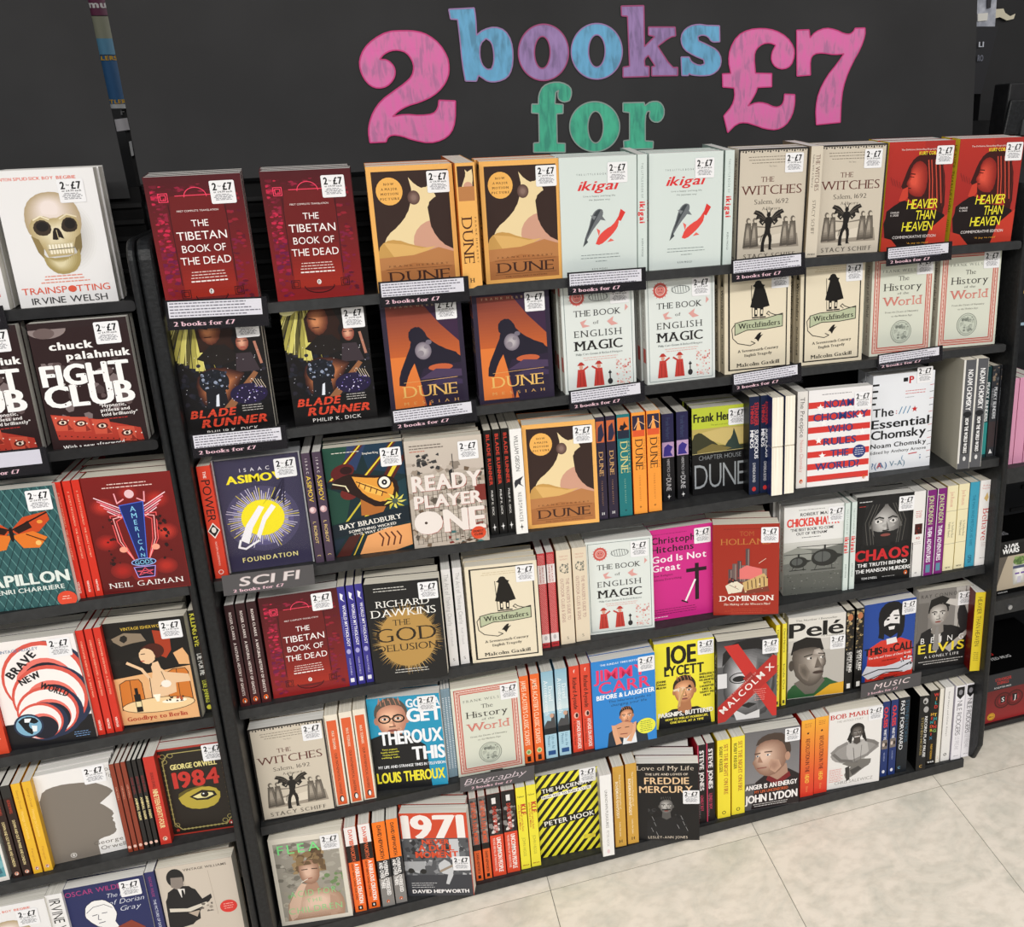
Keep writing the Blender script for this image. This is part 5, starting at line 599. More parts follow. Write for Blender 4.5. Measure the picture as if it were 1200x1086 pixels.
def lyd(A):
    A.grad(0, 0, 128, 130, '#6d6c6e', '#858385', 5); A.poly([(16, 197), (26, 128), (50, 110), (100, 104), (128, 124), (128, 197)], '#241c1e'); A.poly([(56, 96), (96, 90), (100, 118), (74, 130), (54, 118)], '#b08c78'); A.poly([(54, 114), (76, 130), (102, 112), (106, 124), (76, 144), (50, 126)], '#7a1f24')
    A.poly([(26, 36), (34, 18), (60, 8), (92, 14), (104, 40), (106, 66), (94, 78), (84, 40), (50, 30)], '#4a3c34'); A.sp([(24, 52), (30, 34), (54, 24), (82, 30), (94, 50), (96, 80), (88, 100), (62, 118), (40, 112), (26, 96), (22, 84), (18, 78), (24, 68)], '#8f6c5a', '#e0c0ab', 14, -12, -12, .25); A.sp([(60, 74), (78, 78), (84, 96), (70, 110), (58, 100), (54, 86)], '#c29c86', '#a98370', 5); [A.line([(34, 40+i*3), (72, 38+i*3)], .6, '#b08c78') for i in range(3)]; A.ell(98, 72, 6, 11, '#b9907a'); A.line([(24, 56), (36, 55)], 2.6, '#4a342a'); A.line([(46, 54), (62, 55)], 2.6, '#4a342a'); A.ell(31, 62, 4.6, 2.2, '#e9e4de'); A.ell(30, 62, 2, 2, '#26405a'); A.ell(54, 62, 5.4, 2.4, '#e9e4de'); A.ell(53, 62, 2.2, 2.2, '#26405a'); A.poly([(34, 60), (30, 78), (42, 80)], '#a07a66'); A.line([(30, 93), (50, 93)], 2.4, '#8a4c44'); A.line([(60, 90), (56, 104)], 1, '#9a7460')
    A.T('ANGER IS AN ENERGY', 62, 140, 11.5, '#f4f0ee', 'k', 118, tr=.04); A.T('MY LIFE UNCENSORED', 62, 153, 7, '#d8683c', 'b', 76, tr=.06); A.T('JOHN LYDON', 62, 170, 19, '#f4f0ee', 'k', 120, tr=.03); A.gk(16, 104, 185, 2, 5, '#d8d4d2', 1.6)
book('spiky', 'grey book with close-up stern man and white capitals', 28, '#5a585a', '#3a3a3c', '#2a2a2c', lyd, lambda A: A.V('ANGER IS AN ENERGY', 20, 120, 8, '#f4f0ee', 'k'), 'g', 125, 198)
book('revolution', 'orange-to-red spine with black star and purple capitals', 26, '#e8842c', '#f0a030', '#d8482c', None, lambda A: (A.grad(0, 0, A.w, 197, '#f4b03a', '#dd3a28', 16), A.gk(A.w*.2, A.w*.8, 10, 3, 4, '#a85a1c', 1.2), A.poly([(A.w/2+(4 if k % 2 == 0 else 1.6)*math.sin(k*.6283), 34-(4 if k % 2 == 0 else 1.6)*math.cos(k*.6283)) for k in range(10)], '#2a1a14'), A.V('REVOLUTION IN THE', 48, 86, A.w*.3, '#6a2414', 'b', None, .05), A.V('HEAD', 140, 22, A.w*.3, '#f6c850', 'b', None, .05), A.gk(A.w*.4, A.w*.6, 172, 5, 3, '#f2a060', 1)), 'g')
def mar(A):
    A.T('BOB MARLEY', 4, 14, 12, '#c23a30', 'r', 116, 'l', tr=.1); A.T('BOB MARLEY', 4.4, 14, 11.6, '#c23a30', 'R', 116, 'l', tr=.1); A.T('THE UNTOLD STORY', 50, 27, 5, '#a09c98', 'n', 62); A.T('CHRIS SALEWICZ', 64, 187, 8, '#9a9692', 'n', 92)
    A.poly([(22, 96), (10, 104), (6, 118), (24, 134), (60, 140), (90, 130), (122, 108), (116, 94), (92, 84), (60, 80), (36, 86)], '#9a9794'); A.poly([(44, 84), (92, 84), (98, 118), (84, 138), (54, 138), (44, 116)], '#b9b6b3'); A.poly([(34, 138), (60, 130), (104, 136), (102, 150), (86, 158), (60, 176), (44, 178), (40, 164), (56, 150)], '#77746f'); A.line([(12, 108), (30, 128), (70, 138)], 7, '#6f6c69'); A.line([(118, 102), (94, 124), (62, 134)], 7, '#8b8885'); A.line([(10, 106), (24, 94), (44, 86)], 8, '#8b8885'); A.line([(118, 100), (108, 92), (92, 86)], 8, '#7a7774'); A.poly([(42, 150), (52, 146), (54, 182), (46, 186)], '#3a3836'); A.poly([(54, 158), (74, 150), (82, 158), (60, 172)], '#4a4846'); A.line([(60, 100), (64, 136)], 1.5, '#5a5856'); A.line([(80, 96), (78, 134)], 1.2, '#6a6866'); person(A, 68, 62, 17, '#6d6762', '#22201f', '#4a4541', '#141312', 'dread', beard=0, body='#a9a6a3', bw=.2, bh=88); A.line([(62, 72), (74, 72)], 2, '#e9e6e2')
    A.gk(4, 38, 150, 8, 4.4, '#d8807a', 1.2, 'l')
book('crosslegged', 'white book with seated cross-legged dreadlocked man photo', 28, '#e9e7e4', '#e2e0dd', '#dcdad7', mar, lambda A: A.V('BOB MARLEY', 30, 90, 8, '#c23a30', 'r'), 'c', 126, 200)
book('oasis', 'navy spine with red band name and small photo', 17, '#1c2c5e', '#20346e', '#1c2c5e', None, lambda A: (A.V('OASIS', 14, 54, A.w*.5, '#d83a3c', 'k', None, .03), A.V('WHAT THE STORY', 72, 46, A.w*.36, '#f2f2f6', 'b', None, .03), A.rect(A.w*.1, 100, A.w*.9, 124, '#7a706a'), A.ell(A.w*.35, 112, 3, 5, '#d8c8bc'), A.ell(A.w*.7, 112, 3, 5, '#3a302c'), A.gk(A.w*.4, A.w*.6, 134, 8, 3, '#aab4d8', 1), A.ell(A.w/2, 184, 3.4, 4.4, '#e6e6ee')), 'c')
book('forward', 'black spine with tall white letters and blue word beneath', 25, '#14181c', '#181d24', '#14181c', None, lambda A: (A.V('FAST FORWARD', 8, 128, A.w*.34, '#f0f2f4', 'n', A.w*.34, .06), A.V('STEPHEN MORRIS', 8, 110, A.w*.3, '#33566c', 'n', A.w*.76, .06), A.T('C', A.w*.3, 184, 6, '#7ab4d8', 'b')), 'c')
book('record', 'black spine with portrait patches and gold author name', 24, '#111112', '#151516', '#111112', None, lambda A: (A.ell(A.w*.6, 14, 6, 8, '#b8b6b4'), A.ell(A.w*.55, 16, 3, 4, '#2a2a2a'), A.ell(A.w*.7, 36, 6, 8, '#a8a6a4'), A.V('RECORD PLAY PAUSE', 54, 108, A.w*.26, '#e8e8e6', 'b', A.w*.76, .04), A.V('STEPHEN MORRIS', 56, 100, A.w*.24, '#8a7a4c', 'b', A.w*.4, .04), A.T('C', A.w*.5, 186, 7, '#c9a04c', 'b')), 'c')
book('wild', 'black spine with multicoloured stacked letters', 22, '#131210', '#171512', '#131210', None, lambda A: ([A.T(ch, A.w*.72, 12+i*10.5, 8, c, 'k') for i, (ch, c) in enumerate(zip('WILD THING', ('#c8342c', '#d87a2c', '#3a9a9c', '#c8342c', '#fff', '#e0b83c', '#3a9a9c', '#d8582c', '#c8342c', '#7aa85c')))], [A.T(ch, A.w*.35, 62+i*10.5, 7, c, 'k') for i, (ch, c) in enumerate(zip('HENDRIX', ('#e0a83c', '#c8342c', '#3a9a9c', '#d8582c', '#c9b83c', '#c8342c', '#3a7a9c')))], A.V('PHILIP NORMAN', 142, 40, A.w*.22, '#d8a83c', 'b'), A.T('W&N', A.w/2, 190, 4, '#eee', 'k')), 'c')
book('whitethin', 'thin plain cream spine', 11, '#e6e1d4', '#e9e4d8', '#e2ddd0', None, lambda A: A.gk(A.w*.4, A.w*.6, 180, 3, 3, '#c2605a', 1), 'c')
book('whitebird', 'white spine with thin grey print and tiny badge', 19, '#e6e4e1', '#e9e7e4', '#e2e0dd', None, lambda A: (A.V('Small Hours and Other Essays', 12, 118, A.w*.16, '#6a6866', 'n'), A.ring(A.w/2, 180, 3, 1.6, '#3a3a3a')), 'w')
book('freak', 'white spine with outlined capitals and black face emblem', 22, '#e9e6ec', '#edebf0', '#e4e2e8', None, lambda A: (A.poly([(A.w*.15, 4), (A.w*.9, 4), (A.w*.9, 26), (A.w*.5, 36), (A.w*.15, 26)], '#1c1b1e'), A.ell(A.w*.52, 18, 5, 7, '#8a888e'), A.V('NILE RODGERS', 40, 92, A.w*.5, '#4a484e', 'l', None, .08), A.V('LE FREAK', 136, 36, A.w*.44, '#b8b6bc', 'l', None, .08), A.gk(A.w*.2, A.w*.8, 188, 1, 3, '#9a98a0', 1.6)), 'c')
# left bay
def tra(A):
    for i, (s_, w_) in enumerate((('RENTON', 22), ('SPUD', 18), ('SICK BOY', 31), ('BEGBIE', 25))): A.T(s_, 13+(0, 22, 48, 80)[i], 12, 4.2, '#dd5a40', 'b', w_)
    A.sp([(76+42*math.cos(a*.3), 94+54*math.sin(a*.3)) for a in range(21)], '#e6e5e4', '#b5b2ae', 10); A.sp([(30, 84), (29, 66), (34, 48), (46, 36), (62, 31), (80, 33), (93, 42), (101, 58), (102, 76), (98, 90), (92, 98), (60, 96), (34, 92)], '#b39f7e', '#ecdfd9', 12, -4, -16, .3)
    A.sp([(34, 72), (50, 64), (66, 70), (84, 63), (98, 70), (98, 94), (94, 104), (86, 108), (84, 122), (50, 124), (46, 110), (38, 104), (33, 92)], '#b8a577', '#e2d7b6', 9, -4, 0, .35); A.poly([(33, 92), (42, 98), (46, 112), (44, 126), (38, 116)], '#8f7c50'); A.poly([(98, 92), (90, 98), (86, 110), (90, 126), (96, 112)], '#7d6c44')
    A.poly([(44, 118), (50, 126), (84, 124), (91, 114), (92, 128), (86, 142), (76, 149), (60, 150), (50, 143), (44, 132)], '#a6945f'); A.sp([(46, 122), (52, 128), (82, 127), (89, 118), (90, 128), (84, 140), (75, 147), (61, 148), (52, 141), (46, 132)], '#a6945f', '#ddd2ac', 7, -5, 0, .3); A.poly([(38, 78), (46, 70), (57, 72), (62, 82), (57, 92), (46, 93), (39, 88)], '#3a2e22'); A.poly([(74, 80), (80, 69), (91, 69), (96, 78), (93, 88), (82, 90), (75, 87)], '#33281d'); A.ell(50, 80, 8, 7, '#1a140f'); A.ell(86, 78, 7, 7, '#17110c'); A.poly([(63, 84), (68, 82), (72, 86), (75, 99), (69, 96), (67, 100), (60, 99)], '#20170f'); A.line([(67, 86), (67.6, 98)], 1, '#c9bb92')
    A.line([(40, 70), (50, 65), (60, 70)], 2, '#efe4c6'); A.line([(74, 70), (84, 64), (96, 68)], 2, '#e4d8b8'); A.poly([(50, 106), (86, 104), (84, 118), (53, 120)], '#c9bd98')
    for i in range(8): A.rect(53+i*4, 106, 55.6+i*4, 113, '#f1ead6', True); A.rect(54+i*3.8, 114, 56.4+i*3.8, 120, '#efe6cf', True)
    A.line([(52, 113.5), (86, 112)], 1, '#3a2f24'); A.gk(28, 102, 152, 3, 4.4, '#e28a74', 1.4)
    A.T('TRAINSPOTTING', 64, 172, 9.5, '#dd5a40', 'n', 116); A.ell(72, 172, 4.8, 5, '#dd5a40'); A.T('IRVINE WELSH', 66, 187, 9.5, '#2c2b2c', 'n', 100)
book('skull', 'white book with a large skull and orange title', 27, '#e9e8e8', '#e6e5e4', '#e0dfde', tra, lambda A: A.V('IRVINE WELSH', 10, 110, A.w*.6, '#1c1c1c', 'n'), 'g', 130, 197)
def fig(A):
    A.ell(24, 10, 26, 14, '#8a7c7a'); A.rect(0, 0, 130, 10, '#2a1a1b'); A.ell(20, 16, 14, 8, '#6a5a58'); A.T('chuck', 52, 36, 11, '#f2f0ee', 'k', 58, rot=0); A.T('palahniuk', 86, 52, 11, '#f2f0ee', 'k', 86)
    A.blobs(30, 8, 60, 126, 150, 5, 10, ['#5a4a4a', '#7a6c6c', '#4a3c3c'], 4); A.T('FIGHT', 64, 80, 30, '#f4f3f2', 'k', 120, tr=.04); A.T('CLUB', 64, 112, 32, '#f4f3f2', 'k', 122, tr=.04); A.blobs(22, 12, 64, 122, 130, .6, 1.8, ['#3a2a2a', '#bdb6b6'], 6)
    for i, s_ in enumerate(('"Hypnotic,', 'pitiless and', 'told brilliantly"')): A.T(s_, 74, 132+i*7, 5, '#f2eeec', 'b', (36, 40, 50)[i], 'l')
    A.gk(76, 112, 153, 1, 4, '#a8302c', 1.6, 'l'); A.poly([(6, 138), (60, 150), (124, 172), (126, 192), (10, 178)], '#b0382a')
    for x, y in ((20, 152), (44, 156), (72, 163), (104, 178)): A.poly([(x-13, y-12), (x+11, y-9), (x+12, y+14), (x-11, y+12)], '#c9513c'); A.ell(x, y, 8, 5, '#5d1c16'); A.ell(x, y, 5, 3, '#f0dcc8'); A.ell(x, y, 2.2, 2.4, '#241010'); A.poly([(x+6, y+2), (x+12, y+12), (x+5, y+13)], '#8a2a20')
    for i in range(15): A.ell(12+i*8, 144+i*2.6, 1.1, 1.1, '#f0d8c8', 6, keep=True); A.ell(12+i*8, 172+i*1.4, 1.1, 1.1, '#4a1410', 6, keep=True)
    A.k += 1; A.T('With a new afterword', 56, 191, 6, '#f4f2f0', 'b', 84)
book('fightclub', 'brown-black book with ragged white capitals and film strip eyes', 17, '#2a1718', '#2a1718', '#241314', fig, lambda A: A.V('FIGHT CLUB', 30, 90, 8, '#f4f3f2', 'k'), 'g', 132, 194)
def pap(A):
    A.rect(0, 0, 130, 197, '#2f5a5c')
    for i in range(-12, 16): A.line([(i*12, 0), (i*12+90, 197)], 1.3, '#5c8c8a'); A.line([(i*12+90, 0), (i*12, 197)], 1, '#1c3a3e')
    for q in (-1, 1): A.poly([(60, 66), (60+q*20, 46), (60+q*54, 40), (60+q*56, 54), (60+q*38, 72), (60+q*10, 76)], '#c94a1e'); A.poly([(60, 74), (60+q*30, 70), (60+q*48, 82), (60+q*34, 98), (60+q*12, 96)], '#e07828'); A.poly([(60+q*4, 66), (60+q*26, 52), (60+q*30, 64), (60+q*10, 72)], '#2a1410'); A.line([(60, 66), (60+q*54, 42)], 2.4, '#1a0e0c'); A.line([(60+q*20, 74), (60+q*44, 88)], 1.6, '#1a0e0c'); A.ell(60+q*34, 90, 4, 4, '#f2c070'); A.ell(60+q*42, 56, 4, 3, '#e89a40')
    A.ell(60, 72, 3, 12, '#1a0e0c'); A.T('PAPILLON', 64, 148, 18, '#dfe8e2', 'k', 124, tr=.06); A.T('HENRI CHARRIERE', 64, 166, 7.4, '#dfe8e2', 'b', 104); A.ell(116, 188, 14, 13, '#dd4a30'); A.gk(108, 122, 184, 2, 4, '#f4c8b8', 1.2)
book('butterfly', 'teal mesh-patterned book with orange butterfly', 24, '#2f5a5c', '#2a5052', '#2a5052', pap, lambda A: A.V('PAPILLON', 30, 90, 8, '#eee', 'k'), 'g')
book('gatsby', 'red spine with fine cream print', 15, '#c0291d', '#d0301f', '#c0291d', None, lambda A: (A.V('F. SCOTT FITZGERALD  THE GREAT GATSBY', 18, 112, A.w*.2, '#f2c8a8', 'r'), A.V('VINTAGE', 168, 20, A.w*.24, '#f6ece0', 'b')), 'g')
def ame(A):
    A.grad(0, 0, 130, 197, '#7a1a18', '#5c1212', 6); [A.sp([(x+r_*math.cos(a*.7), y+r_*.8*math.sin(a*.7)) for a in range(9)], '#7e1c19', c_, 5) for x, y, r_, c_ in ((24, 50, 20, '#c23428'), (104, 44, 20, '#b82c22'), (20, 110, 18, '#b8261f'), (108, 100, 20, '#c83a2c'), (34, 160, 18, '#a8221c'), (100, 158, 18, '#b02a20'), (64, 30, 16, '#a82820'), (66, 168, 20, '#9c1f1a'))]; A.gk(24, 106, 14, 2, 5.4, '#e8c8c0', 1.6)
    for q in (-1, 1):
        for i in range(5): A.line([(66+q*18, 54+i*4), (66+q*(52-i*4), 34+i*6)], 1.6, '#f08a9c' if i % 2 else '#f4d0d8')
        for i in range(3): A.line([(66+q*16, 66+i*2), (66+q*(34-i*4), 66+i*5), (66+q*(30-i*4), 110), (66+q*10, 146)], 1.4, '#f05a5c' if i != 1 else '#f6b0b0')
        A.line([(66+q*10, 40), (66+q*20, 46), (66+q*22, 30)], 2, '#f4a0a8'); A.blobs(14, 66+q*40-8, 70, 66+q*40+8, 150, 2, 5, ['#241012', '#3a1414'], 3+q); A.ell(66+q*24, 124, 6, 5, '#f0a088')
    A.ell(66, 32, 7, 7, '#e8c0c4'); A.poly([(48, 50), (84, 46), (74, 142), (62, 142)], '#17286c'); A.line([(48, 50), (84, 46), (74, 142), (62, 142)], 1.2, '#4a6ad8', True)
    for i, ch in enumerate('AMERICAN'): A.T(ch, 67+i*.25, 57+i*11.3, 8.6-i*.3, '#8ad0f2', 'n')
    A.ell(68, 148, 18, 6, '#16123a'); A.ring(68, 148, 18, 1.2, '#9ab8f4', 6); A.T('GODS', 68, 148, 7, '#8ad0f2', 'n', 26); A.poly([(52, 156), (84, 156), (80, 174), (56, 174)], '#2a1030'); A.line([(52, 156), (84, 156), (80, 174), (56, 174)], 1.2, '#b0a0f0', True); A.line([(58, 170), (68, 158), (78, 170), (56, 163), (80, 163)], 1, '#f05a6c', True); A.T('NEIL GAIMAN', 66, 184, 9, '#f2ece8', 'r', 110, tr=.25)
book('neon', 'deep red book with neon winged sign in blue and pink', 30, '#7a1a18', '#3a6a3c', '#6a1614', ame, lambda A: A.V('AMERICAN GODS', 30, 100, 8, '#fff', 'b'), 'c', 131, 198)
def bnw(A):
    A.rect(0, 0, 130, 197, '#f0ebe8'); A.rect(0, 150, 130, 197, '#16161a')
    sp_ = ((72, 74, 62, 68), (74, 110, 56, 60), (66, 134, 46, 46), (52, 150, 34, 34))
    for cx, cy, rx, ry in sp_: A.ell(cx+6, cy+2, rx+2, ry+2, '#26304a', 30); A.ell(cx+1, cy, rx, ry, '#d8584a', 30); A.ell(cx, cy+2, rx*.92, ry*.92, '#f6efec', 30); A.ell(cx+2, cy+10, rx*.7, ry*.7, '#e8766a', 28); A.ell(cx+4, cy+13, rx*.62, ry*.62, '#1a1c2a', 28)
    A.ell(34, 156, 22, 22, '#26304a', 26); A.ell(34, 156, 19, 19, '#7fb0cc', 26); A.poly([(20, 146), (30, 139), (44, 141), (50, 150), (44, 154), (36, 150), (34, 158), (40, 166), (36, 173), (28, 166), (24, 156)], '#10161c'); A.poly([(30, 142), (40, 143), (36, 150), (29, 149)], '#eef4f6'); A.poly([(38, 156), (46, 158), (44, 168), (38, 168)], '#eef4f6')
    A.T('VINTAGE HUXLEY', 44, 18, 5, '#6a80a0', 'n', 60); A.T('BRAVE', 44, 44, 13, '#1c1a1e', 'k', 58, rot=-42); A.T('NEW', 52, 70, 11, '#1c1a1e', 'k', 34, rot=-22); A.T('WORLD', 84, 96, 11, '#1c1a1e', 'k', 44, rot=32); A.gk(96, 124, 180, 3, 4, '#7aa0d0', 1.1)
book('spirals', 'black and white book with red-edged spiral bands and globe', 22, '#16161a', '#1a1a1c', '#16161a', bnw, lambda A: A.V('BRAVE NEW WORLD', 30, 100, 7, '#fff', 'b'), 'g')
book('vintagered', 'narrow red spine with small cream print', 14, '#c42a1e', '#d13222', '#c42a1e', None, lambda A: (A.V('CHRISTOPHER ISHERWOOD  A SINGLE MAN', 20, 104, A.w*.24, '#f2c8a8', 'r'), A.V('VINTAGE', 168, 20, A.w*.3, '#f6ece0', 'b')), 'g')
def ber(A):
    A.rect(3, 4, 127, 193, '#171412'); A.T('VINTAGE ISHERWOOD', 66, 13, 5.4, '#c9a83c', 'b', 72); A.poly([(3, 104), (127, 92), (127, 193), (3, 193)], '#e6b07a'); A.poly([(78, 20), (104, 26), (102, 60), (92, 74), (80, 66)], '#a83a1e'); A.poly([(104, 66), (120, 58), (127, 74), (127, 90), (110, 88)], '#e6b07a'); A.poly([(10, 30), (34, 20), (60, 24), (66, 38), (44, 40), (26, 44)], '#8a7a66'); A.blobs(16, 4, 20, 70, 90, 4, 9, ['#201c19', '#171412'], 5)
    for x0, y0, x1, y1 in ((8, 108, 46, 164), (84, 96, 122, 158)): A.poly([(x0, y1), (x0+3, y0+6), (x0+14, y0), (x1-4, y0), (x1, y0+8), (x1, y1)], '#d0782e'); A.line([(x0, y1), (x0+3, y0+6), (x0+14, y0), (x1-4, y0), (x1, y0+8), (x1, y1)], 1.2, '#2a1a10'); A.line([(x0+20, y0), (x0+18, y1)], 1, '#2a1a10')
    A.ell(74, 58, 17, 14, '#4a1c12'); A.poly([(52, 56), (64, 50), (72, 56), (76, 72), (66, 82), (56, 80), (50, 70)], '#e9c49c'); A.poly([(54, 52), (70, 44), (88, 50), (90, 64), (80, 72), (76, 60), (64, 52)], '#4a1c12'); A.line([(54, 62), (60, 62)], 1.4, '#1a0e08'); A.line([(52, 75), (57, 75)], 1.6, '#b0281c'); A.line([(78, 74), (78, 88)], 1, '#2a1a10'); A.poly([(66, 82), (78, 78), (82, 96), (100, 108), (98, 140), (60, 150), (56, 120), (66, 104)], '#e9c49c'); A.poly([(80, 98), (122, 108), (124, 122), (92, 122)], '#e9c49c'); A.line([(66, 120), (50, 90), (30, 76)], 5, '#e9c49c'); A.line([(80, 98), (84, 118), (74, 126)], 1, '#2a1a10'); A.line([(60, 108), (58, 148)], 1.2, '#2a1a10')
    A.ell(84, 122, 8, 7, '#f4ece0'); A.ell(66, 160, 58, 14, '#f0cf9c', 30); A.ring(66, 160, 58, 1, '#2a1a10', 14); A.rect(30, 136, 40, 170, '#171412'); A.rect(32.5, 124, 37.5, 138, '#171412'); A.rect(31, 150, 39, 160, '#e9d8a8'); A.poly([(60, 140), (72, 140), (68, 154), (64, 154)], '#fff4e0'); A.ell(92, 156, 20, 4, '#fff4e0'); A.blobs(10, 78, 148, 108, 158, 2, 4, ['#2a1a10', '#b0522a'], 3); A.T('Goodbye to Berlin', 60, 182, 8, '#b0281c', 'R', 96)
book('restaurant', 'black and tan book with woman seated at a café table', 26, '#171412', '#c9c2b0', '#171412', ber, None, 'c', 131, 197)
book('killing', 'black spine with tall yellow lettering', 20, '#141412', '#191917', '#141412', None, lambda A: (A.V('KILLING EVE', 6, 62, A.w*.6, '#e6e04a', 'b', None, .04), A.V('DIE FOR ME', 82, 42, A.w*.6, '#e9e9e4', 'b', None, .04), A.V('LUKE JENNINGS', 134, 44, A.w*.5, '#d4d84a', 'b', None, .04), A.ell(A.w/2, 187, 4, 4.6, '#e6e04a')), 'c')
book('orangeleft', 'red-orange spine cut by the edge of the picture', 22, '#c93a24', '#d4472a', '#c93a24', None, lambda A: A.V('HUXLEY', 120, 50, 6, '#f6d8c0', 'n'), 'g')
def tea(A): A.rect(4, 6, 126, 191, '#5a9aa4'); A.blobs(50, 4, 6, 126, 191, 8, 18, ['#4a8894', '#7ab0b8', '#8cc0c4', '#3a7884'], 4, 6); A.poly([(60, 150), (110, 110), (122, 180), (80, 186)], '#3a6a78'); A.rect(0, 188, 130, 197, '#e4e2dc')
book('tealsea', 'teal painted book cut by the picture edge', 22, '#e4e2dc', '#3a6a78', '#e0ded8', tea, None, 'g', k=.915)
book('downout', 'black-brown spine with cream capitals', 17, '#2a1614', '#2c1a16', '#24120f', None, lambda A: (A.rect(0, 0, A.w, 26, '#2b2a28'), A.V('GEORGE ORWELL', 30, 30, A.w*.3, '#a83a28', 'k'), A.V('DOWN AND OUT IN PARIS AND LONDON', 74, 98, A.w*.3, '#e2cf98', 'b', None, .05), A.logo(A.w/2, 188, 4, '#e8a890')), 'g', k=.915)
book('yelloworwell', 'golden yellow spine with faint orange print', 18, '#e0ac28', '#e6b42e', '#e0ac28', None, lambda A: (A.V('George Orwell', 14, 40, A.w*.24, '#b0742c', 'n'), A.V('Homage to Catalonia', 60, 60, A.w*.3, '#f6d27c', 'n'), A.V('Penguin', 142, 30, A.w*.24, '#c08430', 'n'), A.logo(A.w/2, 186, 4, '#e8a890')), 'g', k=.915)
def wig(A):
    A.poly([(3, 50), (10, 34), (34, 28), (62, 30), (92, 36), (110, 48), (121, 60), (120, 66), (96, 84), (104, 92), (116, 110), (110, 118), (113, 122), (110, 127), (114, 132), (112, 142), (114, 150), (104, 158), (86, 160), (78, 166), (78, 197), (0, 197), (0, 60)], '#7d756c'); A.T('The Road', 84, 13, 9, '#7a746c', 'n', 50, 'l'); A.T('to Wigan', 92, 27, 9, '#7a746c', 'n', 46, 'l'); A.T('George', 96, 169, 8.5, '#6a645c', 'n', 50); A.T('Orwell', 102, 182, 8.5, '#6a645c', 'n', 42); A.ring(34, 184, 4.6, 1.4, '#d8d4ce'); A.ell(34, 184, 2, 3, '#d8d4ce')
book('silhouette', 'white book with grey silhouette of man in flat cap', 14, '#eae8e6', '#22201c', '#eae8e6', wig, lambda A: [A.line([(1, 90+i*12), (A.w-1, 96+i*12)], .8, '#9a8a3c') for i in range(8)], 'w', 125, 195, .915)
book('brownthin', 'thin reddish-brown spine', 9, '#7a3424', '#8a3c28', '#7a3424', None, lambda A: (A.V('ORWELL', 50, 30, A.w*.3, '#d8a088', 'n'), A.ell(A.w/2, 186, 2.6, 3.4, '#e8c0b0')), 'g', k=.915)
book('animalthin', 'thin black spine with cream capitals', 9, '#1c1a19', '#242120', '#1c1a19', None, lambda A: (A.V('GEORGE ORWELL', 36, 38, A.w*.5, '#7a2a2c', 'k'), A.V('ANIMAL FARM', 82, 50, A.w*.55, '#d8c890', 'k', None, .03), A.ell(A.w/2, 186, 2.6, 3.4, '#e8c0b0')), 'g', k=.915)
book('redorwell', 'wide red spine with cream block capitals', 22, '#a02a20', '#c43428', '#a02a20', None, lambda A: (A.V('GEORGE ORWELL', 34, 36, A.w*.24, '#7a1f18', 'k'), A.V('NINETEEN EIGHTY-FOUR', 72, 88, A.w*.42, '#e4c890', 'k', None, .02), A.logo(A.w/2, 184, 5, '#e8a890')), 'g', k=.915)
def n84(A):
    A.rect(4, 4, 126, 193, '#231d18'); A.rect(9, 9, 121, 188, '#231d18'); A.line([(24, 12), (106, 12), (118, 30), (118, 168), (106, 184), (24, 184), (12, 168), (12, 30)], 1.8, '#a89c60', True)
    for i in range(12): A.ring(12, 36+i*11, 1.8, .7, '#a89c60', n=8); A.ring(118, 36+i*11, 1.8, .7, '#a89c60', n=8); A.ring(28+i*7, 184, 1.8, .7, '#a89c60', n=8)
    for x, y in ((14, 16), (28, 16), (16, 28), (104, 176), (114, 168), (16, 172)): A.ring(x, y, 4.5, 1, '#a89c60')
    A.poly([(8+(5 if k % 2 == 0 else 2)*math.sin(k*.6283), 14-(5 if k % 2 == 0 else 2)*math.cos(k*.6283)) for k in range(10)], '#b03428'); A.poly([(16+(5 if k % 2 == 0 else 2)*math.sin(k*.6283), 184-(5 if k % 2 == 0 else 2)*math.cos(k*.6283)) for k in range(10)], '#b03428')
    A.T('GEORGE ORWELL', 66, 42, 11, '#e0d48c', 'k', 84, tr=.02); A.T('1984', 66, 72, 34, '#c2342c', 'k', 84, tr=.05); A.poly([(28, 112), (50, 98), (80, 92), (104, 104), (102, 128), (84, 142), (54, 142), (34, 130)], '#b5a23e'); A.poly([(48, 112), (72, 100), (94, 106), (98, 116), (80, 124), (60, 122)], '#231d18'); A.poly([(54, 113), (74, 105), (90, 109), (92, 114), (78, 119), (62, 118)], '#e6dc9c'); A.ell(76, 111, 7, 6.4, '#231d18'); A.ell(74, 109, 1.6, 1.6, '#fff'); A.poly([(28, 112), (50, 98), (80, 92), (70, 90), (46, 94), (30, 102)], '#5c5220'); A.logo(114, 182, 4.6, '#c2342c')
book('eye', 'black book with red border, big red year and yellow eye', 22, '#a83428', '#b8382a', '#a83428', n84, None, 'g', 126, 196, .915)
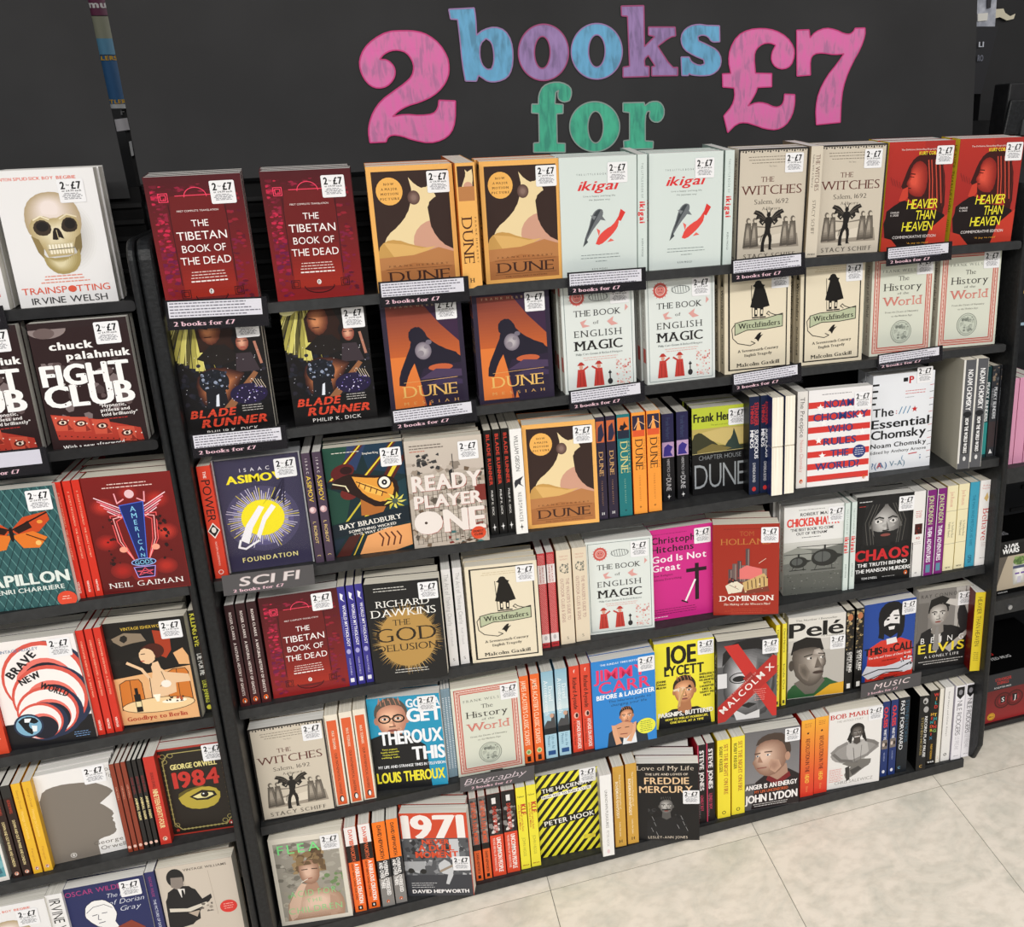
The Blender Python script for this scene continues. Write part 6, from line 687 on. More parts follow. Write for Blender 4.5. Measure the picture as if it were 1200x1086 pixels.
def gra(A):
    A.T('OSCAR WILDE', 46, 13, 10, '#b03a78', 'n', 90); A.T('The Picture', 92, 30, 9, '#dfe3f0', 'l', 56, sh=.3); A.T('of Dorian', 94, 46, 10, '#dfe3f0', 'l', 58, sh=.3); A.T('Gray', 98, 62, 10, '#dfe3f0', 'l', 34, sh=.3); A.poly([(24, 66), (28, 44), (42, 34), (60, 36), (72, 50), (76, 70), (70, 88), (56, 96), (42, 92), (32, 80)], '#f0efee'); A.line([(24, 66), (28, 44), (42, 34), (60, 36), (72, 50), (76, 70), (70, 88), (56, 96), (42, 92), (32, 80)], 1, '#1a2040', True); A.line([(28, 58), (40, 48), (58, 46), (70, 56)], 1, '#1a2040'); A.line([(36, 66), (44, 65)], 1.4, '#1a2040'); A.line([(52, 64), (60, 64)], 1.4, '#1a2040'); A.line([(46, 66), (44, 76), (49, 77)], 1, '#1a2040'); A.line([(44, 84), (54, 83)], 1.4, '#1a2040'); A.poly([(44, 94), (70, 86), (78, 110), (40, 120)], '#f0efee'); A.poly([(10, 197), (36, 120), (60, 104), (96, 90), (116, 110), (120, 197)], '#8a3c2c')
book('navywhite', 'navy book with line-drawn white face and pink name', 22, '#252c5c', '#2a3062', '#252c5c', gra, None, 'w')
book('navyspine', 'navy-violet spine with pink and white print', 19, '#252c5c', '#2c2f62', '#252c5c', None, lambda A: (A.V('OSCAR WILDE', 10, 44, A.w*.26, '#a8407c', 'n'), A.V('THE PICTURE OF DORIAN GRAY', 60, 96, A.w*.26, '#dfe3f0', 'n')), 'w')
book('irvine', 'wide white spine with big thin black capitals', 27, '#e6e5e4', '#eae9e8', '#e0dfde', None, lambda A: A.V('IRVINE WELSH', 10, 116, A.w*.62, '#1c1c1c', 'n'), 'g')
def wil(A):
    A.T('VINTAGE WILLIAMS', 82, 12, 5, '#5a5248', 'b', 74); A.line([(44, 20), (44, 60)], .6, '#a89a8a'); A.line([(86, 20), (90, 120)], .6, '#a89a8a'); A.poly([(4, 120), (8, 60), (30, 44), (56, 50), (68, 80), (84, 72), (84, 84), (62, 100), (56, 130), (4, 140)], '#1c1b1d'); A.ell(30, 26, 15, 20, '#1c1b1d'); A.poly([(22, 24), (42, 26), (42, 44), (30, 52), (20, 44)], '#8a8078'); A.poly([(30, 50), (42, 52), (40, 70), (34, 70)], '#e6e2dc'); A.poly([(36, 54), (39, 54), (42, 76), (37, 80), (35, 70)], '#1c1b1d'); A.poly([(10, 90), (40, 96), (74, 88), (76, 94), (44, 104), (10, 98)], '#d8d0c2'); A.poly([(40, 106), (60, 104), (54, 118)], '#b8a898'); A.ell(110, 106, 15, 14, '#d83a34'); A.gk(100, 120, 100, 3, 5, '#f4c0b8', 1.2); A.blobs(8, 60, 90, 84, 110, 2, 5, ['#6a625a', '#9a9084'], 3)
book('reader', 'beige book with man in black suit reading', 26, '#cdc2b4', '#c9beb0', '#c5baac', wil, None, 'c')
book('pinkframe', 'pink book with thin dark frame line', 20, '#dc9ab8', '#dc9ab8', '#d090ac', lambda A: (A.frame(10, 12, 112, 185, 1.2, '#5a2a44'), A.gk(30, 80, 70, 1, 4, '#5a2a44', 1.4), A.grad(14, 100, 108, 180, '#e0a4c0', '#c884a8', 5)), None, 'g')
CLB = bpy.data.materials.new('card_pocket'); CLB.use_nodes = True; _n = CLB.node_tree; _t = _n.nodes.new('ShaderNodeBsdfTransparent'); _g = _n.nodes.new('ShaderNodeBsdfGlossy'); _g.inputs['Roughness'].default_value = .12; _m = _n.nodes.new('ShaderNodeMixShader'); _m.inputs[0].default_value = .012
_n.links.new(_t.outputs[0], _m.inputs[1]); _n.links.new(_g.outputs[0], _m.inputs[2]); _n.links.new(_m.outputs[0], _n.nodes['Material Output'].inputs[0])
# ------------------------------------------------------------------ structure: floor and added dark backdrop
def floor_mat():
    m = bpy.data.materials.new('vinyl_tile'); m.use_nodes = True; nt = m.node_tree; b = nt.nodes['Principled BSDF']; L = nt.links.new
    tc = nt.nodes.new('ShaderNodeTexCoord'); mp = nt.nodes.new('ShaderNodeMapping'); mp.inputs['Rotation'].default_value = (0, 0, .5); mp.inputs['Scale'].default_value = (1, 1.6, 1); L(tc.outputs['Object'], mp.inputs[0])
    n1 = nt.nodes.new('ShaderNodeTexNoise'); n1.inputs['Scale'].default_value = 7; n1.inputs['Detail'].default_value = 6; n1.inputs['Distortion'].default_value = 1.4; n1.inputs['Roughness'].default_value = .6; L(mp.outputs[0], n1.inputs['Vector'])
    n2 = nt.nodes.new('ShaderNodeTexNoise'); n2.inputs['Scale'].default_value = 38; n2.inputs['Detail'].default_value = 4; L(mp.outputs[0], n2.inputs['Vector'])
    cr = nt.nodes.new('ShaderNodeValToRGB'); e = cr.color_ramp.elements; e[0].position = .3; e[0].color = lin('#d4d0c3'); e[1].position = .60; e[1].color = lin('#f0e7d9'); k = e.new(.45); k.color = lin('#e4ddcf')
    L(n1.outputs[0], cr.inputs[0]); mx = nt.nodes.new('ShaderNodeMix'); mx.data_type = 'RGBA'; mx.blend_type = 'MULTIPLY'; mx.inputs[0].default_value = .22
    c2 = nt.nodes.new('ShaderNodeValToRGB'); c2.color_ramp.elements[0].color = lin('#c4c1b8'); c2.color_ramp.elements[0].position = .35; c2.color_ramp.elements[1].position = .55; c2.color_ramp.elements[1].color = (1, 1, 1, 1)
    L(n2.outputs[0], c2.inputs[0]); L(cr.outputs[0], mx.inputs[6]); L(c2.outputs[0], mx.inputs[7]); L(mx.outputs[2], b.inputs['Base Color']); b.inputs['Roughness'].default_value = .38
    bp = nt.nodes.new('ShaderNodeBump'); bp.inputs['Strength'].default_value = .12; bp.inputs['Distance'].default_value = .001; L(n2.outputs[0], bp.inputs['Height']); L(bp.outputs[0], b.inputs['Normal'])
    return m
FM = floor_mat(); GROUT = mat('tile_joint', '#68655c', .9)
fl = link('floor', mesh('floor', box_data(-2.8, 4.6, -2.5, 3.2, -.05, -.0012)), GROUT, kind='structure')
TS = .46; g_ = .0007; tile = mesh('tile', box_data(g_, TS-g_, g_, TS-g_, -.004, 0))
for j in range(-3, 6):
    off = .26 if j % 2 == 0 else .26
    for i in range(-5, 8):
        x0, y0 = off+i*TS-.002, 1.2195+(j-3)*TS
        o = link('tile', tile, FM, fl); o.location = (x0, y0, 0)
        if (i*7+j*3) % 2: o.rotation_euler = (0, 0, 0)
backdrop = link('backdrop_panel', mesh('backdrop', box_data(-2.6, 4.4, 3.0, 3.05, 0, 3.0)), mat('dark_backdrop', '#17181a', .8, noise=(8, '#1d1e21', 1)), kind='structure')  # added filler panel behind everything, dark to block the bright world background
# ------------------------------------------------------------------ bays
ROW = {1: (1.4801, -.2285), 2: (1.4982, -.4354), 3: (1.4931, -.678), 4: (1.5081, -.9333), 5: (1.5217, -1.1898), 6: (1.5061, -1.4258),
       7: (1.5124, -.2126), 8: (1.489, -.4243), 9: (1.4839, -.6713), 10: (1.506, -.9334), 11: (1.495, -1.166), 12: (1.5117, -1.4265)}
XT = {1: -.08, 2: .0, 7: -.02, 8: .0}
EMB = .003
bay0 = frame_matrix(0, 0, 0)          # bay parts are modelled straight in (u, n, v)
def bx(u0, u1, n0, n1, v0, v1): return box_data(u0, u1, n0, n1, v0, v1)
def round_rect(x0, x1, z0, z1, r, n=5, corners=(1, 1, 1, 1)):
    pts = []
    for k, (cx, cz, a) in enumerate(((x1-r, z1-r, 0), (x0+r, z1-r, 90), (x0+r, z0+r, 180), (x1-r, z0+r, 270))):
        if corners[k]:
            for i in range(n+1): t = math.radians(a+90*i/n); pts.append((cx+r*math.cos(t), cz+r*math.sin(t)))
        else: pts.append(((x0 if k in (1, 2) else x1), (z1 if k < 2 else z0)))
    return pts
def panel(name, parent, u0, u1, n0, vtop, vbot):
    """end panel: rounded front top corner, thickness along u"""
    r = .03; pts = [(n0+.34, vtop)]+[(n0+r-r*math.sin(math.radians(90*i/6)), vtop-r+r*math.cos(math.radians(90*i/6))) for i in range(7)]+[(n0, vbot+.03), (n0+.02, vbot-.02), (n0+.34, vbot-.09)]
    n = len(pts); vs = [(u0, a, b) for a, b in pts]+[(u1, a, b) for a, b in pts]
    fs = [tuple(range(n-1, -1, -1)), tuple(range(n, 2*n))]+[(i, (i+1) % n, (i+1) % n+n, i+n) for i in range(n)]
    me = bpy.data.meshes.new(name); me.from_pydata(vs, [], fs); o = link(name, me, POSTM, parent); bevel(o, .006, 3); return o
def bay(label, u0, u1, rows, pu, pv, back_top=-.05):
    t = thing('bookshelf_bay', label, 'shelf', bay0)
    for (a, b) in (pu, pv):
        if a is not None: panel('end_panel', t, a, b, 1.468, -.118, -1.405)
    lo, hi = u0, u1
    link('backboard', mesh('b', bx(lo, hi, 1.80, 1.82, -1.40, -.42), bx(lo, hi, 1.66, 1.68, -.43, back_top)), VOID, t)
    k = 0; v = -.42
    while v < back_top-.01: link('rib', mesh('r', bx(lo, hi, 1.652, 1.662, v, v+.007)), RIBM, t); v += .026
    for r in rows:
        n, vv = ROW[r]
        if r in (1, 2, 7, 8):
            e = .008; lip = prism(round_rect(lo+.004, hi-(.012 if r < 7 else .004), vv-.012, vv+.004, .005, 3), n-.020, n-.013)
            o = link('shelf', mesh('s', bx(lo+.006, hi-.006, n-.014, n+.14, vv-.011, vv-EMB*0)), BLACK, t); o2 = link('front_rail', mesh('rail', lip), SHELFM if r < 7 else BLACK, o)
        else:
            d = .27 if r not in (6, 12) else .165
            o = link('shelf', mesh('s', bx(lo, hi-(.0 if r != 6 else .015), n-.008, n+d, vv-.012, vv)), SHELFM, t)
            h = .018 if r not in (6, 12) else .022
            o2 = link('front_lip', mesh('lip', bx(lo, hi-(.0 if r != 6 else .015), n-.010, n-.006, vv-h, vv)), SHELFM, o)
    if rows[-1] in (6, 12): link('kick_plate', mesh('kick', bx(lo, hi-.02, 1.53, 1.535, -1.49, -1.443)), BLACK, t)
    return t
bay('black leaning book display bay in the middle with twelve kinds of face-out stacks', -.2615, 1.2695, (1, 2, 3, 4, 5, 6), (-.2845, -.2625), (1.270, 1.283))
bay('black book display bay at the left edge of the picture', -1.15, -.2985, (7, 8, 9, 10, 11, 12), (None, None), (-.2980, -.2865))
# ------------------------------------------------------------------ price sticker
def st(A):
    A.T('2', 6.5, 8.6, 10, '#1c1c1e', 'k', 6); A.T('for', 13.4, 8, 2.6, '#3a3a3c', 'b', 4.6); A.T('£7', 24, 8.6, 10, '#1c1c1e', 'k', 13); A.T('or £4.99 each', 17, 16.2, 2.7, '#2c2c2e', 'b', 25)
    A.gk(3, 31, 20, 5, 1.9, '#8a8a90', 1.0, seed=3)
SA = Art(34, 33, '#eeeef0'); st(SA)
def sticker_mesh():
    w, h = .034, .033; t = .0003; pts = round_rect(-w/2, w/2, 0, h, .0022, 3); v, f = prism(pts, -t, 0)
    return col_mesh('price_sticker', [(v, f, [lin('#eeeef0')]*len(f)), art_geo(SA, lambda x, y, z: (x/1000-w/2, -t-z/1000, h-y/1000))])
STK = sticker_mesh()
# ------------------------------------------------------------------ books
COV, PGM = {}, {}
def cov(key, th):
    """cover and page meshes, one pair per title and thickness"""
    k = (key, round(th, 4))
    if k not in COV:
        b = BK[key]; F = Art(b['w'], b['h'], b['bg']); SP = Art(th*1000, b['h'], b['sbg'])
        if b['front']: b['front'](F)
        if b['spine']: b['spine'](SP)
        nz = max(F.k, 1)
        if nz > 30: F.v = [(x, y, z*30/nz) for x, y, z in F.v]
        COV[k] = cover_mesh(F, SP, th, lin(b['bbg']), b['k'])
        w, h = b['w']/1000*b['k'], b['h']/1000*b['k']
        PGM[k] = mesh('pages', box_data(-w/2+.0005, w/2-.0006, .0005, th-.0005, .0003, h-.0006))
    return COV[k], PGM[k]
SHN = {1: 'top shelf', 2: 'second shelf', 3: 'third shelf', 4: 'fourth shelf', 5: 'fifth shelf', 6: 'bottom shelf', 7: 'top shelf, left bay', 8: 'second shelf, left bay', 9: 'third shelf, left bay', 10: 'fourth shelf, left bay', 11: 'fifth shelf, left bay', 12: 'bottom shelf, left bay'}
NB = [0]
def put(key, mw, th, label, group, stick=None, pg=None):
    c, p = cov(key, th); t = thing('paperback_book', label, 'book', mw, group)
    link('cover', c, PRINT, t); link('page_block', p, PAGES[BK[key]['pg'] if pg is None else pg], t)
    if stick:
        s = link('price_sticker', STK, MATT, t); b = BK[key]; s.location = (stick[0]*b['k']/1000-b['w']*b['k']/2000, -.0008, (b['h']-stick[1])*b['k']/1000); s.rotation_euler = (0, stick[2] if len(stick) > 2 else 0, 0)
    if key == 'foundation':
        b = BK[key]; w, h = b['w']/1000, b['h']/1000
        link('clear_sleeve', mesh('sleeve', box_data(-w/2-.002, w/2+.002, -.0026, -.0022, -.0002, h+.003)), CLB, t)
        link('sleeve_edge', mesh('edge', box_data(-w/2-.003, -w/2-.0008, -.0028, th, 0, h+.003), box_data(w/2+.0008, w/2+.003, -.0028, th, 0, h+.003), box_data(-w/2-.003, w/2+.003, -.0028, th, h+.0022, h+.003)), CLEAR, t)
    NB[0] += 1
    return t
def solve_u(row, px, d, yaw, xs):
    """u so that the mean screen x of local points xs (along the bottom edge) equals px"""
    n, v = ROW[row]; u = .5
    for _ in range(12):
        def fx(u): m = frame_matrix(u, v, n-d, yaw); return sum(projx(m @ V3(x, 0, 0)) for x in xs)/len(xs)-px
        a = fx(u); b = (fx(u+.001)-a)/.001; u -= a/b
    return u
PLACED = []
def lab(pre, desc, post):
    w = desc.split(); lim = 16-len((pre+' '+post).split())
    if len(w) > lim:
        w = w[:lim]
        while w[-1].strip(',') in ('maze-like', 'red-robed', 'crowded', 'gold', 'huge', 'large', 'orange', 'green', 'pink', 'yellow', 'curly-haired', 'and', 'with', 'a', 'of', 'in', 'at', 'on', 'over', 'above', 'the', 'to', 'cut', 'by', 'beneath', 'between') or w[-1].endswith('-edged'): w.pop()
    return (pre+' '+' '.join(w).rstrip(',')+', '+post).strip()
ORD = ('second-in-stack', 'third-in-stack', 'fourth-in-stack', 'fifth-in-stack')
def F(row, key, x0, x1, d=0.0, yaw=-5, nb=1, th=None, stick=(108, 38), top=None, px=None, extra=None):
    PLACED.append(['F', row, key, x0, x1, d, yaw, nb, th, stick, top, px, extra])
def Sp(row, key, x0, x1, d=0.0, yaw=-4, top=None, up=0.0):
    PLACED.append(['S', row, key, x0, x1, d, yaw, top, up])
def build_rows():
    cnt = {}
    for p in PLACED: cnt[(p[1], p[2], p[0])] = cnt.get((p[1], p[2], p[0]), 0)+1
    seen = {}; rr = random.Random(11)
    for p in PLACED:
        kind, row, key = p[0], p[1], p[2]; kk = (row, key, kind); i = seen.get(kk, 0); seen[kk] = i+1; n_ = cnt[kk]
        which = '' if n_ == 1 else ((', left one' if i == 0 else ', right one') if n_ == 2 else (', left one', ', middle one', ', right one')[i])
        desc = BK[key]['desc']; n, v = ROW[row]; et = XT.get(row, 0.0); v2 = v+EMB
        if kind == 'F':
            _, _, _, x0, x1, d, yaw, nb, th, stick, top, px, extra = p; yaw = math.radians(yaw); w = BK[key]['w']*BK[key]['k']/1000; th = (BK[key]['th']/1000 if th is None else th)
            if top is None: u = solve_u(row, (x0+x1)/2, d, yaw, (-w/2, w/2))
            else: u = (on_n(x0, top[0], n)[0]+on_n(x1, top[1], n)[0])/2
            m = frame_matrix(u, v+.0006, n-d, yaw, et)
            put(key, m, th, lab('front' if nb else '', desc, SHN[row]+which), None, stick)
            q = th; BACK = EN*math.cos(et)-EV*math.sin(et)
            if row in (4, 5, 6, 10, 11, 12) and nb == 1 and key not in ('greentitle', 'suitman', 'crosslegged', 'tealsea'): nb = 2
            for k in range(nb):
                mm = Matrix.Translation(BACK*((q+.0008)/math.cos(yaw))) @ m @ Matrix.Translation((rr.uniform(-.002, .002)-(.006*(k+1) if row > 6 and x1 > 200 else 0), 0, 0)) @ Matrix.Rotation(math.radians(rr.uniform(-.25, .25)), 4, 'Z')
                mm = mm @ Matrix.Translation((0, 0, rr.uniform(0, .0002)))
                put(key, mm, th, lab(ORD[k], desc, SHN[row]+which), f"copies behind {desc}, {SHN[row]}{which}")
                q += th+.0016
        else:
            _, _, _, x0, x1, d, yaw, top, up = p; yaw = math.radians(yaw); w = BK[key]['w']*BK[key]['k']/1000
            if top is None: ua = solve_u(row, x0, d, yaw, (0,)); ub = solve_u(row, x1, d, yaw, (0,))
            else: ua = on_n(x0, top[0], n)[0]; ub = on_n(x1, top[1], n)[0]
            th = max(.006, (ub-ua)-.0006); th = round(th*2000)/2000 if cnt[kk] > 1 and False else th
            if n_ > 1:
                kt = ('th', row, key); th = BK.setdefault(kt, th); th = min(th, (ub-ua)+.0012)
            # local book axes: cover faces right, spine faces the front
            m = frame_matrix((ua+ub)/2, v+.0006+up, n-d, yaw, et) @ Matrix.Rotation(math.pi/2, 4, 'Z') @ Matrix.Translation((w/2, -th/2, 0))
            put(key, m, th, lab('spine-out' if BK[key]['front'] else '', desc, SHN[row]+which), f"{desc}, {SHN[row]}" if n_ > 1 else None)
# top shelf
F(1, 'tibetan', 192, 310, .006, 1.5, 3, .016, (103, 42)); F(1, 'tibetan', 326.3, 426.5, -.005, -2.8, 3, .016, (103, 42))
F(1, 'dune', 444, 540, .006, -1, 1, .03, (107, 43)); Sp(1, 'dune', 543, 566, .02, 2); F(1, 'dune', 571.7, 658.8, -.002, -.5, 1, .03, (107, 43))
F(1, 'ikigai', 661, 745.3, .005, -2, 2, .02, (97, 43)); Sp(1, 'ikigai', 747.5, 758.5, .01, -5); F(1, 'ikigai', 760.5, 844.3, .006, -2.8, 2, .02, (97, 43)); Sp(1, 'ikigai', 846, 857, .008, -5)
F(1, 'witches', 861, 941, .0, -3, 1, .027, (103, 42)); Sp(1, 'witches', 943, 956.5, .012, -5); F(1, 'witches', 958, 1024, .0, -5, 1, .027, (103, 42))
F(1, 'heavier', 1032, 1105, .0, -5, 1, .036, (111, 42)); F(1, 'heavier', 1111, 1184, .001, -6, 1, .03, (111, 42))
# second shelf
F(2, 'robotcity', 222, 324, .004, -1, 1, .02, (110, 42)); F(2, 'robotcity', 346.9, 442.8, .005, -2.5, 1, .02, (110, 42))
F(2, 'dunenight', 459, 550.4, .004, -3, 1, .022, (105, 42)); F(2, 'dunenight', 561.5, 651.3, .005, -3, 1, .022, (105, 42))
F(2, 'magic', 664, 745, .004, -1.5, 2, .026, (104, 42)); F(2, 'magic', 760, 836.8, .005, -1.5, 2, .026, (104, 42))
F(2, 'witchfinder', 850.6, 924, -.003, -3, 1, .024, (108, 42)); F(2, 'witchfinder', 936, 1009.7, -.003, -3, 1, .024, (108, 42))
F(2, 'history', 1019.7, 1088, -.008, -5, 1, .028, (109, 42)); F(2, 'history', 1094.8, 1166.6, -.008, -5.8, 1, .028, (109, 42))
# third shelf
Sp(3, 'power', 252.5, 268.5, .0, -2); F(3, 'foundation', 271.7, 367, -.013, -2.2, 1, stick=(108, 40)); Sp(3, 'irobot', 370, 380.5, .0, -3); Sp(3, 'irobot', 382, 393, .0, -3)
F(3, 'carnival', 394.7, 484, -.006, -4.2, 2, stick=(109, 42)); F(3, 'stacks', 485.3, 574.7, .011, -5.2, 2, stick=(106, 42))
Sp(3, 'robotcity', 576, 585, .0, -4); Sp(3, 'robotcity', 586, 595.2, .0, -4); Sp(3, 'robotcity', 596, 604.3, .0, -4); Sp(3, 'neuro', 605.5, 619.2, .012, -4)
F(3, 'dune', 621, 700.7, .006, -7.5, 1, stick=(107, 42)); Sp(3, 'dunenight', 702, 713, .006, -4); Sp(3, 'dunenight', 714, 725.2, .006, -4); Sp(3, 'tealdune', 726.5, 741.5, .006, -4)
Sp(3, 'orangedune', 743.4, 759, .006, -4); Sp(3, 'orangedune', 760.2, 776, .006, -4); Sp(3, 'heretics', 777.5, 791, -.028, -4); Sp(3, 'heretics', 793, 808.8, -.03, -4)
F(3, 'chapter', 811, 876, -.034, -4, 2, stick=(90, 40)); Sp(3, 'minds', 877.5, 889.5, .0, -4); Sp(3, 'minds', 890.7, 901.7, .0, -4)
Sp(3, 'precipice', 932.5, 944.3, .006, -4); F(3, 'stripes', 945.5, 1017.7, .014, -6, 0, stick=(110, 44)); F(3, 'essential', 1013, 1094.5, -.012, -4, 1, stick=(112, 24))
Sp(3, 'worldworks', 1121.6, 1134.6, .036, -10); Sp(3, 'worldworks', 1135.4, 1148.4, .036, -10); Sp(3, 'peakyteal', 1149, 1154, -.004, -4); Sp(3, 'peaky', 1155, 1163.6, -.004, -4); Sp(3, 'peaky', 1164.4, 1173, -.004, -4)
# fourth shelf
Sp(4, 'ghosts', 282.6, 294, .0, -1); Sp(4, 'ghosts', 295, 306.4, .0, -1); Sp(4, 'ghosts', 307.2, 318.8, .0, -1); F(4, 'tibetan', 323, 408.2, -.003, -2.9, 2, stick=(103, 38))
Sp(4, 'mythology', 409.6, 418.8); Sp(4, 'mythology', 419.7, 429); Sp(4, 'mythology', 430, 438.4); F(4, 'goldburst', 440, 525.4, .018, -9, 1, stick=(110, 38)); Sp(4, 'thinking', 527.5, 538.2); Sp(4, 'thinking', 539.6, 551.4)
F(4, 'witchfinder', 555.4, 634.8, .013, -8, 1, stick=(108, 40)); Sp(4, 'redcheck', 636, 645.2); Sp(4, 'redcheck', 646.2, 656); Sp(4, 'walker', 657.8, 674.4); Sp(4, 'walker', 675.9, 691.8)
F(4, 'magic', 692.6, 765.3, -.007, -7.2, 1, stick=(104, 40)); F(4, 'magenta', 766.5, 833, -.017, -3.6, 1, stick=(108, 40)); F(4, 'dominion', 834.8, 913.5, .019, -18, 1, stick=(111, 40))
F(4, 'choppers', 919, 986, -.014, -8.4, 1, stick=(110, 40)); Sp(4, 'ikigai', 987, 993); Sp(4, 'ikigai', 994.2, 1001); F(4, 'chaos', 1003.2, 1064.8, -.009, -7, 1, stick=(110, 40))
Sp(4, 'isis', 1066, 1079); Sp(4, 'them', 1080.8, 1091.6, .004); Sp(4, 'them', 1093.2, 1102.9, .004); Sp(4, 'creamlines', 1104, 1116); Sp(4, 'creamlines', 1117, 1129); Sp(4, 'bluespine', 1130, 1140.4); Sp(4, 'behave', 1141.7, 1158.5, .004)
# fifth shelf
F(5, 'witches', 310.6, 392.2, .001, -4.9, 1, stick=(108, 40)); Sp(5, 'orangemath', 394.6, 409.8); Sp(5, 'orangemath', 411, 426.3); Sp(5, 'orangemath', 427.4, 441)
F(5, 'glassesman', 442.8, 525.4, -.006, -11, 1, stick=(110, 36)); Sp(5, 'thinblue', 526.8, 529.6, -.01); Sp(5, 'thinblue', 530.2, 533, -.01); Sp(5, 'thinblue', 533.6, 536.6, -.01); F(5, 'history', 539, 614.2, .0, -4, 1, stick=(110, 40))
Sp(5, 'acaster', 615.4, 626); Sp(5, 'acaster', 627.2, 639); Sp(5, 'attenb', 640.4, 654); Sp(5, 'attenb', 655.4, 670.2); Sp(5, 'ayoade', 672, 683.8); Sp(5, 'ayoade', 684.8, 696.2)
F(5, 'bluecomic', 697.4, 769.8, .009, -3.2, 1, stick=(112, 38)); F(5, 'parsnip', 771, 835.4, -.006, -6.7, 1, stick=(108, 36)); F(5, 'redcross', 843.8, 907, .024, -8, 1, stick=(112, 40))
Sp(5, 'demi', 908, 913); Sp(5, 'demi', 914, 922); F(5, 'footballer', 923.4, 987, -.006, -8.5, 1, stick=(110, 86)); Sp(5, 'gypsy', 989, 998); Sp(5, 'gypsy', 1000.2, 1009.2)
F(5, 'redshirt', 1010.6, 1067.3, -.012, -3, 1, stick=(108, 38)); F(5, 'suitman', 1070.3, 1134.2, -.008, -6.3, 0, stick=(112, 46)); Sp(5, 'heavier', 1136.5, 1147, .03, -14)
# bottom shelf
F(6, 'greentitle', 330, 414.7, -.004, -8, 1, stick=(110, 38)); Sp(6, 'fabulous', 416.6, 430.2); Sp(6, 'fabulous', 432.2, 446); Sp(6, 'overpaid', 448.5, 463.3, .004); Sp(6, 'overpaid', 464.8, 477, .004)
F(6, 'seventyone', 477.8, 556.7, .012, -18, 1, stick=(112, 134)); Sp(6, 'dullmoment', 558.4, 567); Sp(6, 'dullmoment', 568.5, 577.2); Sp(6, 'uncommon', 578.4, 593.7); Sp(6, 'uncommon', 594.8, 610); Sp(6, 'klf', 611.2, 622.4); Sp(6, 'klf', 623.5, 634)
F(6, 'hazard', 635.5, 703.2, -.012, -4.9, 1, stick=(106, 32)); Sp(6, 'unknown', 706.8, 720.3, .022); Sp(6, 'rhapsody', 721.5, 734.4, .006); Sp(6, 'rhapsody', 736, 748.8, .006)
F(6, 'mercury', 751, 816, .022, -19, 1, stick=(114, 98)); Sp(6, 'stevej', 818.5, 827.8); Sp(6, 'stevej', 828.6, 838); Sp(6, 'fire', 841, 856); Sp(6, 'fire', 858, 872)
F(6, 'spiky', 874, 933.3, .004, -6.6, 1, stick=(108, 36)); Sp(6, 'revolution', 937.6, 952.6); Sp(6, 'revolution', 953.8, 968); F(6, 'crosslegged', 969.3, 1029.3, .003, -5.3, 1, stick=(110, 36))
Sp(6, 'oasis', 1030.4, 1038.8); Sp(6, 'oasis', 1039.8, 1048.4); Sp(6, 'forward', 1049.4, 1061.5); Sp(6, 'record', 1073, 1083.6, .01, -8); Sp(6, 'wild', 1084.8, 1094.8); Sp(6, 'whitethin', 1095.8, 1100.3); Sp(6, 'whitebird', 1101.6, 1111.6); Sp(6, 'freak', 1114, 1125, .004); Sp(6, 'freak', 1126, 1136, .004)
# left bay
F(7, 'skull', -108, 11, .0, 1, 1, .024, None); F(7, 'skull', 25, 140, -.002, .6, 2, .024, (97, 48))
F(8, 'fightclub', -66, 50, .0, 0, 1, .02, (104, 38)); F(8, 'fightclub', 61.4, 176.6, .007, -1.2, 1, .02, (104, 38))
F(9, 'butterfly', -13, 90, .006, -5, 1, stick=(108, 38)); Sp(9, 'gatsby', 91, 101); Sp(9, 'gatsby', 101.8, 112); Sp(9, 'gatsby', 112.8, 121); F(9, 'neon', 122.5, 224, .008, -7.5, 2, stick=None)
Sp(10, 'orangeleft', -6, 12); F(10, 'spirals', 14.5, 113.5, .0, -5, 1, stick=(106, 38)); Sp(10, 'vintagered', 115.2, 124.4); Sp(10, 'vintagered', 125.4, 134.4); Sp(10, 'vintagered', 135.4, 144); F(10, 'restaurant', 145.2, 235.5, .0, -7.8, 1, stick=(108, 38)); Sp(10, 'killing', 241, 252, -.006, -2)
F(11, 'tealsea', -86, 14, .0, 0, 1, stick=None); Sp(11, 'downout', 15.6, 26.5, .0, 0); Sp(11, 'downout', 27.6, 38.4, .0, 0); Sp(11, 'yelloworwell', 39.6, 50.4, .0, 0); Sp(11, 'yelloworwell', 51.4, 63, .0, 0)
F(11, 'silhouette', 65.6, 149, -.012, 0, 1, stick=(98, 38)); Sp(11, 'brownthin', 150.3, 156.2); Sp(11, 'brownthin', 156.8, 162.6); Sp(11, 'brownthin', 163.2, 169); Sp(11, 'animalthin', 169.8, 175); Sp(11, 'animalthin', 175.8, 181); Sp(11, 'animalthin', 181.8, 187); Sp(11, 'redorwell', 188.3, 202, .0, -4)
F(11, 'eye', 202.6, 277.5, -.01, -6.9, 1, stick=(104, 38))
F(12, 'skull', -46, 47, .0, -4, 1, stick=(99, 48), top=(1064, 1048)); Sp(12, 'irvine', 50, 71, .0, -4, top=(1046, 1041)); F(12, 'navywhite', 74, 165, -.001, -4, 1, stick=(106, 38), top=(1040.6, 1024)); Sp(12, 'navyspine', 167.5, 180, .0, -4, top=(1023, 1021)); F(12, 'reader', 182.5, 270.5, .003, -6, 1, stick=None, top=(1018, 1004))
build_rows()
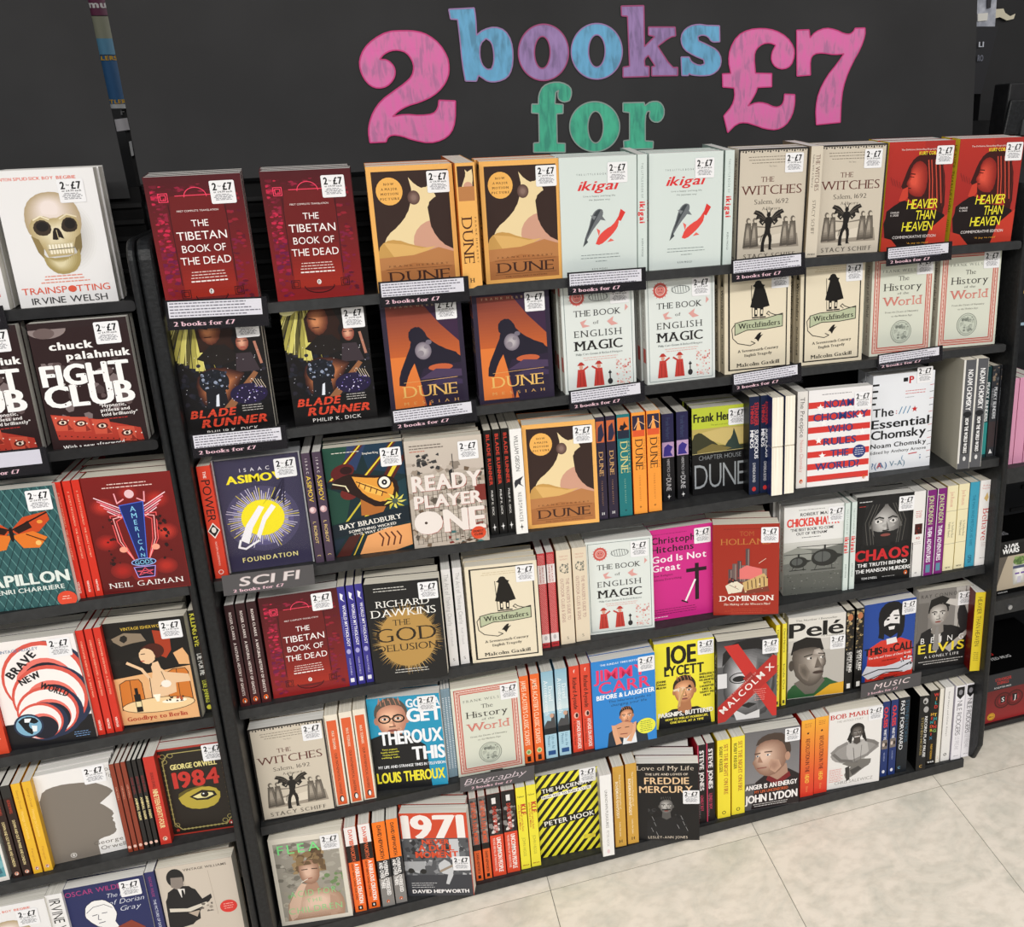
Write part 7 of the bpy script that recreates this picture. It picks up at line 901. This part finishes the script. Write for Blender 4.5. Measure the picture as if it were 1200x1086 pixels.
# four small books with their page edges outwards, one pair on top of the other
rr = random.Random(5)
for col_, (x0, x1) in enumerate(((903.5, 917), (918.5, 930.5))):
    for lev in (0, 1):
        n, v = ROW[3]; d = .022; yaw = math.radians(-4); ua = solve_u(3, x0, d, yaw, (0,)); ub = solve_u(3, x1, d, yaw, (0,)); th = ub-ua-.001
        m = frame_matrix((ua+ub)/2, v+.0006+lev*.0992, n-d, yaw) @ Matrix.Rotation(-math.pi/2, 4, 'Z') @ Matrix.Translation((-.04, -th/2, 0))
        put('blueback', m, th, f"small book, cream page edge outwards, {('lower' if lev == 0 else 'upper')} {('left' if col_ == 0 else 'right')} of four, third shelf", 'small books turned page edge outwards')
# ------------------------------------------------------------------ shelf cards and section signs, hung on the shelf fronts
def slab(A, txt, x, y, cap, c, w):
    A.T(txt, x, y, cap, c, 'R', w); A.T(txt, x+.3, y, cap, c, 'R', w)
def card_art(A, seed):
    A.rect(3.5, 2.5, A.w-8, A.h*.60, '#dcdbe4'); A.gk(5.5, A.w-10, 5.4, 5, 4.6 if A.h > 44 else 4.2, '#6d6c78', 1.7, 'l', seed)
    slab(A, '2 books for £7', A.w*.36, A.h*.80, A.h*.15, '#e6c0cc', A.w*.60)
def hang(name, label, cat, quad, row, art, w=None, h=None, lean=0.0, group=None, out=.026, clear=True):
    n = ROW[row][0]-out
    (x0, y0), (x1, y1), (x2, y2), (x3, y3) = quad; a, b, c, d = on_n(x0, y0, n), on_n(x1, y1, n), on_n(x2, y2, n), on_n(x3, y3, n)
    u = (a[0]+b[0]+c[0]+d[0])/4; w = (b[0]-a[0]+c[0]-d[0])/2; h = (a[1]-d[1]+b[1]-c[1])/2; v0 = (c[1]+d[1])/2; rot = ((b[1]-a[1])+(c[1]-d[1]))/2/w
    m = frame_matrix(u, v0, n, 0, lean) @ Matrix.Rotation(-rot, 4, 'Y')
    t = thing(name, label, cat, m, group); A = Art(w*1000, h*1000, '#17151a' if clear else '#555354'); art(A)
    link('printed_card', sheet('card', A, .0008), MATT, t)
    if clear:
        p = link('clear_pocket', mesh('pocket', box_data(-w/2-.003, w/2+.003, -.0022, -.0016, -.003, h+.001), box_data(-w/2-.003, w/2+.003, .0012, .0018, -.003, h+.004), box_data(-w/2-.003, w/2+.003, -.0022, .0018, -.0036, -.003)), CLB, t)
    link('clip', mesh('clip', box_data(-.012, .012, .0008, .012, h*.55, h*.9)), BLACK, t)
    return t
TK = [(1, ((192.2, 351.6), (311.5, 347.7), (314.9, 380.9), (196, 388)), 'under the first dark red stack'), (1, ((443.3, 330.3), (548.7, 323.3), (550.4, 352.3), (445.3, 360.8)), 'under the first amber-bordered stack'), (1, ((664.6, 320.2), (756.5, 312.2), (757.3, 339.8), (665.6, 345.8)), 'under the first koi carp stack'),
      (1, ((858.3, 305), (944.3, 295), (943.3, 321.7), (857.3, 330.7)), 'under the first winged devil stack'), (1, ((1040.7, 289.3), (1117.3, 282.7), (1114, 304), (1037.3, 312.7)), 'under the first smoking man stack'),
      (2, ((221.8, 508.5), (333.6, 498.8), (337.8, 524.5), (227.3, 537.5)), 'under the first crowded city stack'), (2, ((458.3, 481.4), (558, 467.1), (559.2, 493.2), (460.3, 504.7)), 'under the first moon silhouette stack'), (2, ((667.6, 458.1), (755.8, 445.8), (755.8, 469.6), (667.6, 482.1)), 'under the first red sun emblem stack'),
      (2, ((858.9, 436.7), (940.4, 425.7), (939, 445), (858.3, 460.8)), 'under the first cloaked man stack'), (2, ((1029.8, 415.4), (1105.8, 404.3), (1103.9, 422.3), (1027.6, 434.1)), 'under the globe medallion stacks')]
for i, (row, q, where) in enumerate(TK): hang('shelf_card', f'black and white printed price card in clear pocket, {where}', 'sign', q, row, lambda A, s=i: card_art(A, s+1), group='price cards hung on the two upper shelves')
hang('shelf_card', 'blank-faced card in dark frame at left edge, left bay second shelf', 'sign', ((-52, 533), (52.5, 524), (59, 553), (-48, 566)), 8, lambda A: (A.rect(3, 3, A.w-8, A.h*.62, '#cfcedb'), slab(A, '2 books for £7', A.w*.36, A.h*.82, A.h*.15, '#e6c0cc', A.w*.6)), group='price cards in the left bay')
hang('shelf_card', 'card in dark frame at left edge, left bay top shelf', 'sign', ((-90, 367), (5, 358), (9, 385), (-88, 396)), 7, lambda A: (A.rect(3, 3, A.w-8, A.h*.62, '#cfcedb'), slab(A, '2 books for £7', A.w*.36, A.h*.82, A.h*.15, '#e6c0cc', A.w*.6)), group='price cards in the left bay')
def scifi(A): A.T('SCI FI', A.w*.5, A.h*.40, A.h*.46, '#8e7f80', 'k', A.w*.66, sh=.12, tr=.1); A.T('SCI FI', A.w*.5, A.h*.40, A.h*.42, '#d6cccb', 'b', A.w*.65, sh=.12, tr=.12); slab(A, '2 books for £7', A.w*.38, A.h*.82, A.h*.15, '#e0b9c4', A.w*.55)
def biog(A): A.T('Biography', A.w*.46, A.h*.36, A.h*.36, '#d9c9cf', 'l', A.w*.82, sh=.3); A.line([(A.w*.06, A.h*.62), (A.w*.3, A.h*.5), (A.w*.5, A.h*.62), (A.w*.8, A.h*.5)], .7, '#d9c9cf'); slab(A, '2 books for £7', A.w*.42, A.h*.82, A.h*.16, '#e0b9c4', A.w*.55)
def musc(A): A.T('MUSIC', A.w*.5, A.h*.38, A.h*.36, '#e6d3d4', 'n', A.w*.58, sh=.22, tr=.3); slab(A, '2 books for £7', A.w*.36, A.h*.80, A.h*.16, '#e0b9c4', A.w*.5)
hang('section_sign', 'dark grey sign lettered SCI FI below the yellow starburst book', 'sign', ((259.2, 674.6), (367, 661.6), (368.5, 684), (261.7, 699)), 3, scifi, clear=False, out=.024)
hang('section_sign', 'dark sign lettered Biography in handwriting below the globe medallion book', 'sign', ((538, 912.2), (625, 896), (626.3, 914), (539.2, 928)), 5, biog, clear=False, out=.024)
hang('section_sign', 'dark grey sign lettered MUSIC below the red shirt book', 'sign', ((1010, 801.6), (1080, 787.3), (1078.3, 803), (1007.7, 818.5)), 5, musc, clear=False, out=.024)
# ------------------------------------------------------------------ black paper banners with painted letters
NBN = 1.64
PAPER = mat('black_sugar_paper', '#2f2f30', .82, .25, (3.5, '#363637', 1), bump=.05)
def crayon(name, c, c2, c3):
    m = bpy.data.materials.new(name); m.use_nodes = True; nt = m.node_tree; b = nt.nodes['Principled BSDF']; L = nt.links.new
    tc = nt.nodes.new('ShaderNodeTexCoord'); mp = nt.nodes.new('ShaderNodeMapping'); mp.inputs['Rotation'].default_value = (0, .9, 0); mp.inputs['Scale'].default_value = (120, 1, 30); L(tc.outputs['Object'], mp.inputs[0])
    n = nt.nodes.new('ShaderNodeTexNoise'); n.inputs['Scale'].default_value = 1.; n.inputs['Detail'].default_value = 4; n.inputs['Distortion'].default_value = .6; L(mp.outputs[0], n.inputs['Vector'])
    n2 = nt.nodes.new('ShaderNodeTexNoise'); n2.inputs['Scale'].default_value = 22; L(tc.outputs['Object'], n2.inputs['Vector'])
    a = nt.nodes.new('ShaderNodeMath'); a.operation = 'MULTIPLY'; L(n.outputs[0], a.inputs[0]); r2 = nt.nodes.new('ShaderNodeMapRange'); r2.inputs[1].default_value = .35; r2.inputs[2].default_value = .6; r2.inputs[3].default_value = .75; r2.inputs[4].default_value = 1.25; L(n2.outputs[0], r2.inputs[0]); L(r2.outputs[0], a.inputs[1])
    cr = nt.nodes.new('ShaderNodeValToRGB'); e = cr.color_ramp.elements; e[0].position = .34; e[0].color = lin(c); e[1].position = .75; e[1].color = lin(c3); k = e.new(.56); k.color = lin(c2)
    L(a.outputs[0], cr.inputs[0]); L(cr.outputs[0], b.inputs['Base Color']); b.inputs['Roughness'].default_value = .8
    return m
CR = {'pink': crayon('pink_paint', '#e56fb0', '#da78ac', '#b9729f'), 'blue': crayon('blue_paint', '#6db0d8', '#67a5ca', '#5a8fae'), 'purple': crayon('purple_paint', '#a184b8', '#957aab', '#806a94'), 'green': crayon('green_paint', '#4bba96', '#45ab8b', '#3c957e')}
EDGE = {'pink': mat('pink_outline', '#c9407e', .8), 'blue': mat('blue_outline', '#9a7aa8', .8), 'purple': mat('purple_outline', '#a04c78', .8), 'green': mat('green_outline', '#8a9a94', .8)}
def paper(name, label, pts, wav):
    """sheet with a gentle ripple; pts are (u, v) corners tl, tr, br, bl"""
    t = thing(name, label, 'sign', frame_matrix(0, 0, NBN)); nx, nz = 40, 10; vs, fs = [], []
    for side in (0, .0005):
        for j in range(nz+1):
            for i in range(nx+1):
                a, b = i/nx, j/nz; u = (pts[0][0]*(1-a)+pts[1][0]*a)*(1-b)+(pts[3][0]*(1-a)+pts[2][0]*a)*b; v = (pts[0][1]*(1-a)+pts[1][1]*a)*(1-b)+(pts[3][1]*(1-a)+pts[2][1]*a)*b
                vs.append((u, side+wav(u, v), v))
    M = (nx+1)*(nz+1)
    for j in range(nz):
        for i in range(nx):
            k = j*(nx+1)+i; fs.append((k, k+nx+1, k+nx+2, k+1)); fs.append((M+k, M+k+1, M+k+nx+2, M+k+nx+1))
    me = bpy.data.meshes.new('paper'); me.from_pydata(vs, [], fs); 
    for p in me.polygons: p.use_smooth = True
    o = link('paper_sheet', me, PAPER, t); return t
wv = lambda u, v: .0016*math.sin(u*9+v*3)+.001*math.sin(v*16+u*2)
bl, tl, br, tr = on_n(165, 216, NBN), on_n(123, 0, NBN), on_n(1139, 160, NBN), on_n(1145, 0, NBN)
def ext(b, t, vv): s = (vv-b[1])/(t[1]-b[1]); return (b[0]+(t[0]-b[0])*s, vv)
ban = paper('paper_banner', 'wide black paper banner hand-lettered 2 books for £7', [ext(bl, tl, .42), ext(br, tr, .42), br, bl], wv)
bl2, tl2 = on_n(153, 232, NBN+.01), on_n(103.5, 0, NBN+.01)
def shift(p, dn): return p
ban2 = paper('paper_banner', 'black paper sheet above the left bay', [(-1.3, .42), ext(bl2, tl2, .42), bl2, (-1.3, bl2[1])], lambda u, v: .008+.0012*math.sin(u*7+v*3))
def letter(label, colour, pts, org, sc, holes=(), z=.0022):
    up = lambda q: [on_n(org[0]+x/sc, org[1]+y/sc, NBN) for x, y in q]
    def smooth(q):
        out = []
        for i in range(len(q)):
            p0, p1, p2 = q[i-1], q[i], q[(i+1) % len(q)]; a = math.atan2(p1[1]-p0[1], p1[0]-p0[0]); b = math.atan2(p2[1]-p1[1], p2[0]-p1[0]); t = abs((b-a+math.pi) % (2*math.pi)-math.pi)
            if t < .95:
                out.append(tuple(p1[k]*.75+p0[k]*.25-(p0[k]+p2[k]-2*p1[k])*.03 for k in (0, 1))); out.append(tuple(p1[k]*.75+p2[k]*.25-(p0[k]+p2[k]-2*p1[k])*.03 for k in (0, 1)))
            else: out.append(p1)
        return out
    loops = [smooth(up(pts))]+[smooth(up(h)) for h in holes]
    off = []
    flat = [p for lp in loops for p in lp]; tri = tessellate_polygon([[V3(x, y, 0) for x, y in lp] for lp in loops])
    me = bpy.data.meshes.new('letter'); me.from_pydata([(x, wv(x, y)-z, y) for x, y in flat], [], [tuple(t) for t in tri]); o = link('painted_letter', me, CR[colour], ban); o['label'] = label
    vs, fs = [], []
    for lp in loops:
        m = len(lp)
        for i in range(m):
            a, b = lp[i], lp[(i+1) % m]; L = math.hypot(b[0]-a[0], b[1]-a[1]) or 1; nx, ny = -(b[1]-a[1])/L*.0011, (b[0]-a[0])/L*.0011; k = len(vs)
            vs += [(p[0]+s*nx, wv(*p)-z-.0003, p[1]+s*ny) for p in (a, b) for s in (-1, 1)]; fs.append((k, k+1, k+3, k+2))
    me = bpy.data.meshes.new('outline'); me.from_pydata(vs, [], fs); link('drawn_outline', me, EDGE[colour], o)
def el(cx, cy, rx, ry, n=26): return [(cx+rx*math.cos(6.2832*i/n), cy+ry*math.sin(6.2832*i/n)) for i in range(n)]
A1, A2, A3 = ((410, 0), 5.432), ((610, 0), 5.0), ((830, 0), 6.0)
letter('pink painted numeral 2', 'pink', [(190, 378), (215, 345), (260, 322), (310, 318), (360, 335), (395, 380), (408, 430), (395, 485), (350, 530), (280, 580), (200, 640), (150, 710), (125, 780), (118, 840), (128, 908), (230, 903), (240, 875), (270, 858), (330, 865), (400, 890), (505, 910), (590, 890), (645, 845), (670, 770), (672, 642), (567, 638), (560, 690), (530, 725), (450, 735), (350, 728), (272, 742), (310, 705), (370, 672), (450, 648), (530, 610), (590, 555), (625, 490), (632, 430), (620, 360), (570, 280), (500, 225), (430, 200), (340, 195), (240, 202), (150, 250), (90, 310), (62, 380), (65, 440), (90, 500), (130, 545), (180, 562), (235, 550), (275, 510), (290, 465), (280, 420), (240, 382)], *A1)
letter('blue painted letter b', 'blue', [(628, 60), (790, 52), (800, 120), (805, 225), (850, 190), (920, 172), (985, 195), (1025, 260), (1038, 350), (1030, 440), (1000, 495), (940, 520), (880, 520), (835, 490), (818, 480), (805, 517), (735, 515), (715, 400), (700, 250), (685, 125), (640, 122)], *A1, holes=[[(865, 245), (900, 270), (915, 330), (915, 400), (900, 440), (870, 442), (840, 410), (825, 350), (830, 280)]])
letter('purple painted letter o', 'purple', el(132, 308, 147, 165), *A2, holes=[el(125, 308, 46, 94)])
letter('blue painted letter o', 'blue', el(443, 302, 150, 163), *A2, holes=[el(443, 300, 49, 95)])
letter('purple painted letter k', 'purple', [(585, 38), (718, 35), (722, 275), (782, 215), (745, 207), (745, 160), (902, 160), (905, 212), (870, 220), (800, 272), (880, 392), (918, 395), (918, 443), (765, 445), (765, 392), (785, 388), (745, 325), (722, 348), (725, 388), (750, 390), (750, 448), (597, 453), (597, 395), (635, 388), (622, 97), (588, 95)], *A2)
letter('blue painted letter s', 'blue', [(1115, 150), (1163, 152), (1165, 245), (1118, 247), (1095, 215), (1062, 205), (1035, 215), (1040, 240), (1090, 262), (1150, 295), (1175, 345), (1165, 400), (1120, 438), (1060, 445), (1000, 440), (985, 430), (980, 443), (942, 443), (937, 335), (985, 335), (1000, 365), (1045, 385), (1075, 375), (1070, 350), (1010, 325), (955, 290), (935, 240), (945, 190), (985, 155), (1040, 143), (1090, 150)], *A2)
letter('green painted letter f', 'green', [(65, 610), (103, 610), (105, 555), (130, 505), (180, 483), (240, 483), (290, 510), (298, 550), (285, 590), (250, 600), (220, 582), (215, 550), (222, 530), (205, 540), (200, 608), (248, 612), (247, 665), (210, 668), (213, 838), (260, 840), (260, 892), (75, 892), (75, 838), (108, 835), (105, 665), (63, 662)], *A2)
letter('green painted letter o', 'green', el(432, 742, 147, 147), *A2, holes=[el(437, 745, 45, 93)])
letter('green painted letter r', 'green', [(597, 603), (722, 600), (725, 620), (760, 595), (810, 595), (838, 630), (838, 680), (812, 715), (775, 715), (752, 690), (755, 650), (738, 655), (728, 690), (728, 825), (775, 828), (773, 870), (603, 875), (600, 825), (635, 820), (635, 660), (597, 655)], *A2)
letter('pink painted pound sign', 'pink', [(472, 318), (430, 302), (380, 308), (335, 345), (320, 400), (330, 515), (445, 517), (445, 610), (345, 615), (330, 660), (278, 745), (340, 720), (400, 725), (470, 755), (510, 745), (530, 715), (535, 662), (608, 665), (608, 730), (590, 810), (545, 880), (480, 912), (400, 905), (330, 880), (260, 860), (200, 870), (135, 932), (107, 815), (165, 745), (185, 680), (180, 618), (100, 612), (97, 520), (157, 517), (140, 430), (150, 345), (200, 255), (280, 210), (380, 200), (470, 215), (550, 262), (598, 330), (603, 395), (580, 460), (530, 487), (475, 475), (442, 430), (445, 370)], *A3)
letter('pink painted numeral 7', 'pink', [(618, 213), (705, 210), (712, 268), (750, 225), (820, 198), (890, 210), (950, 238), (990, 242), (1015, 222), (1025, 200), (1095, 198), (1095, 250), (1065, 340), (1010, 440), (960, 560), (935, 680), (928, 860), (760, 877), (755, 760), (775, 650), (830, 540), (900, 450), (950, 378), (880, 385), (800, 372), (740, 380), (715, 420), (717, 528), (622, 535)], *A3)
# ------------------------------------------------------------------ things seen in the gaps
NG = 1.70
def quad_uv(pts, n): return [on_n(x, y, n) for x, y in pts]
def flat(name, pts, n, th, m, parent):
    q = quad_uv(pts, n); v, f = prism(q, n, n+th); return link(name, mesh(name, (v, f)), m, parent)
t = thing('display_case', 'narrow strip of purple, photo and blue travel covers behind the paper banners', 'display', bay0)
for nm, pts, c in (('purple_card', ((94, -14), (132, -14), (140, 18), (100, 18)), '#6d1f4c'), ('photo_card', ((100, 19), (140, 19), (152, 64), (106, 64)), '#9a9c86'), ('pool_card', ((104, 45), (147, 45), (153, 64), (108, 64)), '#5a9ac0'), ('blue_case', ((106, 65), (154, 65), (165, 122), (114, 122)), '#1d5f96'), ('white_case_edge', ((114, 122), (166, 122), (167, 127), (116, 127)), '#c9cdd0')):
    o = flat(nm, pts, NG+(0 if nm != 'pool_card' else -.003), .004, mat(nm, c, .4, noise=(30, c, 1)), t)
def decal(txt, px, py, cap, w, c, parent, n, rot=0):
    A = Art(w*1.3, cap*1.4, c); A.T(txt, w*.65, cap*.7, cap, c, 'k', w); me = col_mesh('lettering', [art_geo(A, lambda x, y, z: (x/1000-w*.00065, -z/1000, -y/1000+cap*.0007))]); u, v = on_n(px, py, n)
    o = link('lettering', me, MATT); o.matrix_world = frame_matrix(u, v, n); o.parent = parent; o.matrix_parent_inverse = parent.matrix_world.inverted(); return o
bpy.context.view_layer.update()
decal('mu', 114, 5, 10, 26, '#f2eef0', t, NG-.002); decal('LERS', 128, 68, 6, 24, '#e6b83c', t, NG-.002); decal('TLER', 138, 119, 6, 24, '#e6b83c', t, NG-.002)
t = thing('steel_post', 'black upright post with white ticket between the two paper banners', 'post', bay0)
flat('post_front', ((132, 90), (158, 90), (200, 290), (178, 290)), 1.715, .03, BLACK, t); flat('side_rail', ((126, 0), (134, 0), (186, 290), (178, 290)), 1.712, .003, POSTM, t)
flat('white_ticket', ((134, 140), (149, 138), (152, 152), (137, 154)), 1.705, .001, mat('ticket', '#d8d6dc', .6), t); flat('ticket_edge', ((151, 166), (154, 165), (157, 182), (154, 183)), 1.703, .001, mat('ticket_edge', '#cfd2d4', .6), t); decal('F', 143.5, 131, 9, 6, '#8a8a8c', t, 1.71)
# right of the banner
t = thing('black_panel', 'tall black panel right of the banner with thin silver edge', 'panel', bay0)
flat('panel_face', ((1163, -30), (1290, -30), (1260, 330), (1128, 330)), 1.95, .03, mat('panel_black', '#111113', .6, noise=(12, '#161618', 1)), t); flat('silver_edge', ((1162, -30), (1164.2, -30), (1142.2, 102), (1141, 102)), 1.945, .003, mat('silver_edge', '#a9acb4', .35, metal=.4), t)
flat('torn_paper', ((1164, 11), (1176, 10), (1178, 15), (1184, 19), (1190, 16), (1188, 22), (1180, 24), (1172, 20), (1164, 22)), 1.94, .002, mat('torn_paper', '#d8d0b8', .8), t)
t = thing('poster', 'pale and black poster glimpsed past the right end of the banner', 'poster', bay0)
flat('poster_top', ((1135, -30), (1170, -30), (1166, 31), (1135, 31)), 1.93, .003, mat('poster_top', '#9a9eaa', .5, noise=(40, '#c9ccd6', 1)), t); flat('poster_base', ((1130, 31), (1170, 31), (1150, 110), (1130, 110)), 1.93, .003, mat('poster_base', '#14141a', .5), t)
flat('poster_block', ((1146, 16), (1158, 15), (1157, 24), (1146, 25)), 1.926, .002, mat('poster_block', '#e6e4dc', .5), t)
flat('poster_block', ((1157, -2), (1162, -3), (1161, 9), (1157, 10)), 1.926, .002, mat('poster_mark', '#24242c', .5), t)
decal('LI', 1150, 52, 11, 14, '#c9ccd6', t, 1.924); decal('RO', 1149, 68, 13, 16, '#6d707c', t, 1.924)
t = thing('monitor', 'flat black screen back at the right edge beside the banner', 'monitor', bay0)
o = flat('casing', ((1184, 97), (1260, 94), (1252, 158), (1175, 161)), 1.70, .05, BLACK, t); bevel(o, .004); o = flat('inner_frame', ((1185, 117), (1260, 115), (1252, 156), (1176, 158)), 1.692, .008, POSTM, t); bevel(o, .003); flat('port_cover', ((1199, 140), (1260, 138), (1256, 158), (1196, 158)), 1.688, .004, mat('port_grey', '#3a3c3e', .4), t)
# ------------------------------------------------------------------ right bay
t = thing('shelving_unit', 'black slotted metal shelving at the right edge holding boxed mugs', 'shelf', bay0)
panel('end_panel', t, 1.300, 1.329, 1.55, -.115, -1.40); o = link('edge_trim', mesh('e', bx(1.3285, 1.3295, 1.547, 1.55, -1.2, -.15)), mat('worn_edge', '#6d7074', .4, metal=.5), t)
link('backboard', mesh('b', bx(1.330, 2.4, 1.86, 1.875, -1.40, .0)), mat('slot_board', '#1b1c1e', .5), t)
slot = mesh('slot', box_data(0, .05, 0, .004, 0, .010)); SLM = mat('slot_dark', '#050506', .7)
for j in range(20):
    for i in range(5): o = link('slot', slot, SLM, t); o.location = (1.40+i*.12+(.0 if j % 2 else .03), 1.856, -1.32+j*.062)
RB = [(-.732, 1.55), (-1.051, 1.545)]
for v, n in RB:
    o = link('shelf', mesh('s', bx(1.330, 2.4, n-.01, n+.30, v-.012, v)), SHELFM, t); o2 = link('front_lip', mesh('l', bx(1.330, 2.4, n-.016, n-.01, v-.034, v+.002)), SHELFM, o)
o = link('hook_button', mesh('h', prism([(1.372+.006*math.cos(k*.785), -1.070+.006*math.sin(k*.785)) for k in range(8)], 1.526, 1.53)), mat('bare_steel', '#b9bcc0', .3, metal=.8), t)
link('base_deck', mesh('s', bx(1.335, 2.4, 1.545, 1.84, -1.405, -1.393)), BLACK, t)
for k, (v, c) in enumerate(((-.43, '#9ab4c4'), (-.36, '#c9a83c'))): link('price_strip', mesh('p', bx(1.345, 2.4, 1.60, 1.603, v, v+.006)), mat('strip', c, .4), t)
# boxes and pink books
def box_thing(label, u, v, n, w, h, d, front, top, bg, yaw=0.0, cat='box'):
    m = frame_matrix(u, v, n, yaw) ; t = thing('gift_box', label, cat, m); A = Art(w*1000, h*1000, bg); front(A); B = Art(w*1000, d*1000, bg); top(B)
    g = [cbox(0, w, 0, d, 0, h, lin(bg)), art_geo(A, lambda x, y, z: (x/1000, -z/1000, h-y/1000)), art_geo(B, lambda x, y, z: (x/1000, d-y/1000, h+z/1000))]
    link('carton', col_mesh('carton', g), PRINT, t); o = link('lid_flap', mesh('flap', box_data(.001, w-.001, -.0006, 0, h-.008, h-.0005)), mat('flap', bg, .5), t); return t
def sw(A):
    A.rect(0, 0, A.w, 36, '#0d0d0f'); A.T('STAR', 34, 11, 12, '#f4f4f4', 'k', 38, tr=.04); A.T('WARS', 33, 25, 12, '#f4f4f4', 'k', 46, tr=.04); A.rect(3, 38, A.w, 122, '#b8ab96'); A.poly([(3, 38), (26, 38), (16, 66), (3, 110)], '#5d564e'); A.sp([(42, 58), (80, 56), (82, 76), (78, 112), (48, 114), (43, 84)], '#b9b7b0', '#f0efea', 6); A.rect(43, 66, 81, 73, '#4a4f6c'); A.rect(50, 84, 62, 88, '#6a4a9c'); A.rect(66, 84, 78, 88, '#6a4a9c'); A.rect(58, 94, 68, 110, '#c9c4d4'); A.ell(62, 54, 20, 11, '#5f7a44'); A.blobs(24, 44, 42, 82, 62, 2, 5, ['#7d9a58', '#4d6a38', '#93ae6a'], 3); A.T('SHAPED MUG', 20, 128, 3.4, '#c9c9c9', 'b', 26)
def swt(A): A.T('STAR', 26, 60, 16, '#8a8a8e', 'k', 40); A.T('WARS', 28, 82, 16, '#8a8a8e', 'k', 44)
def sth(A):
    A.rect(0, 0, A.w, 46, '#2b2c30'); A.grad(0, 46, A.w, 133, '#6d1f20', '#96282a', 5); A.T('STRANGER', 46, 18, 8, '#c2342e', 'R', 46); A.T('THINGS', 45, 28, 8, '#c2342e', 'R', 34); A.T('SCULPTED MUG', 46, 40, 4, '#d6d6d6', 'b', 48)
    for x, ch in ((50, 'S'), (84, 'J')): A.ring(x, 78, 22, 4, '#4a1213', 20); A.sp([(x+18*math.cos(a*.6), 78+17*math.sin(a*.6)) for a in range(11)], '#5d1718', '#b8343a', 6); A.poly([(x-8, 66), (x+6, 66), (x+8, 84), (x-6, 86)], '#1b1214'); A.T(ch, x, 76, 12, '#f0ecec', 'R')
    A.ell(20, 117, 11, 10, '#d8a02c'); A.ring(20, 117, 8.6, .8, '#5a3810', 7.8); A.T('MUG', 20, 117, 4, '#5a3810', 'b', 11)
def stt(A): A.T('STRANGER', 42, 96, 20, '#d8342e', 'R', 80); A.T('THINGS', 42, 122, 20, '#d8342e', 'R', 62); A.T('SCULPTED MUG', 58, 146, 10, '#d6d6d6', 'b', 100)
def at_uv(px, py, n): return on_n(px, py, n)
u, v = at_uv(1166, 699.5, 1.545); box_thing('black box lettered STAR WARS picturing a white mug with green plant', 1.349, -1.050, 1.552, .20, .134, .12, sw, swt, '#101012')
u, v = at_uv(1150.5, 851, 1.50); box_thing('dark red and grey box lettered STRANGER THINGS with two red mugs, by the floor', 1.349, -1.3925, 1.552, .24, .133, .20, sth, stt, '#232428')
for i in range(3):
    m = frame_matrix(1.356+i*.026, -.7315, 1.558+i*.0, math.radians(-2)) @ Matrix.Rotation(math.pi/2, 4, 'Z') @ Matrix.Translation((.065, -.012, 0)); put('pinkframe', m, .024, f"pink book with thin dark frame, right-hand shelving, {('left', 'middle', 'right')[i]} one", 'pink books on the right-hand shelving')
print('books', NB[0])
bpy.data.objects.remove(_to); bpy.data.curves.remove(_tc)
